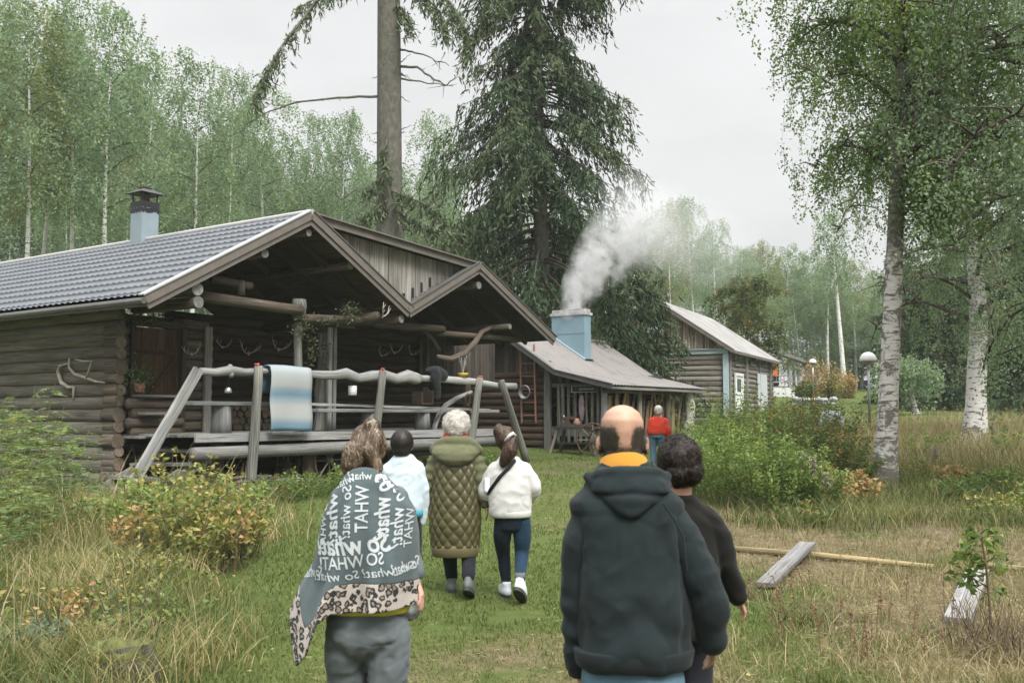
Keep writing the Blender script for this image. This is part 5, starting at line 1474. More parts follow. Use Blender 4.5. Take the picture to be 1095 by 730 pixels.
# distant spruces at the right lawn edge
prt3 = spruce_parts(8, 12, .3, 2.6, .16, whorl=.38, per=6, ts=.34, dens=.9)
s0 = None
for i, (u, Y, s) in enumerate(((965, 58, .85), (1005, 50, .9), (1052, 60, 1.1), (1090, 52, 1.0), (1125, 48, 1.2), (900, 95, .9), (945, 92, .9), (980, 80, 1.0))):
    X = (u - 547.5) / F * Y
    o = tree_obj('spruce_tree', prt3, 'spruce_bark', 'spruce_leaf_pale' if False else 'spruce_leaf', (X, Y, gz(X, Y)), 'x', 'tree') if s0 is None else copy_tree(s0)
    s0 = s0 or o
    o.location = (X, Y, gz(X, Y)); o.scale = (s, s, s); o.rotation_euler = (0, 0, i * 1.7)
    tag(o, 'dark young spruce at the far edge of the right lawn', 'tree', 'spruces at the lawn edge')
# orange-topped alder by the barn roof
Y = 60; X = (800 - 547.5) / F * Y
prt = birch_parts(44, 7.6, 2.0, 2.6, 30, 22, 18, .17, .1, hang=(.2, .7), limb_sides=4, up=.8)
tree_obj('alder_tree', prt, 'twig', 'alder_leaf', (X, Y, gz(X, Y)), 'round dark tree with orange tinged leaves behind the barn roof', 'tree')
# bare-trunk leaning birch on the lawn edge
Y = 78; X0 = at(905, 415, Y); 
mbt = MB(); a = at(903, 412, Y); b = at(893, 300, Y); a.z = gz(a.x, a.y)
# ------------------------------------------------------------------ old larch-like spruce: tall trunk behind the cabin
Y = 30.0; tx = at(419, 240, Y).x
t = tag(empty('spruce_tree', (tx, Y, gz(tx, Y))), 'tall bare grey spruce trunk with drooping needles behind the cabin roof', 'tree')
z0_ = gz(tx, Y); mb = MB(); m = 12; Ht = 26
mb.tube([((at(np.interp(k, [0, 5, 12], [421, 417, 411]), 0, Y).x - tx), 0, Ht * k / m - (.3 if k == 0 else 0)) for k in range(m + 1)], [.40 if k else .5 for k in range(4)] + [.385 - .016 * k for k in range(9)], 18, wob=.02)
mb.build('trunk', M['spruce_bark'], t, smooth=True)
lm = MB(); CC = []; DD = []; g = np.random.default_rng(77)
def rel(u, v, dy=0): 
    p = at(u, v, Y + dy); return np.array([p.x - tx, dy, p.z - z0_])
def needles(P, n_tw, hang, size=.3, dens=6, out=.35):
    P = np.array(P); k = len(P) - 1; f = g.uniform(.1, 1, n_tw); ii = f * k; k0 = np.minimum(ii.astype(int), k - 1); fr = (ii - k0)[:, None]
    base = P[k0] * (1 - fr) + P[k0 + 1] * fr
    dd = unit(g.normal(size=(n_tw, 3)) * np.array([out, out, .2]) + np.array([0, 0, -1.0])); tl = g.uniform(hang * .35, hang, n_tw)
    s_ = (np.arange(dens)[None] + g.random((n_tw, dens))) / dens
    c = base[:, None] + dd[:, None] * (s_ * tl[:, None])[:, :, None] + g.normal(size=(n_tw, dens, 3)) * .03
    CC.append(c.reshape(-1, 3)); DD.append(np.repeat(dd, dens, 0) + g.normal(size=(n_tw * dens, 3)) * .5)
def limb(pts, r0, needles_n=0, hang=.8, twigs=0):
    P = np.array([rel(*p) for p in pts]); 
    # smooth the polyline
    tt = np.linspace(0, len(P) - 1, 14); Q = np.stack([np.interp(tt, np.arange(len(P)), P[:, i]) for i in range(3)], -1) + g.normal(size=(14, 3)) * .015
    lm.tube([tuple(q) for q in Q], list(np.linspace(r0, r0 * .3, 14)), 6)
    if needles_n: needles(Q, needles_n, hang)
    for _ in range(twigs):
        q = Q[g.integers(3, 13)]; e = q + np.array([g.normal() * .25, g.normal() * .2, -abs(g.normal()) * .15 + .05]); lm.tube([tuple(q), tuple(e)], [.012, .004], 4)
limb([(412, -60, 0), (370, -30, -.5), (335, 5, -1.0), (305, 45, -1.5), (285, 75, -2), (272, 110, -2.2)], .07, 150, .9)
limb([(412, -40, 0), (390, -22, .8), (350, -8, 1.4), (318, 10, 1.8)], .05, 90, .7)
limb([(416, -60, 0), (450, -30, -.4), (480, 0, -.8), (498, 30, -1), (500, 60, -1.1)], .06, 150, 1.0)
limb([(416, -40, 0), (440, -15, .6), (468, 10, 1.0), (480, 40, 1.2)], .05, 110, .9)
limb([(418, 0, 0), (432, 10, -.5), (440, 30, -.8)], .03, 50, .8)
limb([(416, -70, 0), (470, -55, 1), (520, -20, 1.5), (540, 10, 1.6)], .06, 120, .9)
limb([(408, 103, 0), (370, 104, -.4), (330, 107, -.8), (290, 118, -1.1), (262, 134, -1.3)], .045, 0, 0, 16)
limb([(426, 52, 0), (450, 58, -.5), (480, 70, -1)], .035, 0, 0, 5)
limb([(426, 72, 0), (448, 72, -.5), (462, 84, -.8), (478, 92, -.9), (488, 82, -1)], .045, 0, 0, 6)
limb([(426, 84, 0), (450, 88, .4), (485, 92, .8)], .035, 0, 0, 6)
for k in range(16):
    v = g.uniform(40, 230); sg = g.choice([-1, 1]); u0 = 417 + sg * 10; limb([(u0, v, 0), (u0 + sg * g.uniform(6, 16), v + g.uniform(-14, 8), -.3)], .018)
# live tufts low on the trunk, just above the cabin roof
limb([(410, 190, -.3), (398, 196, -.8), (388, 206, -1.2)], .025, 45, .6); limb([(420, 205, -.4), (440, 212, -.9), (462, 222, -1.2), (478, 236, -1.4)], .03, 80, .6)
limb([(414, 214, -.4), (398, 226, -.9), (380, 236, -1.2)], .03, 60, .5); limb([(420, 224, -.4), (446, 238, -1), (470, 250, -1.3)], .03, 70, .5); limb([(414, 150, -.4), (410, 170, -.6), (416, 190, -.7)], .02, 30, .5)
lm.build('branch', M['spruce_bark'], t, smooth=True)
C = np.concatenate(CC); D = np.concatenate(DD); lv = leaves(C, D, g.uniform(.16, .32, len(C)), .055, None, g)
link('needles', np_mesh('spruce_needles', lv[0], lv[1], M['spruce_leaf_pale'], lv[2]), t)

# ------------------------------------------------------------------ the two near birches on the right
p = ghit(947, 524); Yb = p.y
print('BIRCH1', p)
trk = []
for z in np.linspace(0, 15.5, 15):
    # follow the photographed lean
    v_est = 443 - (z + p.z - 1.6) / Yb * F
    u_ = np.interp(v_est, [-400, 0, 120, 300, 420, 524], [972, 966, 962, 958, 952, 946])
    trk.append((at(u_, v_est, Yb).x - p.x, .1 * math.sin(z * .5), z))
def prof_b(t): return .45 + .75 * min(1, t * 4) ** .8 * .55 + .4 * math.sin(math.pi * min(1, t * 1.1 + .1))
prt = birch_parts(9, 15.5, 4.6, 1.95, 46, 50, 36, .068, .195, hang=(.35, 1.15), limb_r=.055, profile=prof_b, keep=lambda S: S[:, 2] > 4.3, trunk_pts=trk, minr=.012, az_bias=(0.2, .25), up=.6, rtop=.25)
tree_obj('birch_tree', prt, 'birch_bark_old', 'birch_leaf', p, 'large birch with dark-blotched white trunk beside the domed lamp', 'tree', twigs=True)
p = ghit(1041, 476); p.y; Y2 = p.y
print('BIRCH2', p)
trk = [(at(np.interp(z, [0, 1.2, 3, 14], [1041, 1046, 1050, 1030]), 443, Y2).x - p.x, .1 * math.sin(z), z) for z in np.linspace(0, 15, 15)]
prt = birch_parts(10, 15, 2.9, 3.3, 50, 48, 32, .085, .30, hang=(.5, 1.6), limb_r=.07, profile=lambda t: 1.0 + .3 * math.sin(math.pi * t), keep=lambda S: (S[:, 0] > -.7) | (S[:, 2] > 5.2), trunk_pts=trk, up=.35, rtop=.2)
tree_obj('birch_tree', prt, 'birch_bark', 'birch_leaf_far', p, 'leaning thick white birch trunk at the right under hanging leaves', 'tree', twigs=True)
# birch standing outside the frame on the right whose branches hang into the picture
p = Vector((10.4, 15.5, gz(10.4, 15.5)))
prt = birch_parts(12, 13, 2.6, 3.5, 42, 46, 32, .075, .2, hang=(.6, 1.7), limb_r=.06, profile=lambda t: 1.0 + .3 * math.sin(math.pi * t), keep=lambda S: (S[:, 0] > -2.0) | (S[:, 2] > 5.0), up=.45, az_bias=(2.9, .4))
tree_obj('birch_tree', prt, 'birch_bark', 'birch_leaf_far', p, 'birch at the right edge whose branches hang into the photo', 'tree', twigs=True)
# thin leaning trunks at the lawn edge
for u0, v0, u1, v1, Yt, r, lab in ((903, 413, 893, 290, 74, .22, 'pale bare leaning birch trunk right of the cottage'), (980, 432, 972, 405, 45, .16, 'short slanting white birch trunk left of the thick right birch')):
    a = at(u0, v0, Yt); b = at(u1, v1, Yt); a.z = gz(a.x, a.y)
    h = b.z - a.z
    prt = birch_parts(int(u0), h * 1.5, h * .8, 1.6, 18, 16, 16, .14, r, hang=(.5, 1.2), limb_sides=4, lean=((b.x - a.x) * 1.5, 0), bend=.3)
    tree_obj('birch_tree', prt, 'birch_bark', 'birch_leaf_far', a, lab, 'tree')
# ------------------------------------------------------------------ grass (stuff)
M['grass_green'] = foliage('lawn_blades', [(.050, .080, .018), (.082, .114, .030), (.118, .142, .044), (.175, .172, .07), (.30, .26, .145)], .3, .6, .25)
M['grass_straw'] = foliage('straw_blades', [(.10, .115, .04), (.165, .15, .068), (.25, .21, .115), (.33, .28, .165), (.42, .37, .25)], .25, .7, .2)
M['grass_rough'] = foliage('rough_blades', [(.045, .078, .022), (.08, .118, .036), (.135, .155, .058), (.24, .21, .095), (.38, .32, .17)], .3, .65, .2)
def blades(X, Y, h, w, lean=.5, r=None, g=None, seg=3, zoff=0.0):
    g = g or rng; n = len(X); Z = ground(X, Y) - .01 + zoff
    az = g.random(n) * 6.283; ln = lean * g.uniform(.2, 1.2, n) * h; ta = az + g.normal(size=n) * .9
    dx, dy = np.cos(az), np.sin(az); px, py = -np.sin(ta), np.cos(ta)
    V = []
    for k in range(seg + 1):
        t = k / seg; ww = w * (1 - t ** 1.5) * .5 + .0004
        cx = X + dx * ln * t ** 2; cy = Y + dy * ln * t ** 2; cz = Z + h * (t - .22 * lean * t ** 2.5)
        V.append(np.stack([cx - px * ww, cy - py * ww, cz], -1)); V.append(np.stack([cx + px * ww, cy + py * ww, cz], -1))
    V = np.stack(V, 1).reshape(-1, 3); b = (np.arange(n) * (2 * (seg + 1)))[:, None]
    F_ = np.concatenate([b + np.array([[2 * k, 2 * k + 1, 2 * k + 3, 2 * k + 2]]) for k in range(seg)], 1).reshape(-1, 4)
    return V, F_, np.repeat(np.clip(r if r is not None else g.random(n), 0, 1), seg)
def field(n, y0, y1, g, margin=.7, p=1.6):
    n = int(n * 1.12); margin = .7 if margin > .58 else margin
    """points spread over the wedge of ground in front of the photographer, thinning with distance"""
    t = g.random(n); a = 1 - p
    Y = (y0 ** a + t * (y1 ** a - y0 ** a)) ** (1 / a); X = (g.random(n) * 2 - 1) * (margin * Y + .8)
    return X, Y
# cabin and buildings keep grass out
def inside(X, Y, fr, x0, x1, y0, y1):
    dx, dy = X - fr.o.x, Y - fr.o.y; a = dx * fr.x.x + dy * fr.x.y; b = dx * fr.y.x + dy * fr.y.y
    return (a > x0) & (a < x1) & (b > y0) & (b < y1)
def clear(X, Y):
    return ~(inside(X, Y, CF, -1.7, 11.5, .15, 14) | inside(X, Y, SF, -7.5, -.3, .2, 6) | inside(X, Y, BF, -8, -.3, .2, 11.3))
def rough_left(X, Y):
    e = -2.0 - .09 * (Y - 6) + .5 * np.sin(Y * 1.1)
    return smooth(e - X, -.1, .9) * smooth(Y, 3.6, 5.2) * smooth(Y, 17.5, 16)
def shrub_band(X, Y):
    """overgrown strip right of the lawn"""
    return smooth(X, 2.7 + .10 * (Y - 14), 3.4 + .10 * (Y - 14)) * smooth(Y, 12.6, 13.6) * smooth(Y, 26, 22)
def straw_band(X, Y):
    return smooth(X, 6.5, 8.0) * smooth(Y, 19, 21) * smooth(Y, 40, 32)
g = np.random.default_rng(21)
X, Y = field(330000, 3.2, 34, g)
dr_ = dryness(X, Y); keep = clear(X, Y) & (g.random(len(X)) > dr_ * .55) & (g.random(len(X)) > .8 * shrub_band(X, Y)) & (fbm(X, Y, .6, 40) > .25)
X, Y, dr_ = X[keep], Y[keep], dr_[keep]
h = (.022 + .035 * fbm(X, Y, .8, 9)) * g.uniform(.6, 1.4, len(X)) * (1 + .03 * Y); w = .0035 + .0007 * Y
r = np.clip(.30 * fbm(X, Y, 1.7, 5) + .22 * g.random(len(X)) + .75 * dr_ ** 1.2 + .06 * (g.random(len(X)) < .1) * 5, 0, 1)
v_, f_, r_ = blades(X, Y, h, w, .7, r, g, 2)
tag(link('lawn_grass', np_mesh('lawn_grass', v_, f_, M['grass_green'], r_)), kind='stuff')
# far lawn tufts
X, Y = field(60000, 34, 90, g, .56); keep = clear(X, Y); X, Y = X[keep], Y[keep]
v_, f_, r_ = blades(X, Y, g.uniform(.05, .12, len(X)), .03, .6, .15 + .4 * g.random(len(X)), g, 1)
tag(link('far_lawn_grass', np_mesh('far_lawn_grass', v_, f_, M['grass_green'], r_)), kind='stuff')
# straw lying on the dry patch, and dry blades standing in it
X, Y = field(90000, 3.2, 17, g); dr_ = dryness(X, Y); keep = (g.random(len(X)) < dr_ * 1.1) & clear(X, Y); X, Y = X[keep], Y[keep]
az = g.random(len(X)) * 6.283; D = np.stack([np.cos(az), np.sin(az), g.normal(size=len(X)) * .18], -1)
keep = (X > 1.4) | (g.random(len(X)) < .35); X, Y, D = X[keep], Y[keep], D[keep]
C = np.stack([X, Y, ground(X, Y) + .012 + .02 * g.random(len(X))], -1)
lv = leaves(C, D, g.uniform(.03, .17, len(X)) * np.where(X > 1.4, 1, .6), g.uniform(.002, .006, len(X)), np.clip(.25 + .5 * g.random(len(X)) + .25 * fbm(X, Y, .7, 12) , 0, 1), g)
tag(link('straw_litter', np_mesh('straw_litter', lv[0], lv[1], M['grass_straw'], lv[2])), kind='stuff')
X, Y = field(90000, 3.4, 18, g); dr_ = dryness(X, Y); pt = fbm(X, Y, .55, 17); keep = (g.random(len(X)) < 1.3 * dr_ * smooth(pt, .36, .58)) & (X > 1.2) & clear(X, Y); X, Y = X[keep], Y[keep]
v_, f_, r_ = blades(X, Y, g.uniform(.06, .24, len(X)), .006, .9, np.clip(.1 + .75 * g.random(len(X)), 0, 1), g)
tag(link('dry_grass', np_mesh('dry_grass', v_, f_, M['grass_straw'], r_)), kind='stuff')
# rough grass of the left bank
X, Y = field(190000, 3.6, 17.5, g, .62, 1.4); k = rough_left(X, Y); pt = fbm(X, Y, .8, 23); keep = (g.random(len(X)) < k * smooth(pt, .25, .55)) & clear(X, Y); X, Y, pt = X[keep], Y[keep], pt[keep]
h = g.uniform(.12, .5, len(X)) * (.6 + .8 * pt) * np.clip(.5 + (Y - 4) * .09, .4, 1.1); v_, f_, r_ = blades(X, Y, h, .005 + .0006 * Y, .9, np.clip(.15 + .72 * g.random(len(X)) + .9 * (fbm(X, Y, .9, 31) - .42), 0, 1), g)
tag(link('rough_grass', np_mesh('rough_grass', v_, f_, M['grass_rough'], r_)), kind='stuff')
# long dry stalks above it
X, Y = field(5200, 5, 15.5, g, .6, 1.2); k = rough_left(X, Y) * smooth(Y, 5.5, 7.5); keep = (g.random(len(X)) < k * .6 * smooth(fbm(X, Y, .9, 33), .4, .6)) & clear(X, Y); X, Y = X[keep], Y[keep]
v_, f_, r_ = blades(X, Y, g.uniform(.5, 1.15, len(X)), .008, .55, np.clip(.35 + .6 * g.random(len(X)), 0, 1), g, 4)
tag(link('dry_stalks', np_mesh('dry_stalks', v_, f_, M['grass_straw'], r_)), kind='stuff')
# pale tall grass on the right
X, Y = field(60000, 19.5, 40, g, .62, 1.2); k = straw_band(X, Y); keep = (g.random(len(X)) < k) & clear(X, Y); X, Y = X[keep], Y[keep]
v_, f_, r_ = blades(X, Y, g.uniform(.35, .85, len(X)), .016, .6, np.clip(.15 + .75 * g.random(len(X)), 0, 1), g)
tag(link('tall_pale_grass', np_mesh('tall_pale_grass', v_, f_, M['grass_straw'], r_)), kind='stuff')
# mid-height mixed growth round the near birch
X, Y = field(90000, 12.4, 26, g, .62, 1.2); k = np.maximum(shrub_band(X, Y), .0); keep = (g.random(len(X)) < k * smooth(fbm(X, Y, 1.1, 51), .28, .5)) & clear(X, Y); X, Y = X[keep], Y[keep]
v_, f_, r_ = blades(X, Y, g.uniform(.1, .5, len(X)), .012, .9, np.clip(.8 * g.random(len(X)) + .5 * (fbm(X, Y, 1.3, 52) - .45), 0, 1), g)
tag(link('meadow_grass', np_mesh('meadow_grass', v_, f_, M['grass_rough'], r_)), kind='stuff')

# ------------------------------------------------------------------ shrubs and weeds, each a thing
M['leaf_fresh'] = foliage('fresh_shrub_leaf', [(0.0594, 0.1064, 0.026), (0.1026, 0.168, 0.042), (0.1458, 0.2184, 0.06), (0.1944, 0.2632, 0.08), (0.27, 0.2968, 0.095)], .4)
M['leaf_rose'] = foliage('rose_leaf', [(0.0322, 0.0688, 0.0198), (0.0575, 0.1063, 0.0286), (0.0862, 0.1438, 0.0396), (0.1265, 0.1625, 0.044), (0.276, 0.1375, 0.044)], .3)
M['leaf_yellow'] = foliage('yellowing_leaf', [(.06, .10, .03), (.11, .15, .05), (.19, .20, .06), (.28, .26, .08), (.40, .32, .13)], .35)
M['leaf_orange'] = foliage('orange_leaf', [(.13, .15, .05), (.24, .20, .075), (.36, .26, .11), (.40, .24, .12), (.26, .16, .08)], .3)
M['leaf_pinnate'] = foliage('pinnate_leaf', [(.06, .10, .036), (.10, .15, .055), (.14, .195, .075), (.19, .235, .09), (.30, .28, .085)], .4)
M['leaf_blue'] = foliage('bluish_leaf', [(.06, .10, .06), (.10, .15, .10), (.15, .20, .14)], .25)
M['stem'] = plain('brown_stem', (.11, .08, .05), .85, var=.4)
M['stem_green'] = plain('green_stem', (.10, .12, .05), .85, var=.3)
def shrub(name, x, y, h, rad, stems, per, ls, leaf, label, group=None, seed=0, stem='stem', low=.15, spread=.8, pinnate=False, elong=.6, cat='shrub', berries=0, mix2=None, r=.006):
    g = np.random.default_rng(seed + 1000); mb = MB(); CC = []; DD = []; TT = []; z0 = gz(x, y)
    tips = []
    for k in range(stems):
        az = g.random() * 6.283; rr = rad * math.sqrt(g.random()); hh = h * g.uniform(.65, 1.05) * (1 - .35 * (rr / rad) ** 2)
        b = np.array([math.cos(az) * rr * (1 - spread * .6), math.sin(az) * rr * (1 - spread * .6), -.03]); e = np.array([math.cos(az) * rr * 1.15 + g.normal() * .06, math.sin(az) * rr * 1.15 + g.normal() * .06, hh])
        m_ = b * .5 + e * .5 + np.array([-(e - b)[0] * .15, -(e - b)[1] * .15, hh * .06])
        tt = np.linspace(0, 1, 7)[:, None]; P = (1 - tt) ** 2 * b + 2 * tt * (1 - tt) * m_ + tt ** 2 * e
        mb.tube([tuple(p) for p in P], list(np.linspace(r, r * .4, 7)), 4, caps=False); tips.append(P[-1])
        f = low + (1 - low) * g.random(per) ** .8; ii = f * 6; k0 = np.minimum(ii.astype(int), 5); fr = (ii - k0)[:, None]; base = P[k0] * (1 - fr) + P[k0 + 1] * fr
        a2 = g.random(per) * 6.283; ln = g.uniform(.4, 1.0, per) * ls * (5 if pinnate else 2.2)
        out = np.stack([np.cos(a2), np.sin(a2), g.uniform(-.15, .5, per)], -1)
        tone = .45 + .2 * g.normal()
        if pinnate:
            q = 7; s_ = np.linspace(.2, 1, q)
            ax = base[:, None] + out[:, None] * (s_[None] * ln[:, None])[:, :, None]; ax[:, :, 2] -= (s_[None] ** 2) * ln[:, None] * .35
            sidev = np.stack([-np.sin(a2), np.cos(a2), np.zeros(per)], -1)
            for sg in (-1, 1):
                dd = unit(sidev * sg + out * .4 + np.array([0, 0, -.15])); c = ax + dd[:, None] * ls * .5
                CC.append(c.reshape(-1, 3)); DD.append(np.repeat(dd, q, 0) + g.normal(size=(per * q, 3)) * .12); TT.append(np.clip(tone + .25 * (np.repeat(f, q) - .5) + .13 * g.normal(size=per * q), 0, 1))
        else:
            c = base + out * ln[:, None] * .6; CC.append(c); DD.append(out + g.normal(size=(per, 3)) * .45); TT.append(np.clip(tone + .3 * (f - .5) + .17 * g.normal(size=per), 0, 1))
    C = np.concatenate(CC); D = np.concatenate(DD); T = np.concatenate(TT)
    lv = leaves(C, D, ls * g.uniform(.7, 1.35, len(C)), ls * elong * g.uniform(.7, 1.2, len(C)), T, g, bend=.2)
    t = tag(empty(name, (x, y, z0)), label, cat, group)
    mb.build('stems', M[stem], t)
    link('leaves', np_mesh(name + '_leaves', lv[0], lv[1], M[leaf], lv[2]), t)
    if berries:
        bb = MB()
        for i in g.integers(0, len(C), berries): bb.sphere(C[i] + g.normal(size=3) * .02, .014, 6, 4)
        bb.build('berries', M['red_orange'], t)
    return t
def place(u, Y): return (u - 547.5) / F * Y * 1.003, Y
# right-hand thicket: raspberry and nettle in front, rose bushes behind
G1 = 'light green shrubs in the thicket right of the lawn'
for i, (u, Y, h, rad) in enumerate(((752, 16.6, 1.05, .55), (775, 15.6, 1.2, .6), (800, 15.0, 1.2, .6), (826, 14.6, 1.05, .55), (848, 14.8, 1.1, .55), (770, 17.5, 1.45, .6), (800, 17.2, 1.55, .65), (868, 14.9, .85, .5), (784, 19.5, 1.75, .7), (745, 18.6, 1.2, .6), (765, 21.5, 1.75, .8), (800, 22.0, 1.9, .8))):
    x, y = place(u, Y); shrub('shrub', x, y, h * 1.08, rad, 42, 52, .055, 'leaf_fresh', 'fresh green leafy shrub in the thicket between lawn and planks', G1, i, 'stem_green', .2)
G2 = 'dark rose bushes in front of the barn'
for i, (u, Y, h, rad) in enumerate(((836, 17.6, 1.72, .75), (868, 17.2, 1.65, .75), (896, 17.0, 1.2, .6), (850, 19.5, 1.9, .8), (884, 19, 1.7, .8), (818, 18.8, 1.75, .7))):
    x, y = place(u, Y); shrub('rose_bush', x, y, h * 1.05, rad, 46, 62, .052, 'leaf_rose', 'dark green rose bush with reddish leaf tips in front of the barn', G2, 40 + i, 'stem', .1, berries=6)
G3 = 'orange leaved plants at the birch foot'
for i, (u, Y, h) in enumerate(((880, 15.7, .6), (905, 16.0, .7), (922, 15.9, .6), (1010, 18.6, .5), (896, 15.5, .45))):
    x, y = place(u, Y); shrub('withering_plant', x, y, h, .28, 14, 16, .085, 'leaf_orange', 'withering plant with orange leaves near the large birch', G3, 60 + i, low=.3, cat='plant')
G4 = 'low green weeds round the large birch'
for i in range(26):
    u = random.uniform(800, 1110); Y = random.uniform(13.6, 19.5); x, y = place(u, Y)
    if abs(u - 948) < 16 and Y < 18: continue
    shrub('weed', x, y, random.uniform(.25, .6), random.uniform(.25, .45), 14, 16, .07, random.choice(['leaf_fresh', 'leaf_rose', 'leaf_fresh', 'leaf_yellow']), 'low leafy weed on the overgrown ground round the large birch', G4, 80 + i, 'stem_green', .2, cat='plant')
for i, (u, Y, h) in enumerate(((985, 22, .9), (1010, 23.5, .7), (1078, 22.5, .8))):
    x, y = place(u, Y); shrub('weed', x, y, h, .5, 20, 26, .07, 'leaf_fresh', 'green bushy weed in the pale grass by the thick right birch', 'weeds in the pale grass', 120 + i, 'stem_green', .1, cat='plant')
# fluffy seed spikes of fireweed
M['fluff'] = foliage('fluffy_seed', [(.22, .20, .15), (.30, .28, .22), (.38, .36, .30)], .3)
for i, (u, v, Y) in enumerate(((854, 483, 14.6), (867, 488, 14.4), (880, 505, 14.4), (996, 477, 19))):
    x, y = place(u, Y); h = at(u, v, Y).z - gz(x, y); g2 = np.random.default_rng(i); nl = 160
    t = tag(empty('fireweed', (x, y, gz(x, y))), 'fluffy white fireweed seed spike in the right thicket', 'plant', 'fireweed spikes'); mb = MB(); mb.tube([(0, 0, 0), (.02, 0, h * .6), (.0, .0, h)], .005, 4); mb.build('stem', M['stem'], t)
    z = g2.uniform(h * .62, h, nl); C = np.stack([g2.normal(size=nl) * .035, g2.normal(size=nl) * .035, z], -1); lv = leaves(C, g2.normal(size=(nl, 3)), .06, .02, None, g2); link('seed_fluff', np_mesh('fluff', lv[0], lv[1], M['fluff'], lv[2]), t)
# left bank: tall pinnate shrubs, yellowing shrubs, weeds
G5 = 'tall feather-leaved shrubs at the cabin wall'
for i, (u, Y, h, rad) in enumerate(((28, 12.4, 2.0, .45), (-10, 12.0, 1.8, .6), (60, 12.2, 1.55, .5), (20, 10.6, 1.4, .6), (62, 10.4, 1.25, .5), (-40, 10.5, 1.6, .6), (0, 9.2, 1.05, .5))):
    x, y = place(u, Y); shrub('false_spirea', x, y, h, rad, 9, 13, .065, 'leaf_pinnate', 'tall shrub with feathery leaves in front of the grey side wall', G5, 140 + i, 'stem_green', .15, pinnate=True, elong=.3)
G6 = 'yellowing shrubs below the porch'
for i, (u, Y, h, rad) in enumerate(((170, 10.6, .95, .45), (205, 9.9, .95, .5), (240, 10.3, .95, .42), (258, 10.8, .95, .32), (190, 11.8, 1.0, .5), (225, 11.6, 1.0, .45), (146, 11.0, .7, .4))):
    x, y = place(u, Y); shrub('shrub', x, y, h, rad, 26, 26, .07, 'leaf_yellow' if i % 3 else 'leaf_fresh', 'shrub turning yellow at the foot of the porch steps', G6, 160 + i, 'stem', .15)
for i, (u, Y, h) in enumerate(((150, 10.0, .7), (246, 10.1, .75), (268, 10.9, .6))):
    x, y = place(u, Y); shrub('withering_plant', x, y, h, .22, 12, 14, .075, 'leaf_orange', 'plant with peach coloured leaves among the yellowing shrubs', 'peach leaved plants by the porch', 180 + i, low=.45, cat='plant')
G7 = 'leafy weeds on the left bank'
# green tufts scattered on the dry ground by the planks
X, Y = field(90000, 3.6, 16, g); pt = fbm(X, Y, .5, 61); keep = (X > 1.0) & (g.random(len(X)) < smooth(pt, .52, .66)) & (dryness(X, Y) > .1); X, Y = X[keep], Y[keep]
v_, f_, r_ = blades(X, Y, g.uniform(.05, .20, len(X)), .007, .8, np.clip(.7 * g.random(len(X)), 0, 1), g)
tag(link('tuft_grass', np_mesh('tuft_grass', v_, f_, M['grass_rough'], r_)), kind='stuff')
for i in range(34):
    u = random.uniform(-30, 250); Y = random.uniform(6.4, 12); x, y = place(u, Y)
    if x > -2.3 - .12 * (Y - 6): continue
    shrub('weed', x, y, random.uniform(.2, .55), random.uniform(.2, .35), 12, 14, .05, random.choice(['leaf_fresh', 'leaf_yellow', 'leaf_pinnate', 'leaf_yellow']), 'small leafy weed in the rough grass of the left bank', G7, 200 + i, 'stem', .2, cat='plant')
x, y = place(36, 6.5); shrub('weed', x, y, .3, .26, 16, 22, .045, 'leaf_blue', 'bluish leaved weed at the lower left corner', None, 240, 'stem', .1, cat='plant')
x, y = place(75, 7.0); shrub('weed', x, y, .4, .2, 12, 14, .05, 'leaf_orange', 'reddish weed at the lower left corner', None, 241, 'stem', .2, cat='plant')
G8 = 'green weeds under the deck edge'
for i, (u, Y, h) in enumerate(((300, 16.2, .5), (318, 16.4, .55), (336, 16.8, .5), (356, 17.4, .45), (374, 17.8, .5), (285, 15.6, .5), (450, 20.0, .5), (478, 21.0, .4), (520, 22.5, .45))):
    x, y = place(u, Y); shrub('weed', x, y, h, .42, 22, 22, .055, 'leaf_rose' if i % 2 else 'leaf_fresh', 'dark leafy weed growing along the deck edge', G8, 260 + i, 'stem_green', .05, cat='plant')
# golden bushes and beds by the far cottage
for i, (u, Y, h, lf, lb) in enumerate(((875, 66, 3.0, 'leaf_orange', 'tall golden columnar bush right of the cottage'), (903, 70, 2.1, 'leaf_orange', 'round golden bush below the leaning birch'), (888, 66, 1.8, 'leaf_yellow', 'low yellow green bush between the two golden bushes'), (858, 64, 1.6, 'leaf_rose', 'dark green bush in front of the cottage base'), (881, 36, 1.3, 'leaf_rose', 'small dark conifer-like bush behind the boulder'))):
    x, y = place(u, Y); shrub('garden_bush', x, y, h, h * .38, 40, 40, .16 if Y > 50 else .07, lf, lb, None, 280 + i, low=.02, spread=.4)
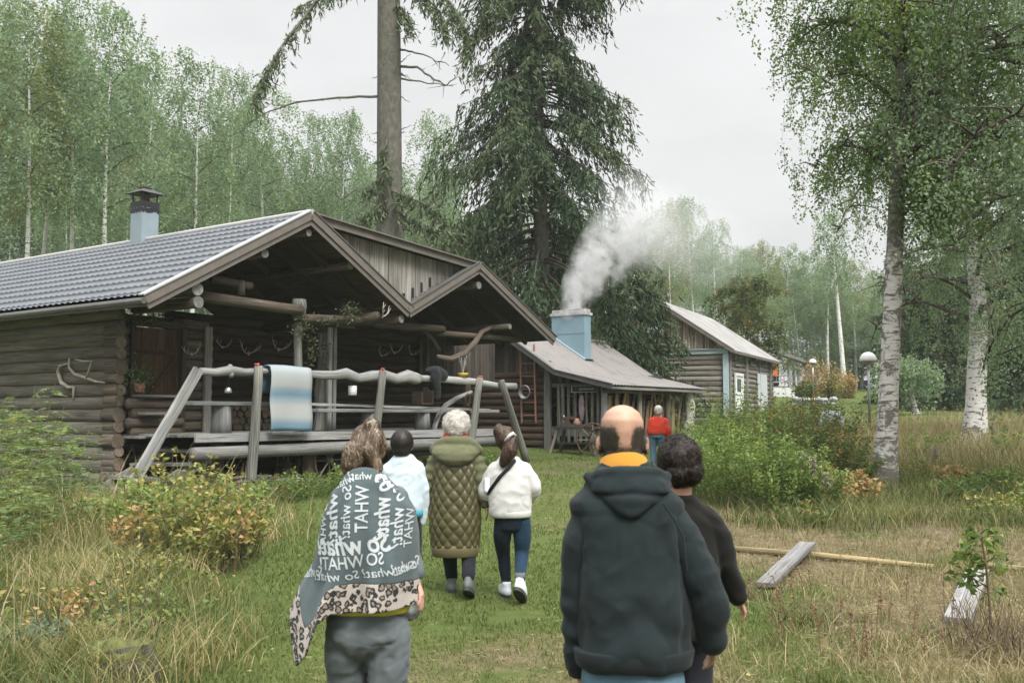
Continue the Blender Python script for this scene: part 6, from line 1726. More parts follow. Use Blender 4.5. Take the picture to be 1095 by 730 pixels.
# young rowan in the right foreground
p = ghit(1060, 692); x, y = p.x, p.y
t = tag(empty('rowan_sapling', (x, y, gz(x, y))), 'thin young rowan with lobed green leaves at the right front', 'sapling'); g = np.random.default_rng(5)
hh = at(1052, 560, y).z - gz(x, y)
mb = MB(); tr = [np.array([0, 0, -.05]), np.array([.0, 0, hh * .35]), np.array([-.02, .0, hh * .7]), np.array([-.06, 0, hh])]; mb.tube([tuple(q) for q in tr], [.011, .010, .008, .004], 7)
CC = []; DD = []
for k in range(20):
    zz = hh * g.uniform(.42, 1.0); b = np.array([np.interp(zz, [0, hh * .35, hh * .7, hh], [0, 0, -.02, -.06]), 0, zz]); a_ = g.random() * 6.28; L = g.uniform(.10, .30) * (1.3 - zz / hh * .6)
    d = np.array([math.cos(a_), math.sin(a_), g.uniform(-.1, .45)]); e = b + d * L; mb.tube([tuple(b), tuple((b + e) / 2 + np.array([0, 0, .02])), tuple(e)], [.004, .003, .0015], 4)
    for j in range(12): CC.append(b + d * L * g.uniform(.4, 1.15) + g.normal(size=3) * .025); DD.append(d + g.normal(size=3) * .6 + np.array([0, 0, -.4]))
mb.build('stem', M['stem'], t, smooth=True); C = np.array(CC); lv = leaves(C, np.array(DD), g.uniform(.045, .085, len(C)), g.uniform(.028, .05, len(C)), None, g, bend=.3); link('leaves', np_mesh('rowan_leaves', lv[0], lv[1], M['leaf_fresh'], lv[2]), t)
# brown dead brush at its foot and dead stalks on the dry ground
def brush(u, v, rad, h, n_, label, seed):
    p = ghit(u, v); g = np.random.default_rng(seed); mb = MB()
    for k in range(n_):
        a_ = g.random() * 6.28; r_ = rad * math.sqrt(g.random()); b = np.array([math.cos(a_) * r_, math.sin(a_) * r_, -.02]); e = b + np.array([g.normal() * .14, g.normal() * .14, h * g.uniform(.3, 1.1)])
        mb.tube([tuple(b), tuple((b + e) / 2 + g.normal(size=3) * .02), tuple(e)], [.005, .004, .002], 3, caps=False)
    return tag(mb.build('dead_brush', M['stem'], None, p), label, 'brush')
brush(1068, 700, .34, .38, 190, 'clump of dark brown dead brush at the foot of the young rowan', 1)
brush(800, 640, .2, .22, 40, 'small dry brush beside the walking woman in black', 2)
brush(872, 668, .35, .2, 46, 'thin dry brush between the two planks', 3)
M['weed_brown'] = plain('brown_weed', (.17, .10, .06), .9, var=.4)
for i in range(30):
    u = random.uniform(800, 1020); v = random.uniform(640, 715); p = ghit(u, v); mb = MB(); h = random.uniform(.14, .42); lx = random.uniform(-.06, .06)
    mb.tube([(0, 0, -.02), (lx * .4, 0, h * .6), (lx, 0, h)], [.004, .0035, .003], 4)
    for k in range(8): z = h * random.uniform(.45, 1); mb.sphere((lx * z / h + random.uniform(-.012, .012), random.uniform(-.012, .012), z), random.uniform(.005, .011), 5, 4)
    tag(mb.build('dock_stalk', M['weed_brown'], None, p), 'brown dead dock stalk standing on the dry ground by the planks', 'stalk', 'dead stalks on the dry ground')
# fallen leaves and pale wood chips on the lawn
g = np.random.default_rng(99); X, Y = field(1500, 3.5, 16, g); C = np.stack([X, Y, ground(X, Y) + .035], -1); lv = leaves(C, np.stack([g.normal(size=len(X)), g.normal(size=len(X)), .2 * g.normal(size=len(X))], -1), g.uniform(.02, .045, len(X)), g.uniform(.012, .03, len(X)), None, g)
tag(link('fallen_leaves', np_mesh('fallen_leaves', lv[0], lv[1], M['leaf_yellow'], lv[2])), kind='stuff')
# ------------------------------------------------------------------ people
M['skin'] = plain('skin', (.48, .27, .20), .55, var=.10, scale=10, bump=.08, spec=.35)
M['skin_head'] = plain('tanned_skin', (.40, .235, .165), .5, var=.12, scale=12, bump=.1, spec=.4)
M['skin_pale'] = plain('pale_skin', (.50, .30, .235), .55, var=.12, scale=12, bump=.08, spec=.35)
def hair_mat(name, cols):
    n = nodes(name); c = n.ramp(n.attr('rnd'), [(i / (len(cols) - 1), k) for i, k in enumerate(cols)]); return n.done(n.bsdf(c, .5, spec=.35))
M['hair_brown'] = hair_mat('light_brown_hair', [(.03, .02, .014), (.075, .052, .036), (.15, .11, .075), (.28, .22, .155)])
M['hair_dark'] = hair_mat('dark_hair', [(.006, .005, .005), (.014, .011, .009), (.03, .022, .018)])
M['hair_curl'] = hair_mat('dark_brown_curls', [(.007, .005, .004), (.016, .011, .008), (.036, .024, .018)])
M['hair_white'] = hair_mat('white_hair', [(.40, .37, .32), (.62, .59, .54), (.78, .76, .72)])
M['hair_chestnut'] = hair_mat('chestnut_hair', [(.010, .006, .005), (.028, .016, .011), (.06, .034, .022), (.13, .08, .05)])
M['hair_grey'] = hair_mat('short_grey_hair', [(.018, .015, .012), (.038, .032, .026), (.075, .064, .052)])
M['hoodie'] = fabric('dark_slate_hoodie', (.0145, .0215, .0235), 300, .3, bump=.6)
M['hoodie_rib'] = fabric('hoodie_rib', (.014, .019, .021), 300, .1)
M['jeans'] = fabric('blue_jeans', (.085, .15, .20), 260, .3)
M['yellow_collar'] = fabric('yellow_collar', (.46, .225, .035), 300, .12)
M['yellow_shirt'] = fabric('yellow_green_shirt', (.50, .48, .06), 300, .1)
M['grey_trousers'] = fabric('grey_trousers', (.115, .135, .142), 220, .12)
M['grey_sleeve'] = fabric('grey_sleeve', (.10, .12, .13), 220, .1)
M['white_knit'] = fabric('white_knit', (.50, .50, .485), 120, .1, bump=.6)
M['white_jacket'] = fabric('pale_jacket', (.46, .54, .59), 260, .08)
M['teal'] = fabric('teal_hem', (.05, .27, .36), 260, .1)
M['navy'] = fabric('navy_leggings', (.009, .015, .024), 260, .2)
M['navy_blue'] = fabric('blue_navy_leggings', (.012, .032, .056), 260, .2)
M['black_trousers'] = fabric('black_trousers', (.014, .016, .02), 260, .2)
M['red_sweater'] = fabric('red_sweater', (.50, .045, .025), 200, .12)
M['red_scarf'] = fabric('red_scarf', (.42, .04, .05), 200, .2)
M['black_jacket'] = fabric('black_jacket', (.009, .009, .008), 260, .2)
M['shoe_white'] = plain('white_shoe', (.62, .66, .70), .6, var=.12)
M['shoe_grey'] = plain('grey_boot', (.10, .11, .105), .7, var=.2)
M['sole'] = plain('dark_sole', (.05, .05, .05), .8)

def stack(mb, rings, n=28, ex=2.2):
    """closed loft of horizontal super-ellipses (cx, cy, cz, rx, ry)"""
    vs = []
    for cx, cy, cz, rx, ry in rings:
        for k in range(n):
            t = 2 * math.pi * k / n; c, s = math.cos(t), math.sin(t)
            vs.append((cx + rx * math.copysign(abs(c) ** (2 / ex), c), cy + ry * math.copysign(abs(s) ** (2 / ex), s), cz))
    m = len(rings)
    fs = [(i * n + k, i * n + (k + 1) % n, (i + 1) * n + (k + 1) % n, (i + 1) * n + k) for i in range(m - 1) for k in range(n)]
    fs += [tuple(range(n - 1, -1, -1)), tuple((m - 1) * n + k for k in range(n))]
    return mb.add(vs, fs)
def chain(mb, pts, rad, n=14, flat=None):
    """tapering limb with round ends, resampled smoothly"""
    P = np.array([tuple(p) for p in pts], float); m = len(P); t0 = np.arange(m)
    tt = np.linspace(0, m - 1, (m - 1) * 5 + 1)
    def cr(A):
        out = []
        for t in tt:
            i = min(int(t), m - 2); f = t - i; p0, p1, p2, p3 = A[max(i - 1, 0)], A[i], A[i + 1], A[min(i + 2, m - 1)]
            out.append(.5 * ((2 * p1) + (-p0 + p2) * f + (2 * p0 - 5 * p1 + 4 * p2 - p3) * f * f + (-p0 + 3 * p1 - 3 * p2 + p3) * f ** 3))
        return np.array(out)
    Q = cr(P); Rr = np.interp(tt, t0, rad)
    mb.tube([tuple(q) for q in Q], list(Rr), n, flat=flat)
    mb.sphere(tuple(Q[0]), rad[0] * .98, 12, 8); mb.sphere(tuple(Q[-1]), rad[-1] * .98, 12, 8)
def head(mb, c, s=1.0, yaw=0.0, pitch=0.0):
    """head facing +Y: skull, jaw, nose, lips, ears, neck is added separately"""
    h = MB()
    stack(h, [(0, .02, -.118, .03, .035), (0, .022, -.105, .046, .055), (0, .012, -.07, .06, .08), (0, .002, -.03, .068, .092), (0, -.004, .02, .075, .098), (0, -.008, .06, .073, .094), (0, -.010, .09, .058, .074), (0, -.01, .108, .034, .046), (0, -.01, .115, .012, .016)], 24, 2.1)
    h.sphere((0, .098, -.028), (.014, .022, .024), 10, 8); h.sphere((0, .092, -.066), (.026, .010, .010), 10, 6)
    for sg in (-1, 1):
        h.sphere((sg * .080, -.004, -.022), (.013, .022, .034), 10, 8); h.sphere((sg * .03, .086, -.002), (.017, .012, .010), 8, 6); h.sphere((sg * .033, .088, .018), (.022, .010, .007), 8, 6)
    m = Matrix.Rotation(yaw, 3, 'Z') @ Matrix.Rotation(pitch, 3, 'X'); c = Vector(c)
    mb.add([c + m @ (Vector(p) * s) for p in h.v], h.f)
def hand(mb, w, d, fwd, out, s=1.0, curl=.5):
    """palm, four unequal curled fingers and a thumb; d along the hand, fwd where the thumb points, out the back of the hand"""
    w = Vector(w); d = Vector(d).normalized(); fwd = (Vector(fwd) - d * d.dot(Vector(fwd))).normalized(); pn = d.cross(fwd).normalized()
    if pn.dot(Vector(out)) > 0: pn = -pn       # pn is the palm side
    k = w + d * .085 * s
    mb.tube([w - d * .03 * s, w + d * .02 * s, k], [.027 * s, .034 * s, .038 * s], 12, flat=(1.0, .42), up=fwd)
    for i, L in enumerate((.072, .080, .075, .058)):
        o = k + fwd * (.028 - .0187 * i) * s - d * (.004 * abs(i - 1)) * s; q = o - d * .02 * s; pts = [q, o]; a = curl * (.35 + .08 * i)
        dd = d.copy()
        for j in range(3):
            dd = (dd * math.cos(a) + pn * math.sin(a)).normalized(); o = o + dd * (L * (.45, .32, .23)[j]) * s; pts.append(o)
        mb.tube(pts, [.0088 * s, .0092 * s, .0085 * s, .0078 * s, .006 * s], 8); mb.sphere(pts[-1], .006 * s, 8, 6)
    t0 = w + d * .03 * s + fwd * .026 * s; t1 = t0 + (d * .6 + fwd * .8).normalized() * .035 * s; t2 = t1 + (d * .95 + fwd * .25 + pn * .3).normalized() * .03 * s; t3 = t2 + (d + pn * .5).normalized() * .025 * s
    mb.tube([t0 - fwd * .01, t0, t1, t2, t3], [.012 * s, .0135 * s, .0115 * s, .010 * s, .007 * s], 8)
class Person:
    def __init__(s, u, Y, H, label, skin='skin', head_uv=None, yaw=0.0, front=0.0):
        s.Y = Y; s.f = front; s.X = at(u, 500, Y).x; s.z0 = gz(s.X, Y); s.H = H; s.label = label; s.skin = skin
        s.mb = MB(); s.loc = (s.X, Y, s.z0); s.yaw = yaw
    def p(s, u, v, dy=0.0):
        q = at(u, v, s.Y - s.f); c = at(547.5, v, s.Y - s.f); k = (s.Y + dy) / s.Y if dy > 0 else 1.0; return Vector((q.x - s.X * (s.Y - s.f) / s.Y, dy, CAM_H + (q.z - CAM_H) - s.z0))
    def finish(s, voxel=.007):
        me = blob_mesh(s.mb, voxel, 3, 'person_body', M[s.skin])
        s.o = tag(link('person', me, None, s.loc), s.label, 'person'); s.body = me
        return s.o
    def garment(s, name, mb, mat, voxel=.01, sm=4, fold=None):
        return link(name, blob_mesh(mb, voxel, sm, name, M[mat] if isinstance(mat, str) else mat, fold), s.o)
    def mesh(s, name, mb, mat, smooth=True):
        return mb.build(name, M[mat], s.o, smooth=smooth)
def folds(a=.006, sx=5, sz=14, seed=0.0, diag=.35):
    o = Vector((seed * 7.3, seed * 3.1, seed))
    def f(c, n):
        q = Vector((c.x * sx + c.z * sx * diag, c.y * sx, c.z * sz * .5 - c.x * sz * diag * .3)) + o
        r = Vector((c.x * sx * 2.1 - c.z * 3, c.y * sx * 2, c.z * sz)) + o
        k = mnoise.noise(Vector((c.x * sx * 1.3 + c.z * sx * diag * 2, c.y * sx * 1.3, c.z * sz * .75 - c.x * sz * diag)) + o * 1.7)
        return a * (mnoise.noise(q) * 1.0 + .5 * (1 - 2 * abs(mnoise.noise(r))) - .38 * math.exp(-(k / .09) ** 2) * max(0, mnoise.noise(q * .6) + .35))
    return f
def hair_strands(mesh_obj_me, n, mask, flow, L, w, mat, parent, name='hair', off=.004, seed=0, seg=4, jit=.3, wave=0.0, lift=0.0, base=None):
    """thin ribbons lying over a surface, following flow(point)->direction"""
    g = np.random.default_rng(seed); bvh = BVHTree.FromPolygons([v.co.copy() for v in mesh_obj_me.vertices], [tuple(p.vertices) for p in mesh_obj_me.polygons])
    pm = [(p, float(mask(p.center))) for p in mesh_obj_me.polygons]; pm = [x for x in pm if x[1] > (.4 if n == 11000 else 0)]; polys = [x[0] for x in pm]
    if not polys: return None
    ar = np.array([p.area * w_ for p, w_ in pm]); ar /= ar.sum(); pick = g.choice(len(polys), n, p=ar)
    V = []; Fq = []; Rn = []
    for i in pick:
        pl = polys[i]; p = pl.center + Vector(g.normal(size=3)) * .004; tone = float(np.clip(.52 + .30 * g.normal(), 0, 1)); ph = g.random() * 6.28; ll = L * g.uniform(.5, 1.2)
        jd = Vector(g.normal(size=3)) * jit; b = len(V); pts = []
        for k in range(seg + 1):
            h = bvh.find_nearest(p)
            if h[0] is None: break
            nrm = h[1]; o_ = h[0] + nrm * (off * (.3 + g.random()) + lift * k / seg)
            pts.append((o_, nrm)); d = (flow(p) + jd); d = d - nrm * d.dot(nrm)
            if d.length < 1e-5: d = Vector((0, 0, -1))
            d.normalize(); sd = nrm.cross(d); p = o_ + (d + sd * math.sin(ph + k * 1.7) * wave) * (ll / seg)
        if len(pts) < seg + 1: continue
        for k, (q, nrm) in enumerate(pts):
            d = (pts[min(k + 1, seg)][0] - pts[max(k - 1, 0)][0]); sd = nrm.cross(d)
            sd = sd.normalized() if sd.length > 1e-6 else Vector((1, 0, 0)); ww = w * (1 - .6 * (k / seg) ** 2)
            V.append(q - sd * ww / 2); V.append(q + sd * ww / 2)
        for k in range(seg): Fq.append((b + 2 * k, b + 2 * k + 1, b + 2 * k + 3, b + 2 * k + 2)); Rn.append(tone)
    V = np.array([tuple(v) for v in V]); Fq = np.array(Fq); Rn = np.array(Rn)
    if base is not None:   # put the under-layer of the hair in the same mesh
        bv = np.array([tuple(v.co) for v in base.vertices]); q4 = [tuple(p.vertices) for p in base.polygons if len(p.vertices) == 4]
        Fq = np.concatenate([np.array(q4), Fq + len(bv)]); V = np.concatenate([bv, V]); Rn = np.concatenate([np.full(len(q4), .18), Rn])
    return link(name, np_mesh(name, V, Fq, mat, Rn), parent)
down = lambda p: Vector((0, 0, -1))

def std_body(P, sh, el, wr, hip, knee, ank, headc, hs=1.0, yaw=0.0, pitch=0.0, torso=None, fwd=(0, 1, 0), arm_r=(.045, .036, .026), leg_r=(.070, .043, .030), curl=.6, lean=0.0, hand_s=.88):
    """one continuous body in the given pose; sh/el/wr... are (left, right) pairs"""
    mb = P.mb; shz = (sh[0].z + sh[1].z) / 2; cx = (sh[0].x + sh[1].x) / 2; cy = (sh[0].y + sh[1].y) / 2; hz = (hip[0].z + hip[1].z) / 2; hx = (hip[0].x + hip[1].x) / 2; hy = (hip[0].y + hip[1].y) / 2
    hw = abs(sh[1].x - sh[0].x) / 2
    def L(t, rx, ry): return (hx + (cx - hx) * t, hy + (cy - hy) * t, hz + (shz - hz) * t, rx, ry)
    stack(mb, [L(-.07, .07, .05), L(-.0, hw * .78, .09), L(.12, hw * .85, .105), L(.4, hw * .72, .09), L(.7, hw * .84, .10), L(.9, hw * .95, .09), L(1.02, hw * .8, .07), L(1.12, hw * .4, .055)], 24)
    nk = Vector(headc) - Vector((0, .0, .10 * hs)); chain(mb, [Vector((cx, cy, shz)), (Vector((cx, cy, shz)) + nk) / 2, Vector(headc) - Vector((0, -.0, .03))], [.062, .055, .055])
    head(mb, headc, hs, yaw, pitch)
    for i, sg in ((0, -1), (1, 1)):
        chain(mb, [sh[i], el[i], wr[i]], arm_r)
        d = (wr[i] - el[i]).normalized(); hand(mb, wr[i] + d * .015, d, fwd, (sg, 0, 0), hand_s, curl)
        chain(mb, [hip[i], knee[i], ank[i]], leg_r); a = ank[i]
        stack(mb, [(a.x, a.y + .05, a.z - .075, .04, .11), (a.x, a.y + .05, a.z - .05, .045, .115), (a.x, a.y + .03, a.z - .02, .04, .08), (a.x, a.y, a.z + .02, .035, .04)], 16)
def shoes(P, ank, mat, toe_out=.08, pitch=(0, 0), s=1.0, sole='sole'):
    for i, sg in ((0, -1), (1, 1)):
        mb = MB(); up = MB()
        stack(mb, [(0, .045, -.062, .044, .135), (0, .045, -.03, .047, .138), (0, .035, .0, .043, .11), (0, -.01, .025, .040, .06), (0, -.015, .045, .040, .05)], 20)
        so = MB(); stack(so, [(0, .045, -.088, .046, .142), (0, .045, -.06, .048, .145)], 20)
        sh_ = link('shoe', blob_mesh(mb, .008, 3, 'shoe', M[mat]), P.o); so_ = so.build('sole', M[sole], sh_)
        sh_.location = ank[i]; sh_.rotation_euler = (pitch[i], 0, -sg * toe_out); sh_.scale = (s, s, s)

# --- 1 bald man in the dark hoodie (nearest)
P = Person(671, 3.45, 1.70, 'balding man in a dark slate hoodie with yellow collar, nearest to the camera', 'skin_head', front=.15)
q = P.p
hc = q(666, 470, 0) + Vector((0, .02, .0))
sh = (q(626, 550), q(718, 550)); el = (q(618, 640, .02), q(759, 645, -.05)); wr = (q(620, 722, .06), q(766, 690, .02))
hip = (q(645, 712), q(706, 712)); knee = (Vector((-.10, .12, .48)), Vector((.11, -.04, .47))); ank = (Vector((-.10, .14, .09)), Vector((.12, -.22, .11)))
std_body(P, sh, el, wr, hip, knee, ank, hc, 1.0, yaw=R(-6), pitch=R(-3), curl=.8)
# fold of skin at the nape, broad neck
chain(P.mb, [q(666, 520, .02), q(666, 500, -.0), q(666, 480, -.005)], [.075, .066, .060])
P.finish(.006)
mb = MB()
stack(mb, [(.015, 0, q(0, 722).z, .185, .135), (.015, 0, q(0, 708).z, .197, .145), (.015, 0, q(0, 690).z, .200, .150), (.012, 0, q(0, 640).z, .197, .146), (.005, 0, q(0, 590).z, .193, .138), (.0, 0, q(0, 560).z, .190, .128), (-.003, 0, q(0, 540).z, .195, .118), (-.006, .0, q(0, 524).z, .145, .098), (-.01, .005, q(0, 508).z, .10, .085), (-.012, .01, q(0, 496).z, .088, .08)], 36)
sl_ = MB(); sr_ = MB(); chain(sl_, [sh[0] + Vector((.03, 0, -.0)), q(619, 590, .0), el[0], q(618, 690, .04), q(620, 726, .06)], [.066, .066, .064, .060, .054]); chain(sr_, [sh[1] + Vector((-.03, 0, 0)), q(736, 592, -.03), el[1], q(763, 672, -.02), q(766, 692, .0)], [.066, .064, .062, .056, .052])
fo = folds(.0085, 5, 11, 1)
def fold_h(c, n):
    d = fo(c, n)
    # drag lines from the armpits to the small of the back
    d += .008 * math.sin(28 * (c.z + .8 * abs(c.x)) + 3 * mnoise.noise(c * 6)) * max(0, 1 - abs(c.z - .95) / .28)
    d += -.010 * math.exp(-((abs(c.x - .0) - .175) / .018) ** 2) * (1 if c.z < 1.36 else 0) * (1 if n.y < 0 else 0)
    return d
ho = P.garment('hoodie', mb, 'hoodie', .008, 3, fold_h)
fs_l = folds(.008, 7, 18, 21)
for s_m in (sl_, sr_): so_ = link('sleeve', blob_mesh(s_m, .008, 3, 'sleeve', M['hoodie'], lambda c, n: fs_l(c, n) + .0035 * math.sin(c.z * 62 + 6 * mnoise.noise(c * 5)) * min(1, max(0, (1.22 - c.z) / .2))), ho)
mb = MB(); stack(mb, [(.015, 0, q(0, 723).z, .186, .138), (.015, 0, q(0, 720).z, .196, .150), (.015, 0, q(0, 704).z, .206, .158), (.015, 0, q(0, 701).z, .202, .154)], 40); rb = mb.build('hem_rib', M['hoodie_rib'], ho, smooth=True)
mb = MB(); a, b = q(766, 690, .0), q(766, 704, .025); mb.tube([a, a.lerp(b, .2), b], [.053, .050, .044], 20); a, b = q(620, 722, .06), q(621, 738, .07); mb.tube([a, a.lerp(b, .2), b], [.055, .052, .045], 20); mb.build('cuff', M['hoodie_rib'], ho, smooth=True)
# hood lying on the back
mb = MB()
stack(mb, [(-.008, .0, q(0, 500).z, .092, .085), (-.005, -.015, q(0, 508).z, .115, .105), (.0, -.022, q(0, 518).z, .138, .112), (.0, -.04, q(0, 529).z, .135, .108), (.0, -.06, q(0, 540).z, .088, .092), (.0, -.075, q(0, 550).z, .03, .07)], 32)
chain(mb, [q(630, 524, .01), q(636, 511, -.05), q(655, 506, -.095), q(684, 506, -.095), q(703, 509, -.05), q(712, 522, .01)], [.024, .022, .020, .020, .022, .026])
chain(mb, [q(626, 512, -.03), q(645, 532, -.105), q(671, 549, -.135), q(694, 530, -.11), q(714, 511, -.03)], [.016, .014, .018, .014, .016]); chain(mb, [q(624, 528, -.03), q(634, 532, -.07), q(650, 540, -.10)], [.012, .012, .008])
hf = folds(.005, 9, 18, 2)
P.garment('hood', mb, 'hoodie', .007, 3, lambda c, n: hf(c, n) - .012 * math.exp(-((c.z - q(0, 527).z + .12 * abs(c.x)) / .010) ** 2) * (1 if c.y < -.03 else 0))
mb = MB(); pr = [q(722, 556, -.12), q(700, 540, -.13), q(740, 600, -.1)]
a = [Vector((.10, -.145, q(0, 538).z)), Vector((.135, -.147, q(0, 555).z)), Vector((.165, -.142, q(0, 575).z)), Vector((.176, -.142, q(0, 610).z))]
mb.tube(a, [.003, .0035, .0035, .002], 6); mb.build('seam', M['hoodie_rib'], ho)
# shirt collar standing out of the hood
mb = MB(); cz0, cz1 = q(0, 508).z, q(0, 491).z
n_ = 40; vs_ = []
for z, rx, ry in ((cz0, .092, .088), (cz1, .080, .080), (cz1 + .004, .074, .074), (cz0, .084, .078)):
    for k in range(n_):
        t = 2 * math.pi * k / n_; vs_.append((-.012 + rx * math.cos(t), .012 + ry * math.sin(t), z - .014 * math.sin(t) - .006 * math.cos(2 * t) + (.012 * math.cos(t) if False else 0)))
mb.add(vs_, [(r_ * n_ + k, r_ * n_ + (k + 1) % n_, (r_ + 1) * n_ + (k + 1) % n_, (r_ + 1) * n_ + k) for r_ in range(3) for k in range(n_)]); mb.build('collar', M['yellow_collar'], P.o, smooth=True)
# jeans
mb = MB(); stack(mb, [(.015, 0, .70, .172, .125), (.015, 0, .80, .172, .122), (.015, 0, .88, .155, .105)], 28); chain(mb, [hip[0] - Vector((-.02, 0, .06)), knee[0], ank[0] + Vector((0, 0, .02))], [.098, .085, .075]); chain(mb, [hip[1] - Vector((.02, 0, .06)), knee[1], ank[1] + Vector((0, 0, .02))], [.098, .085, .075])
P.garment('jeans', mb, 'jeans', .012, 3, folds(.006, 6, 14, 3)); shoes(P, ank, 'shoe_grey', pitch=(0, -.35))
# close-cropped hair round the bald crown
hb = P.body
def bald_mask(c):
    l = c - hc
    if l.z < -.085 or l.z > .085 or l.y > .03: return False
    if l.z > .052 + .02 * abs(l.x) / .07 - (.0): return False
    if l.y < 0 and abs(l.x) < .034:
        e_ = min(1, max(0, (abs(l.x) - .012) / .022)); tuft = math.exp(-((l.z + .05) / .022) ** 2) * .8
        return max(.04, e_ * .8 * min(1, max(0, (.045 - l.z) / .04)), tuft)
    if abs(l.x) < .010 and l.z < -.065: return .2
    if abs(l.x) > .0755: return False
    return max(.1, min((.055 - l.z) / .04, 1)) * min(1, (l.z + .09) / .03 + .15)
# cropped hair tints the scalp at the sides and nape
n = nodes('cropped_scalp'); o_ = n.obj(); sp = n.new('ShaderNodeSeparateXYZ'); n.link(o_, sp.inputs[0])
def sstep(val, a, b):
    m_ = n.new('ShaderNodeMapRange', interpolation_type='SMOOTHSTEP'); m_.inputs['From Min'].default_value = a; m_.inputs['From Max'].default_value = b
    n.link(val, m_.inputs['Value']); return m_.outputs[0]
lx = n.math('ABSOLUTE', n.math('SUBTRACT', sp.outputs['X'], hc.x)); lz = n.math('SUBTRACT', sp.outputs['Z'], hc.z); ly = n.math('SUBTRACT', sp.outputs['Y'], hc.y)
nz = n.noise(o_, 45, 3); lzn = n.math('ADD', lz, n.math('MULTIPLY', n.math('SUBTRACT', nz, .5), .03))
mk = n.math('MULTIPLY', sstep(lx, .014, .040), n.math('MULTIPLY', sstep(lzn, .062, .018), sstep(lzn, -.10, -.07)))
tf = n.math('MULTIPLY', sstep(lx, .026, .004), n.math('MULTIPLY', sstep(lzn, -.012, -.035), sstep(lzn, -.085, -.06)))
mk = n.math('MULTIPLY', n.math('MULTIPLY', n.math('MAXIMUM', mk, n.math('MULTIPLY', tf, .8)), sstep(ly, .05, .02)), sstep(lx, .0785, .0745))
sk = n.ramp(n.noise(o_, 12, 5, .6), [(.3, (.345, .20, .14)), (.7, (.43, .26, .185))])
sc_ = n.done(n.bsdf(n.mix(n.math('MULTIPLY', mk, .82), sk, (.06, .05, .04)), .5, n.noise(o_, 90, 4), .1, .01, .35)); P.body.materials[0] = sc_
hair_strands(hb, 11000, bald_mask, down, .011, .0015, M['hair_grey'], P.o, 'hair', .0015, 3, 2, .5)

# --- 2 woman in the shawl
P = Person(394, 4.45, 1.60, 'woman wrapped in a grey lettered shawl with leopard border and grey trousers', front=.15); q = P.p
hc = q(394, 478); sh = (q(364, 536, .03), q(424, 536, .03)); el = (q(358, 590, .10), q(434, 588, .08)); wr = (q(370, 618, .2), q(446, 624, .03))
hip = (q(372, 680), q(416, 680)); knee = (Vector((-.085, .05, .44)), Vector((.09, .0, .43))); ank = (Vector((-.08, -.02, .09)), Vector((.09, -.06, .09)))
std_body(P, sh, el, wr, hip, knee, ank, hc, .86, yaw=R(-8)); P.finish(.007)
mb = MB(); stack(mb, [(.0, 0, q(0, 660).z, .185, .135), (.0, 0, q(0, 650).z, .19, .14), (0, 0, q(0, 600).z, .16, .12), (0, .03, q(0, 545).z, .155, .085), (0, .03, q(0, 525).z, .09, .06)], 28)
_sl = MB(); chain(_sl, [sh[0], el[0], wr[0]], [.058, .052, .042]); chain(_sl, [sh[1], el[1], wr[1] + Vector((0, 0, .02))], [.058, .052, .04]); P.garment('sleeves', _sl, 'grey_sleeve', .01, 3)
P.garment('shirt', mb, 'yellow_shirt', .01, 3, folds(.003, 9, 10, 4))
mb = MB(); stack(mb, [(0, 0, q(0, 688).z, .172, .135), (0, 0, q(0, 668).z, .17, .13), (0, 0, q(0, 648).z, .155, .115)], 28)
chain(mb, [hip[0] - Vector((0, 0, .0)), Vector((-.095, .03, .60)), knee[0], ank[0] + Vector((0, 0, .03))], [.10, .098, .078, .065]); chain(mb, [hip[1], Vector((.095, .0, .60)), knee[1], ank[1] + Vector((0, 0, .03))], [.10, .098, .078, .065])
mb.sphere((0, -.035, q(0, 682).z), (.15, .105, .11)); mb.sphere((0, -.0, q(0, 700).z), (.07, .09, .06))
P.garment('trousers', mb, 'grey_trousers', .009, 2, folds(.011, 7, 18, 5)); shoes(P, ank, 'shoe_grey')
# the shawl: a draped sheet from the shoulders, its left corner hanging low
def shawl_pt(a, j):
    """a 0..1 from the left edge to the right, j 0..1 from neck to hem"""
    xl = np.interp(j, [0, .08, .2, .4, .6, .8, 1], [364, 353, 343, 337, 331, 315, 303]); xr = np.interp(j, [0, .08, .2, .4, .6, .8, 1], [424, 435, 444, 448, 449, 451, 451])
    vb = np.interp(a, [0, .05, .14, .24, .33, .4, 1], [662, 690, 716, 700, 664, 655, 650]); vt = 500 + 24 * abs(2 * a - 1) ** 2.2
    u = xl + (xr - xl) * (.5 - .5 * math.cos(math.pi * a)) if False else xl + (xr - xl) * (.5 + .5 * math.sin(math.pi * (a - .5)) * .35 + (a - .5) * .65)
    v = vt + (vb - vt) * j
    ry = np.interp(j, [0, .1, .3, .6, 1], [.115, .145, .17, .18, .18])
    y = -ry * math.sqrt(max(0, 1 - (abs(2 * a - 1)) ** 2.4 * .98)) 
    y += .05 * max(0, .3 - a) / .3 * j + .09 * abs(2 * a - 1) ** 5
    f = .024 * j * math.sin(a * 17 + j * 2.5) + .011 * j * math.sin(a * 38 - j * 4) + .006 * math.sin(a * 9 - j * 7) * j + .008 * mnoise.noise(Vector((a * 6, j * 5, 3)))
    p = q(u, v); return Vector((p.x, y - f - .012, p.z))
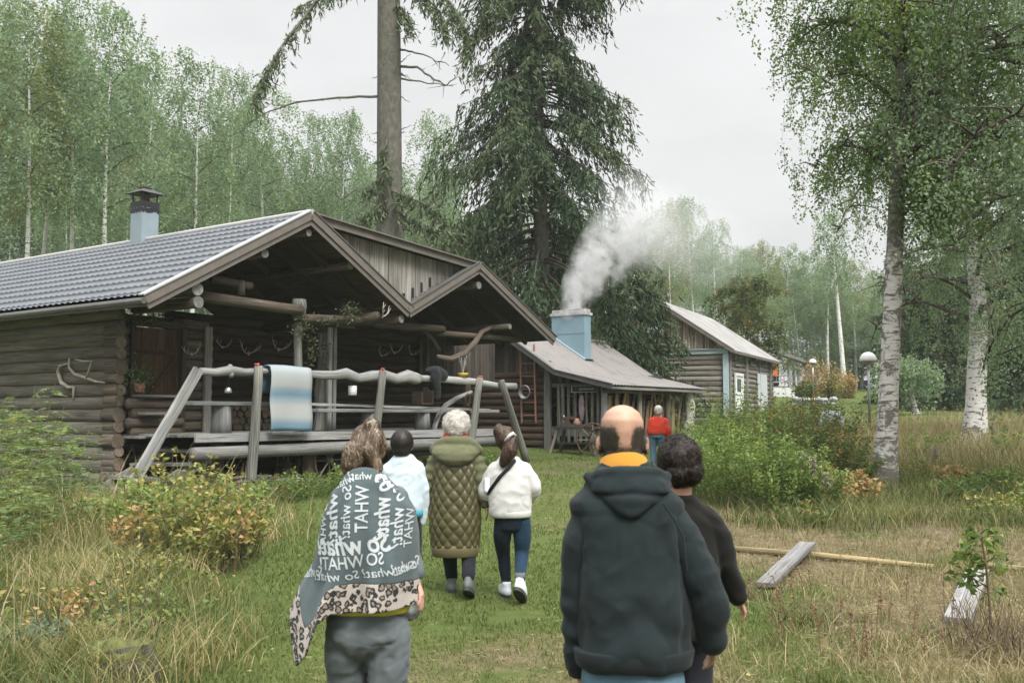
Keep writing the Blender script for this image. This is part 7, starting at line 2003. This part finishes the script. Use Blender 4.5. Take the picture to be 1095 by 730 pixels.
def sheet(name, j0, j1, nu, nv, mat, parent, thick=.007):
    mb = MB(); vs_ = [shawl_pt(i / nu, j0 + (j1 - j0) * k / nv) for k in range(nv + 1) for i in range(nu + 1)]
    fs_ = [(k * (nu + 1) + i, k * (nu + 1) + i + 1, (k + 1) * (nu + 1) + i + 1, (k + 1) * (nu + 1) + i) for k in range(nv) for i in range(nu)]
    uvs = [[((f % (nu + 1)) / nu, (f // (nu + 1)) / nv) for f in fc] for fc in fs_]; mb.add(vs_, fs_, uvs)
    o = mb.build(name, mat, parent, smooth=True); s_ = o.modifiers.new('thick', 'SOLIDIFY'); s_.thickness = thick; s_.offset = 0; return o, mb
n = nodes('leopard_print'); o_ = n.obj(); mpn = n.new('ShaderNodeMapping'); mpn.inputs['Scale'].default_value = (34, 10, 30); n.link(o_, mpn.inputs['Vector'])
nzv = n.new('ShaderNodeTexNoise'); nzv.inputs['Scale'].default_value = 1.1; n.link(mpn.outputs[0], nzv.inputs['Vector'])
ad = n.new('ShaderNodeVectorMath', operation='MULTIPLY_ADD'); n.link(nzv.outputs['Color'], ad.inputs[0]); ad.inputs[1].default_value = (.9, .9, .9); n.link(mpn.outputs[0], ad.inputs[2])
vo = n.new('ShaderNodeTexVoronoi'); vo.inputs['Scale'].default_value = 1.0; vo.inputs['Randomness'].default_value = .75; n.link(ad.outputs[0], vo.inputs['Vector'])
br = n.noise(o_, 70, 2)
col = n.ramp(n.math('ADD', vo.outputs['Distance'], n.math('MULTIPLY', n.math('SUBTRACT', br, .5), .35)), [(.0, (.22, .18, .15)), (.25, (.24, .20, .165)), (.29, (.03, .03, .033)), (.47, (.035, .035, .036)), (.52, (.38, .345, .31)), (1, (.42, .385, .35))])
M['leopard'] = n.done(n.bsdf(col, .95, br, .2, .004, .1))
M['shawl'] = fabric('grey_teal_shawl', (.082, .108, .115), 260, .18)
shw, mbs = sheet('shawl', 0, .80, 60, 56, M['shawl'], P.o)
shb, mbs2 = sheet('shawl_border', .795, 1.0, 60, 20, M['leopard'], P.o)
M['shawl_text'] = fabric('pale_woven_lettering', (.46, .50, .515), 260, .12)
bvh = BVHTree.FromPolygons([Vector(v) for v in mbs.v], mbs.f)
tb = MB()
def shawl_text(s, u, v, length, height, rot, shear=0.0, bold=.012):
    me = text_mesh(s, 1.0, M['shawl_text'], 'lettering', 0.0, bold, shear)
    bm = bmesh.new(); bm.from_mesh(me); bmesh.ops.triangulate(bm, faces=bm.faces)
    xs_ = [w.co.x for w in bm.verts]; ys_ = [w.co.y for w in bm.verts]; cx, cy = (min(xs_) + max(xs_)) / 2, (min(ys_) + max(ys_)) / 2
    sx = length * 4.3 / F / (max(xs_) - min(xs_)); sy = height * 4.3 / F / (max(ys_) - min(ys_)); c0_ = q(u, v, -.12); cr, sr = math.cos(rot), math.sin(rot)
    for w in bm.verts:
        x = -(w.co.x - cx) * sx; z = (w.co.y - cy) * sy         # seen from its wrong side: mirrored
        w.co = Vector((c0_.x + x * cr - z * sr, 0, c0_.z + x * sr + z * cr))
    for _ in range(3):
        es = [e for e in bm.edges if e.calc_length() > .014]
        if not es: break
        bmesh.ops.subdivide_edges(bm, edges=es, cuts=1); bmesh.ops.triangulate(bm, faces=bm.faces)
    bad = []
    for w in bm.verts:
        h = bvh.ray_cast(Vector((w.co.x, -1, w.co.z)), Vector((0, 1, 0)))
        if h[0] is None: bad.append(w)
        else:
            nn = h[1] if h[1].y < 0 else -h[1]; w.co = h[0] + nn * .0062
    bmesh.ops.delete(bm, geom=bad, context='VERTS')
    bm.verts.index_update(); tb.add([w.co.copy() for w in bm.verts], [tuple(x.index for x in f.verts) for f in bm.faces]); bm.free(); bpy.data.meshes.remove(me)
V90 = R(90)
shawl_text('So what?', 381, 581, 84, 21, R(5), .25, .025); shawl_text('SO WHAT!', 382, 599, 70, 13, R(7), 0, .012); shawl_text('So what? So what?', 392, 612, 108, 9, R(6), .2, .006)
shawl_text('WHAT', 393, 543, 48, 14, V90, 0, .012); shawl_text('So what?', 414, 541, 70, 17, V90, .25, .025); shawl_text('So what?', 377, 547, 56, 10, V90, .2, .006); shawl_text('what?', 361, 556, 54, 14, V90 + .05, .25, .02); shawl_text('SO WHAT', 349.5, 562, 56, 8, V90 + .05, 0, .01)
shawl_text('So what?', 429, 552, 66, 12, V90 - .03, .2, .012); shawl_text('SO WHAT', 440, 555, 60, 7, V90 - .05, 0, .008); shawl_text('So what?', 397, 509, 40, 8, R(0), .2, .006); shawl_text('So what?', 437, 606, 24, 13, R(10), .2, .015); shawl_text('So what?', 334, 616, 34, 11, R(18), .2, .008); shawl_text('what?', 372, 516, 26, 8, R(24), .2, .006); shawl_text('So?', 422, 518, 20, 8, R(-22), .2, .006)
lt = tb.build('lettering', M['shawl_text'], shw)
# hair half up in a loose knot
mb = MB(); mb.sphere(hc + Vector((0, -.008, .004)), (.074, .096, .098), 20, 14); mb.sphere(q(400, 456, -.06), (.038, .038, .032), 14, 10); mb.sphere(q(404, 470, -.09), (.035, .03, .04), 12, 8); mb.sphere(q(400, 482, -.105), (.03, .025, .035), 12, 8)
stack(mb, [(q(383, 0).x, -.045, q(0, 510).z, .03, .03), (q(385, 0).x, -.06, q(0, 500).z, .048, .042), (q(389, 0).x, -.055, q(0, 488).z, .062, .055), (q(393, 0).x, -.03, q(0, 476).z, .070, .078)], 20); chain(mb, [q(402, 488, -.1), q(408, 500, -.1), q(404, 510, -.11)], [.025, .02, .012])
hm = blob_mesh(mb, .009, 3, 'hair', M['hair_brown'], lambda c, n: .006 * mnoise.noise(Vector((c.x * 40, c.y * 40, c.z * 14))))
hair_strands(hm, 2600, lambda c: True, lambda p: Vector((.9 * math.sin(p.z * 30) * .6, -.3, -1)), .10, .0055, M['hair_brown'], P.o, 'hair', .006, 4, 5, .35, .35, base=hm)

# --- 3 woman with white hair in the quilted coat
P = Person(487, 9.0, 1.68, 'white haired woman in a long olive quilted coat and red scarf'); q = P.p
hc = q(488, 456); sh = (q(465, 494), q(511, 494)); el = (q(459, 518, .02), q(515, 518, -.02)); wr = (q(457, 537, .06), q(519, 537, -.03))
hip = (q(478, 548), q(498, 548)); knee = (q(480, 588, .04), q(501, 588, .0)); ank = (q(482, 627, .14), q(502, 622, -.20)); ank[0].z = .085; ank[1].z = .14
std_body(P, sh, el, wr, hip, knee, ank, hc, .97); P.finish(.008)
def quilt_torso(rings, nu, nv, cellw, cellh, puff):
    rings = np.array(rings); t = np.linspace(0, 1, len(rings)); mb = MB(); vs_ = []; per = 2 * math.pi * .24
    for k in range(nv + 1):
        r_ = [np.interp(k / nv, t, rings[:, i]) for i in range(5)]
        for i in range(nu):
            a = 2 * math.pi * i / nu; c_, s_ = math.cos(a), math.sin(a); ex = 2 / 2.3
            arc = a * .24; A = (arc / cellw + r_[2] / cellh) * math.pi; B = (arc / cellw - r_[2] / cellh) * math.pi
            pf = puff * (abs(math.sin(A)) * abs(math.sin(B))) ** .45
            vs_.append((r_[0] + (r_[3] + pf) * math.copysign(abs(c_) ** ex, c_), r_[1] + (r_[4] + pf) * math.copysign(abs(s_) ** ex, s_), r_[2]))
    fs_ = [(k * nu + i, k * nu + (i + 1) % nu, (k + 1) * nu + (i + 1) % nu, (k + 1) * nu + i) for k in range(nv) for i in range(nu)] + [tuple(range(nu - 1, -1, -1)), tuple(nv * nu + i for i in range(nu))]
    mb.add(vs_, fs_); return mb
M['quilt'] = plain('olive_quilted_nylon', (.066, .061, .027), .38, var=.12, scale=5, bump=.15, spec=.45)
M['olive_cotton'] = fabric('olive_cotton', (.115, .120, .068), 200, .1)
zc = lambda v: q(487, v).z
mb = quilt_torso([(.0, 0, zc(583), .205, .155), (.0, 0, zc(560), .222, .165), (.0, 0, zc(535), .215, .155), (0, 0, zc(512), .20, .145), (.0, 0, zc(498), .205, .135), (.0, 0, zc(488), .165, .11), (.0, 0, zc(481), .10, .085)], 220, 200, .098, .125, .016)
coat = P.mesh('coat', mb, 'quilt')
mb = MB(); stack(mb, [(0, 0, zc(594), .195, .15), (0, 0, zc(593), .205, .158), (0, 0, zc(585), .218, .168), (0, 0, zc(581), .212, .162)], 40); mb.build('hem_band', fabric('olive_brown_rib', (.135, .115, .06), 160, .1), coat, smooth=True)
mb = MB()
for s_, e_, w_ in zip(sh, el, wr): chain(mb, [s_ + Vector((-.02 * (1 if s_.x > 0 else -1), 0, .0)), (s_ + e_) / 2, e_, w_ + Vector((0, 0, .01))], [.085, .083, .076, .06])
slv = P.garment('sleeves', mb, 'olive_cotton', .010, 3, lambda c, n: .006 * math.sin(c.z * 75 + 2 * mnoise.noise(c * 5)) + .004 * mnoise.noise(c * 14))
tag(slv, 'padded plain olive sleeves')
mb = MB(); stack(mb, [(0, -.02, zc(473), .13, .11), (.0, -.03, zc(478), .20, .14), (.0, -.055, zc(484), .215, .14), (.0, -.085, zc(491), .17, .115), (.0, -.10, zc(497), .08, .07)], 32); chain(mb, [q(465, 481, 0), q(474, 473, -.06), q(488, 471, -.10), q(502, 473, -.06), q(511, 481, 0)], [.05, .05, .05, .05, .05])
P.garment('hood', mb, 'olive_cotton', .010, 4, folds(.006, 8, 14, 7))
mb = MB(); mb.tube([(.085 * math.cos(t), .01 + .085 * math.sin(t), zc(466) + .012 * math.sin(3 * t)) for t in np.linspace(0, 2 * math.pi, 25)], .030, 10, caps=False); P.mesh('scarf', mb, 'red_scarf')
mb = MB(); chain(mb, [hip[0], knee[0], ank[0] + Vector((0, 0, .05))], [.09, .07, .055]); chain(mb, [hip[1], knee[1], ank[1] + Vector((0, 0, .05))], [.09, .07, .055]); P.garment('trousers', mb, 'black_trousers', .011, 3, folds(.004, 7, 18, 8)); shoes(P, ank, 'shoe_grey', .12, (0, -.4), 1.05)
mb = MB(); mb.sphere(hc + Vector((0, -.01, .03)), (.096, .108, .094), 20, 14); mb.sphere(hc + Vector((0, -.06, .05)), (.075, .055, .065), 16, 12); mb.sphere(hc + Vector((0, -.075, -.01)), (.06, .03, .05), 14, 10)
hm = blob_mesh(mb, .011, 2, 'hair', M['hair_white'], lambda c, n: .008 * mnoise.noise(c * 20))
hair_strands(hm, 2600, lambda c: True, lambda p: (p - hc) * 5 + Vector((0, -.2, -.6)), .085, .0045, M['hair_white'], P.o, 'hair', .008, 5, 4, .9, .5, .03, base=hm)

# --- 4 woman in the white sweater
P = Person(545.5, 8.9, 1.6, 'brown haired woman in a white knit sweater and dark leggings'); q = P.p
hc = q(541, 470); sh = (q(528, 503), q(562, 503)); el = (q(521, 528, .06), q(569, 524, .03)); wr = (q(528, 536, .20), q(563, 536, .18))
hip = (q(539, 558), q(557, 558)); knee = (q(538, 592, .12), q(558, 594, .0)); ank = (q(541, 628, .14), q(556, 626, -.22)); ank[0].z = .09; ank[1].z = .17
std_body(P, sh, el, wr, hip, knee, ank, hc, .95, yaw=R(10)); P.finish(.008)
zc = lambda v: q(545, v).z
mb = MB(); stack(mb, [(.0, 0, zc(551), .175, .135), (.0, 0, zc(547), .185, .145), (.0, 0, zc(538), .19, .15), (0, 0, zc(520), .185, .14), (.0, 0, zc(506), .185, .125), (.0, 0, zc(497), .15, .10), (-.01, .0, zc(488), .08, .075)], 32)
for s_, e_, w_ in zip(sh, el, wr): chain(mb, [s_ + Vector((-.03 * (1 if s_.x > 0 else -1), 0, .0)), (s_ + e_) / 2 + Vector((.0, 0, 0)), e_, w_], [.088, .088, .08, .05])
sw_ = P.garment('sweater', mb, 'white_knit', .010, 3, folds(.012, 5, 11, 9))
mb = MB(); stack(mb, [(.0, 0, zc(552.5), .176, .136), (.0, 0, zc(551), .184, .144), (.0, 0, zc(546.5), .19, .15), (.0, 0, zc(545.5), .186, .146)], 40); mb.build('hem_rib', M['white_knit'], sw_, smooth=True)
mb = MB(); stack(mb, [(.005, 0, zc(569), .06, .07), (.005, 0, zc(565), .12, .11), (.005, 0, zc(550), .155, .12)], 28)
chain(mb, [hip[0], q(537, 574, .02), knee[0], ank[0] + Vector((0, 0, .06))], [.088, .08, .062, .045]); P.garment('leggings', mb, 'navy', .010, 3, folds(.003, 8, 18, 10))
mb = MB(); chain(mb, [hip[1], q(558.5, 574, .0), knee[1], ank[1] + Vector((0, 0, .06))], [.09, .08, .062, .045]); lg = P.garment('leggings', mb, 'navy_blue', .010, 3, folds(.003, 8, 18, 11)); tag(lg, 'bluer right legging')
mb = MB()
for a in ank: mb.tube([a + Vector((0, 0, .03)), a + Vector((0, 0, .10))], [.043, .045], 14)
P.mesh('socks', mb, 'grey_trousers'); shoes(P, ank, 'shoe_white', .25, (0, -.55), 1.05)
# bag strap and bag at her left side
mb = MB(); mb.tube([q(551, 491, -.10), q(545, 498, -.135), q(535, 508, -.15), q(525, 522, -.10), q(522, 530, -.02)], .011, 6, flat=(1.6, .6)); P.mesh('bag_strap', mb, 'black_cloth')
bg_ = MB(); bg_.box((0, 0, 0), (.05, .18, .13)); bo = bg_.build('shoulder_bag', M['shoe_white'], None, Vector(P.loc) + q(521, 518, .02), bevel=.015); tag(bo, 'small pale shoulder bag at the left hip of the white sweater woman', 'bag')
mb = MB(); mb.sphere(hc + Vector((0, -.01, .012)), (.088, .105, .105), 20, 14); mb.sphere(q(534, 461, -.02), (.05, .07, .06), 14, 10); mb.sphere(q(547, 472, -.10), (.055, .045, .06), 14, 10); chain(mb, [q(547, 471, -.1), q(546, 480, -.125), q(541, 489, -.12), q(537, 496, -.115)], [.055, .06, .05, .02])
hm = blob_mesh(mb, .010, 3, 'hair', M['hair_chestnut'], lambda c, n: .006 * mnoise.noise(Vector((c.x * 35, c.y * 35, c.z * 14))))
hair_strands(hm, 1500, lambda c: True, lambda p: Vector((.1, -.5, -1)), .10, .008, M['hair_chestnut'], P.o, 'hair', .008, 6, 4, .35, .35, base=hm)
mb = MB(); c_ = q(546, 467, -.13); mb.tube([c_ + Vector((-.045, .0, -.03)), c_ + Vector((-.01, -.02, .012)), c_ + Vector((.02, -.015, .035)), c_ + Vector((.04, .02, .01))], .016, 8); P.mesh('hair_band', mb, 'white_knit')

# --- 5 person in the pale jacket, half hidden behind the shawl
P = Person(431, 8.2, 1.55, 'person with a black cap of hair in a pale blue-white jacket'); q = P.p
hc = q(430, 475); sh = (q(416, 503), q(447, 503)); el = (q(412, 530, .03), q(450, 530, .02)); wr = (q(414, 552, .10), q(449, 556, .05))
hip = (q(422, 562), q(440, 562)); knee = (q(422, 600, .05), q(442, 600, .0)); ank = (q(424, 640, .05), q(442, 640, -.1)); ank[0].z = .09; ank[1].z = .09
std_body(P, sh, el, wr, hip, knee, ank, hc, .95); P.finish(.008); zc = lambda v: q(431, v).z
mb = MB(); stack(mb, [(0, 0, zc(546), .165, .13), (0, 0, zc(535), .172, .135), (0, 0, zc(515), .165, .125), (0, 0, zc(505), .165, .115), (0, 0, zc(495), .13, .09), (0, 0, zc(486), .07, .07)], 32)
for s_, e_, w_ in zip(sh, el, wr): chain(mb, [s_ + Vector((-.02 * (1 if s_.x > 0 else -1), 0, 0)), (s_ + e_) / 2, e_, w_], [.078, .074, .066, .05])
jk = P.garment('jacket', mb, 'white_jacket', .010, 3, folds(.011, 6, 14, 12)); mb = MB(); stack(mb, [(0, 0, zc(552), .15, .12), (0, 0, zc(551), .168, .134), (0, 0, zc(545), .17, .136), (0, 0, zc(544), .16, .13)], 36); mb.build('teal_hem', M['teal'], jk, smooth=True)
mb = MB(); stack(mb, [(0, 0, zc(572), .06, .07), (0, 0, zc(565), .13, .11), (0, 0, zc(548), .145, .115)], 24); chain(mb, [hip[0], knee[0], ank[0] + Vector((0, 0, .05))], [.088, .066, .05]); chain(mb, [hip[1], knee[1], ank[1] + Vector((0, 0, .05))], [.088, .066, .05]); P.garment('trousers', mb, 'black_trousers', .011, 3, folds(.004, 7, 16, 13)); shoes(P, ank, 'shoe_grey')
mb = MB(); mb.sphere(hc + Vector((0, -.012, .018)), (.093, .108, .105), 20, 14); mb.sphere(hc + Vector((0, -.04, -.05)), (.075, .07, .05), 16, 10)
hm = blob_mesh(mb, .010, 3, 'hair', M['hair_dark']); hair_strands(hm, 1300, lambda c: True, down, .07, .005, M['hair_dark'], P.o, 'hair', .004, 7, 4, .25, .1, base=hm)

# --- 6 dark-haired person in black, walking beside the man
P = Person(727, 4.9, 1.50, 'curly dark haired woman in a black jacket half hidden behind the hooded man'); q = P.p
hc = q(726, 493); sh = (q(703, 552), q(757, 556)); el = (q(696, 605, .05), q(776, 602, .02)); wr = (q(703, 640, .12), q(793, 640, .08))
hip = (q(716, 655), q(748, 655)); knee = (Vector((-.07, .08, .40)), Vector((.08, .02, .40))); ank = (Vector((-.07, .1, .09)), Vector((.08, -.15, .09)))
std_body(P, sh, el, wr, hip, knee, ank, hc, .95, curl=.7); P.finish(.007); zc = lambda v: q(730, v).z
mb = MB(); stack(mb, [(.01, 0, zc(680), .17, .13), (.01, 0, zc(650), .18, .14), (.01, 0, zc(610), .175, .135), (.01, 0, zc(575), .17, .12), (.01, 0, zc(553), .155, .10), (.0, 0, zc(538), .10, .08), (-.005, 0, zc(528), .07, .07)], 32)
for s_, e_, w_ in zip(sh, el, wr): chain(mb, [s_ + Vector((-.02 * (1 if s_.x > 0 else -1), 0, 0)), (s_ + e_) / 2 + Vector((.006, 0, .01)), e_, (e_ + w_) / 2, w_ + Vector((0, 0, .0))], [.078, .070, .062, .056, .05])
P.garment('jacket', mb, 'black_jacket', .008, 3, lambda c, n: .006 * math.sin(c.z * 70 + c.x * 30 + 6 * mnoise.noise(c * 6)) * .4 + .006 * mnoise.noise(c * 10))
mb = MB(); chain(mb, [hip[0], knee[0], ank[0] + Vector((0, 0, .05))], [.095, .07, .055]); chain(mb, [hip[1], knee[1], ank[1] + Vector((0, 0, .05))], [.095, .07, .055]); stack(mb, [(0, 0, .62, .14, .11), (0, 0, .78, .14, .11)], 24); P.garment('trousers', mb, 'black_trousers', .011, 3); shoes(P, ank, 'shoe_grey')
mb = MB(); mb.sphere(hc + Vector((0, -.012, .015)), (.092, .108, .100), 20, 14); mb.sphere(hc + Vector((.01, -.04, -.045)), (.084, .075, .065), 16, 12)
hm = blob_mesh(mb, .009, 2, 'hair', M['hair_curl'], lambda c, n: .008 * mnoise.noise(c * 26) + .004 * mnoise.noise(c * 60))
hair_strands(hm, 4200, lambda c: True, lambda p: Vector((math.sin(p.z * 70 + p.x * 20), -.2, -.7 + math.sin(p.x * 70))), .045, .0032, M['hair_curl'], P.o, 'hair', .010, 8, 5, .8, .9, .012, base=hm)

# --- 7 person in the red sweater by the forge
P = Person(703, 22.8, 1.62, 'person in a bright red sweater and jeans standing by the forge'); q = P.p
P.z0 = at(703, 507, 22.8).z if False else P.z0
hc = q(704, 439) ; sh = (q(697, 450), q(711, 450)); el = (q(695, 461, .05), q(714, 461, -.02)); wr = (q(698, 466, .25), q(714, 471, .08))
hz = .80; hip = (Vector((-.09, 0, hz)), Vector((.09, 0, hz))); knee = (Vector((-.09, .04, .45)), Vector((.10, .0, .45))); ank = (Vector((-.09, 0, .085)), Vector((.10, -.04, .085)))
std_body(P, sh, el, wr, hip, knee, ank, hc, 1.0, yaw=R(20)); P.finish(.010)
mb = MB(); z1, z2 = sh[0].z, hz; stack(mb, [(0, 0, z2 - .05, .185, .14), (0, 0, z2 + .0, .20, .15), (0, 0, (z1 + z2) / 2, .19, .14), (0, 0, z1 - .03, .19, .12), (0, 0, z1 + .05, .13, .09), (0, 0, z1 + .10, .07, .07)], 28)
for s_, e_, w_ in zip(sh, el, wr): chain(mb, [s_, (s_ + e_) / 2, e_, w_], [.08, .078, .07, .05])
P.garment('sweater', mb, 'red_sweater', .014, 3, folds(.009, 5, 12, 14))
mb = MB(); stack(mb, [(0, 0, hz - .12, .17, .13), (0, 0, hz + .02, .16, .12)], 24); chain(mb, [hip[0], knee[0], ank[0] + Vector((0, 0, .03))], [.10, .08, .07]); chain(mb, [hip[1], knee[1], ank[1] + Vector((0, 0, .03))], [.10, .08, .07]); P.garment('jeans', mb, 'jeans', .014, 3); shoes(P, ank, 'shoe_grey')
mb = MB(); mb.sphere(hc + Vector((0, -.012, .02)), (.095, .108, .105), 18, 12); mb.sphere(hc + Vector((0, -.05, -.04)), (.07, .06, .05), 14, 10); hm = blob_mesh(mb, .014, 2, 'hair', M['hair_white'], lambda c, n: .012 * mnoise.noise(c * 30)); hair_strands(hm, 300, lambda c: True, down, .06, .010, M['hair_white'], P.o, 'hair', .008, 9, 3, .5, .3, base=hm)
M['hair_grey2'] = M['hair_white']
for w_ in ('red person done',): pass
# ------------------------------------------------------------------ light mist among the far trees
mb = MB(); mb.box((0, 60, 22), (420, 240, 56))
n = nodes('pale_haze'); pv = n.new('ShaderNodeVolumePrincipled'); pv.inputs['Color'].default_value = (.88, .95, .93, 1); pv.inputs['Density'].default_value = .00045; pv.inputs['Anisotropy'].default_value = .0
n.link(pv.outputs[0], n.out.inputs['Volume'])
hz_ = mb.build('haze', n.m); tag(hz_, kind='stuff')
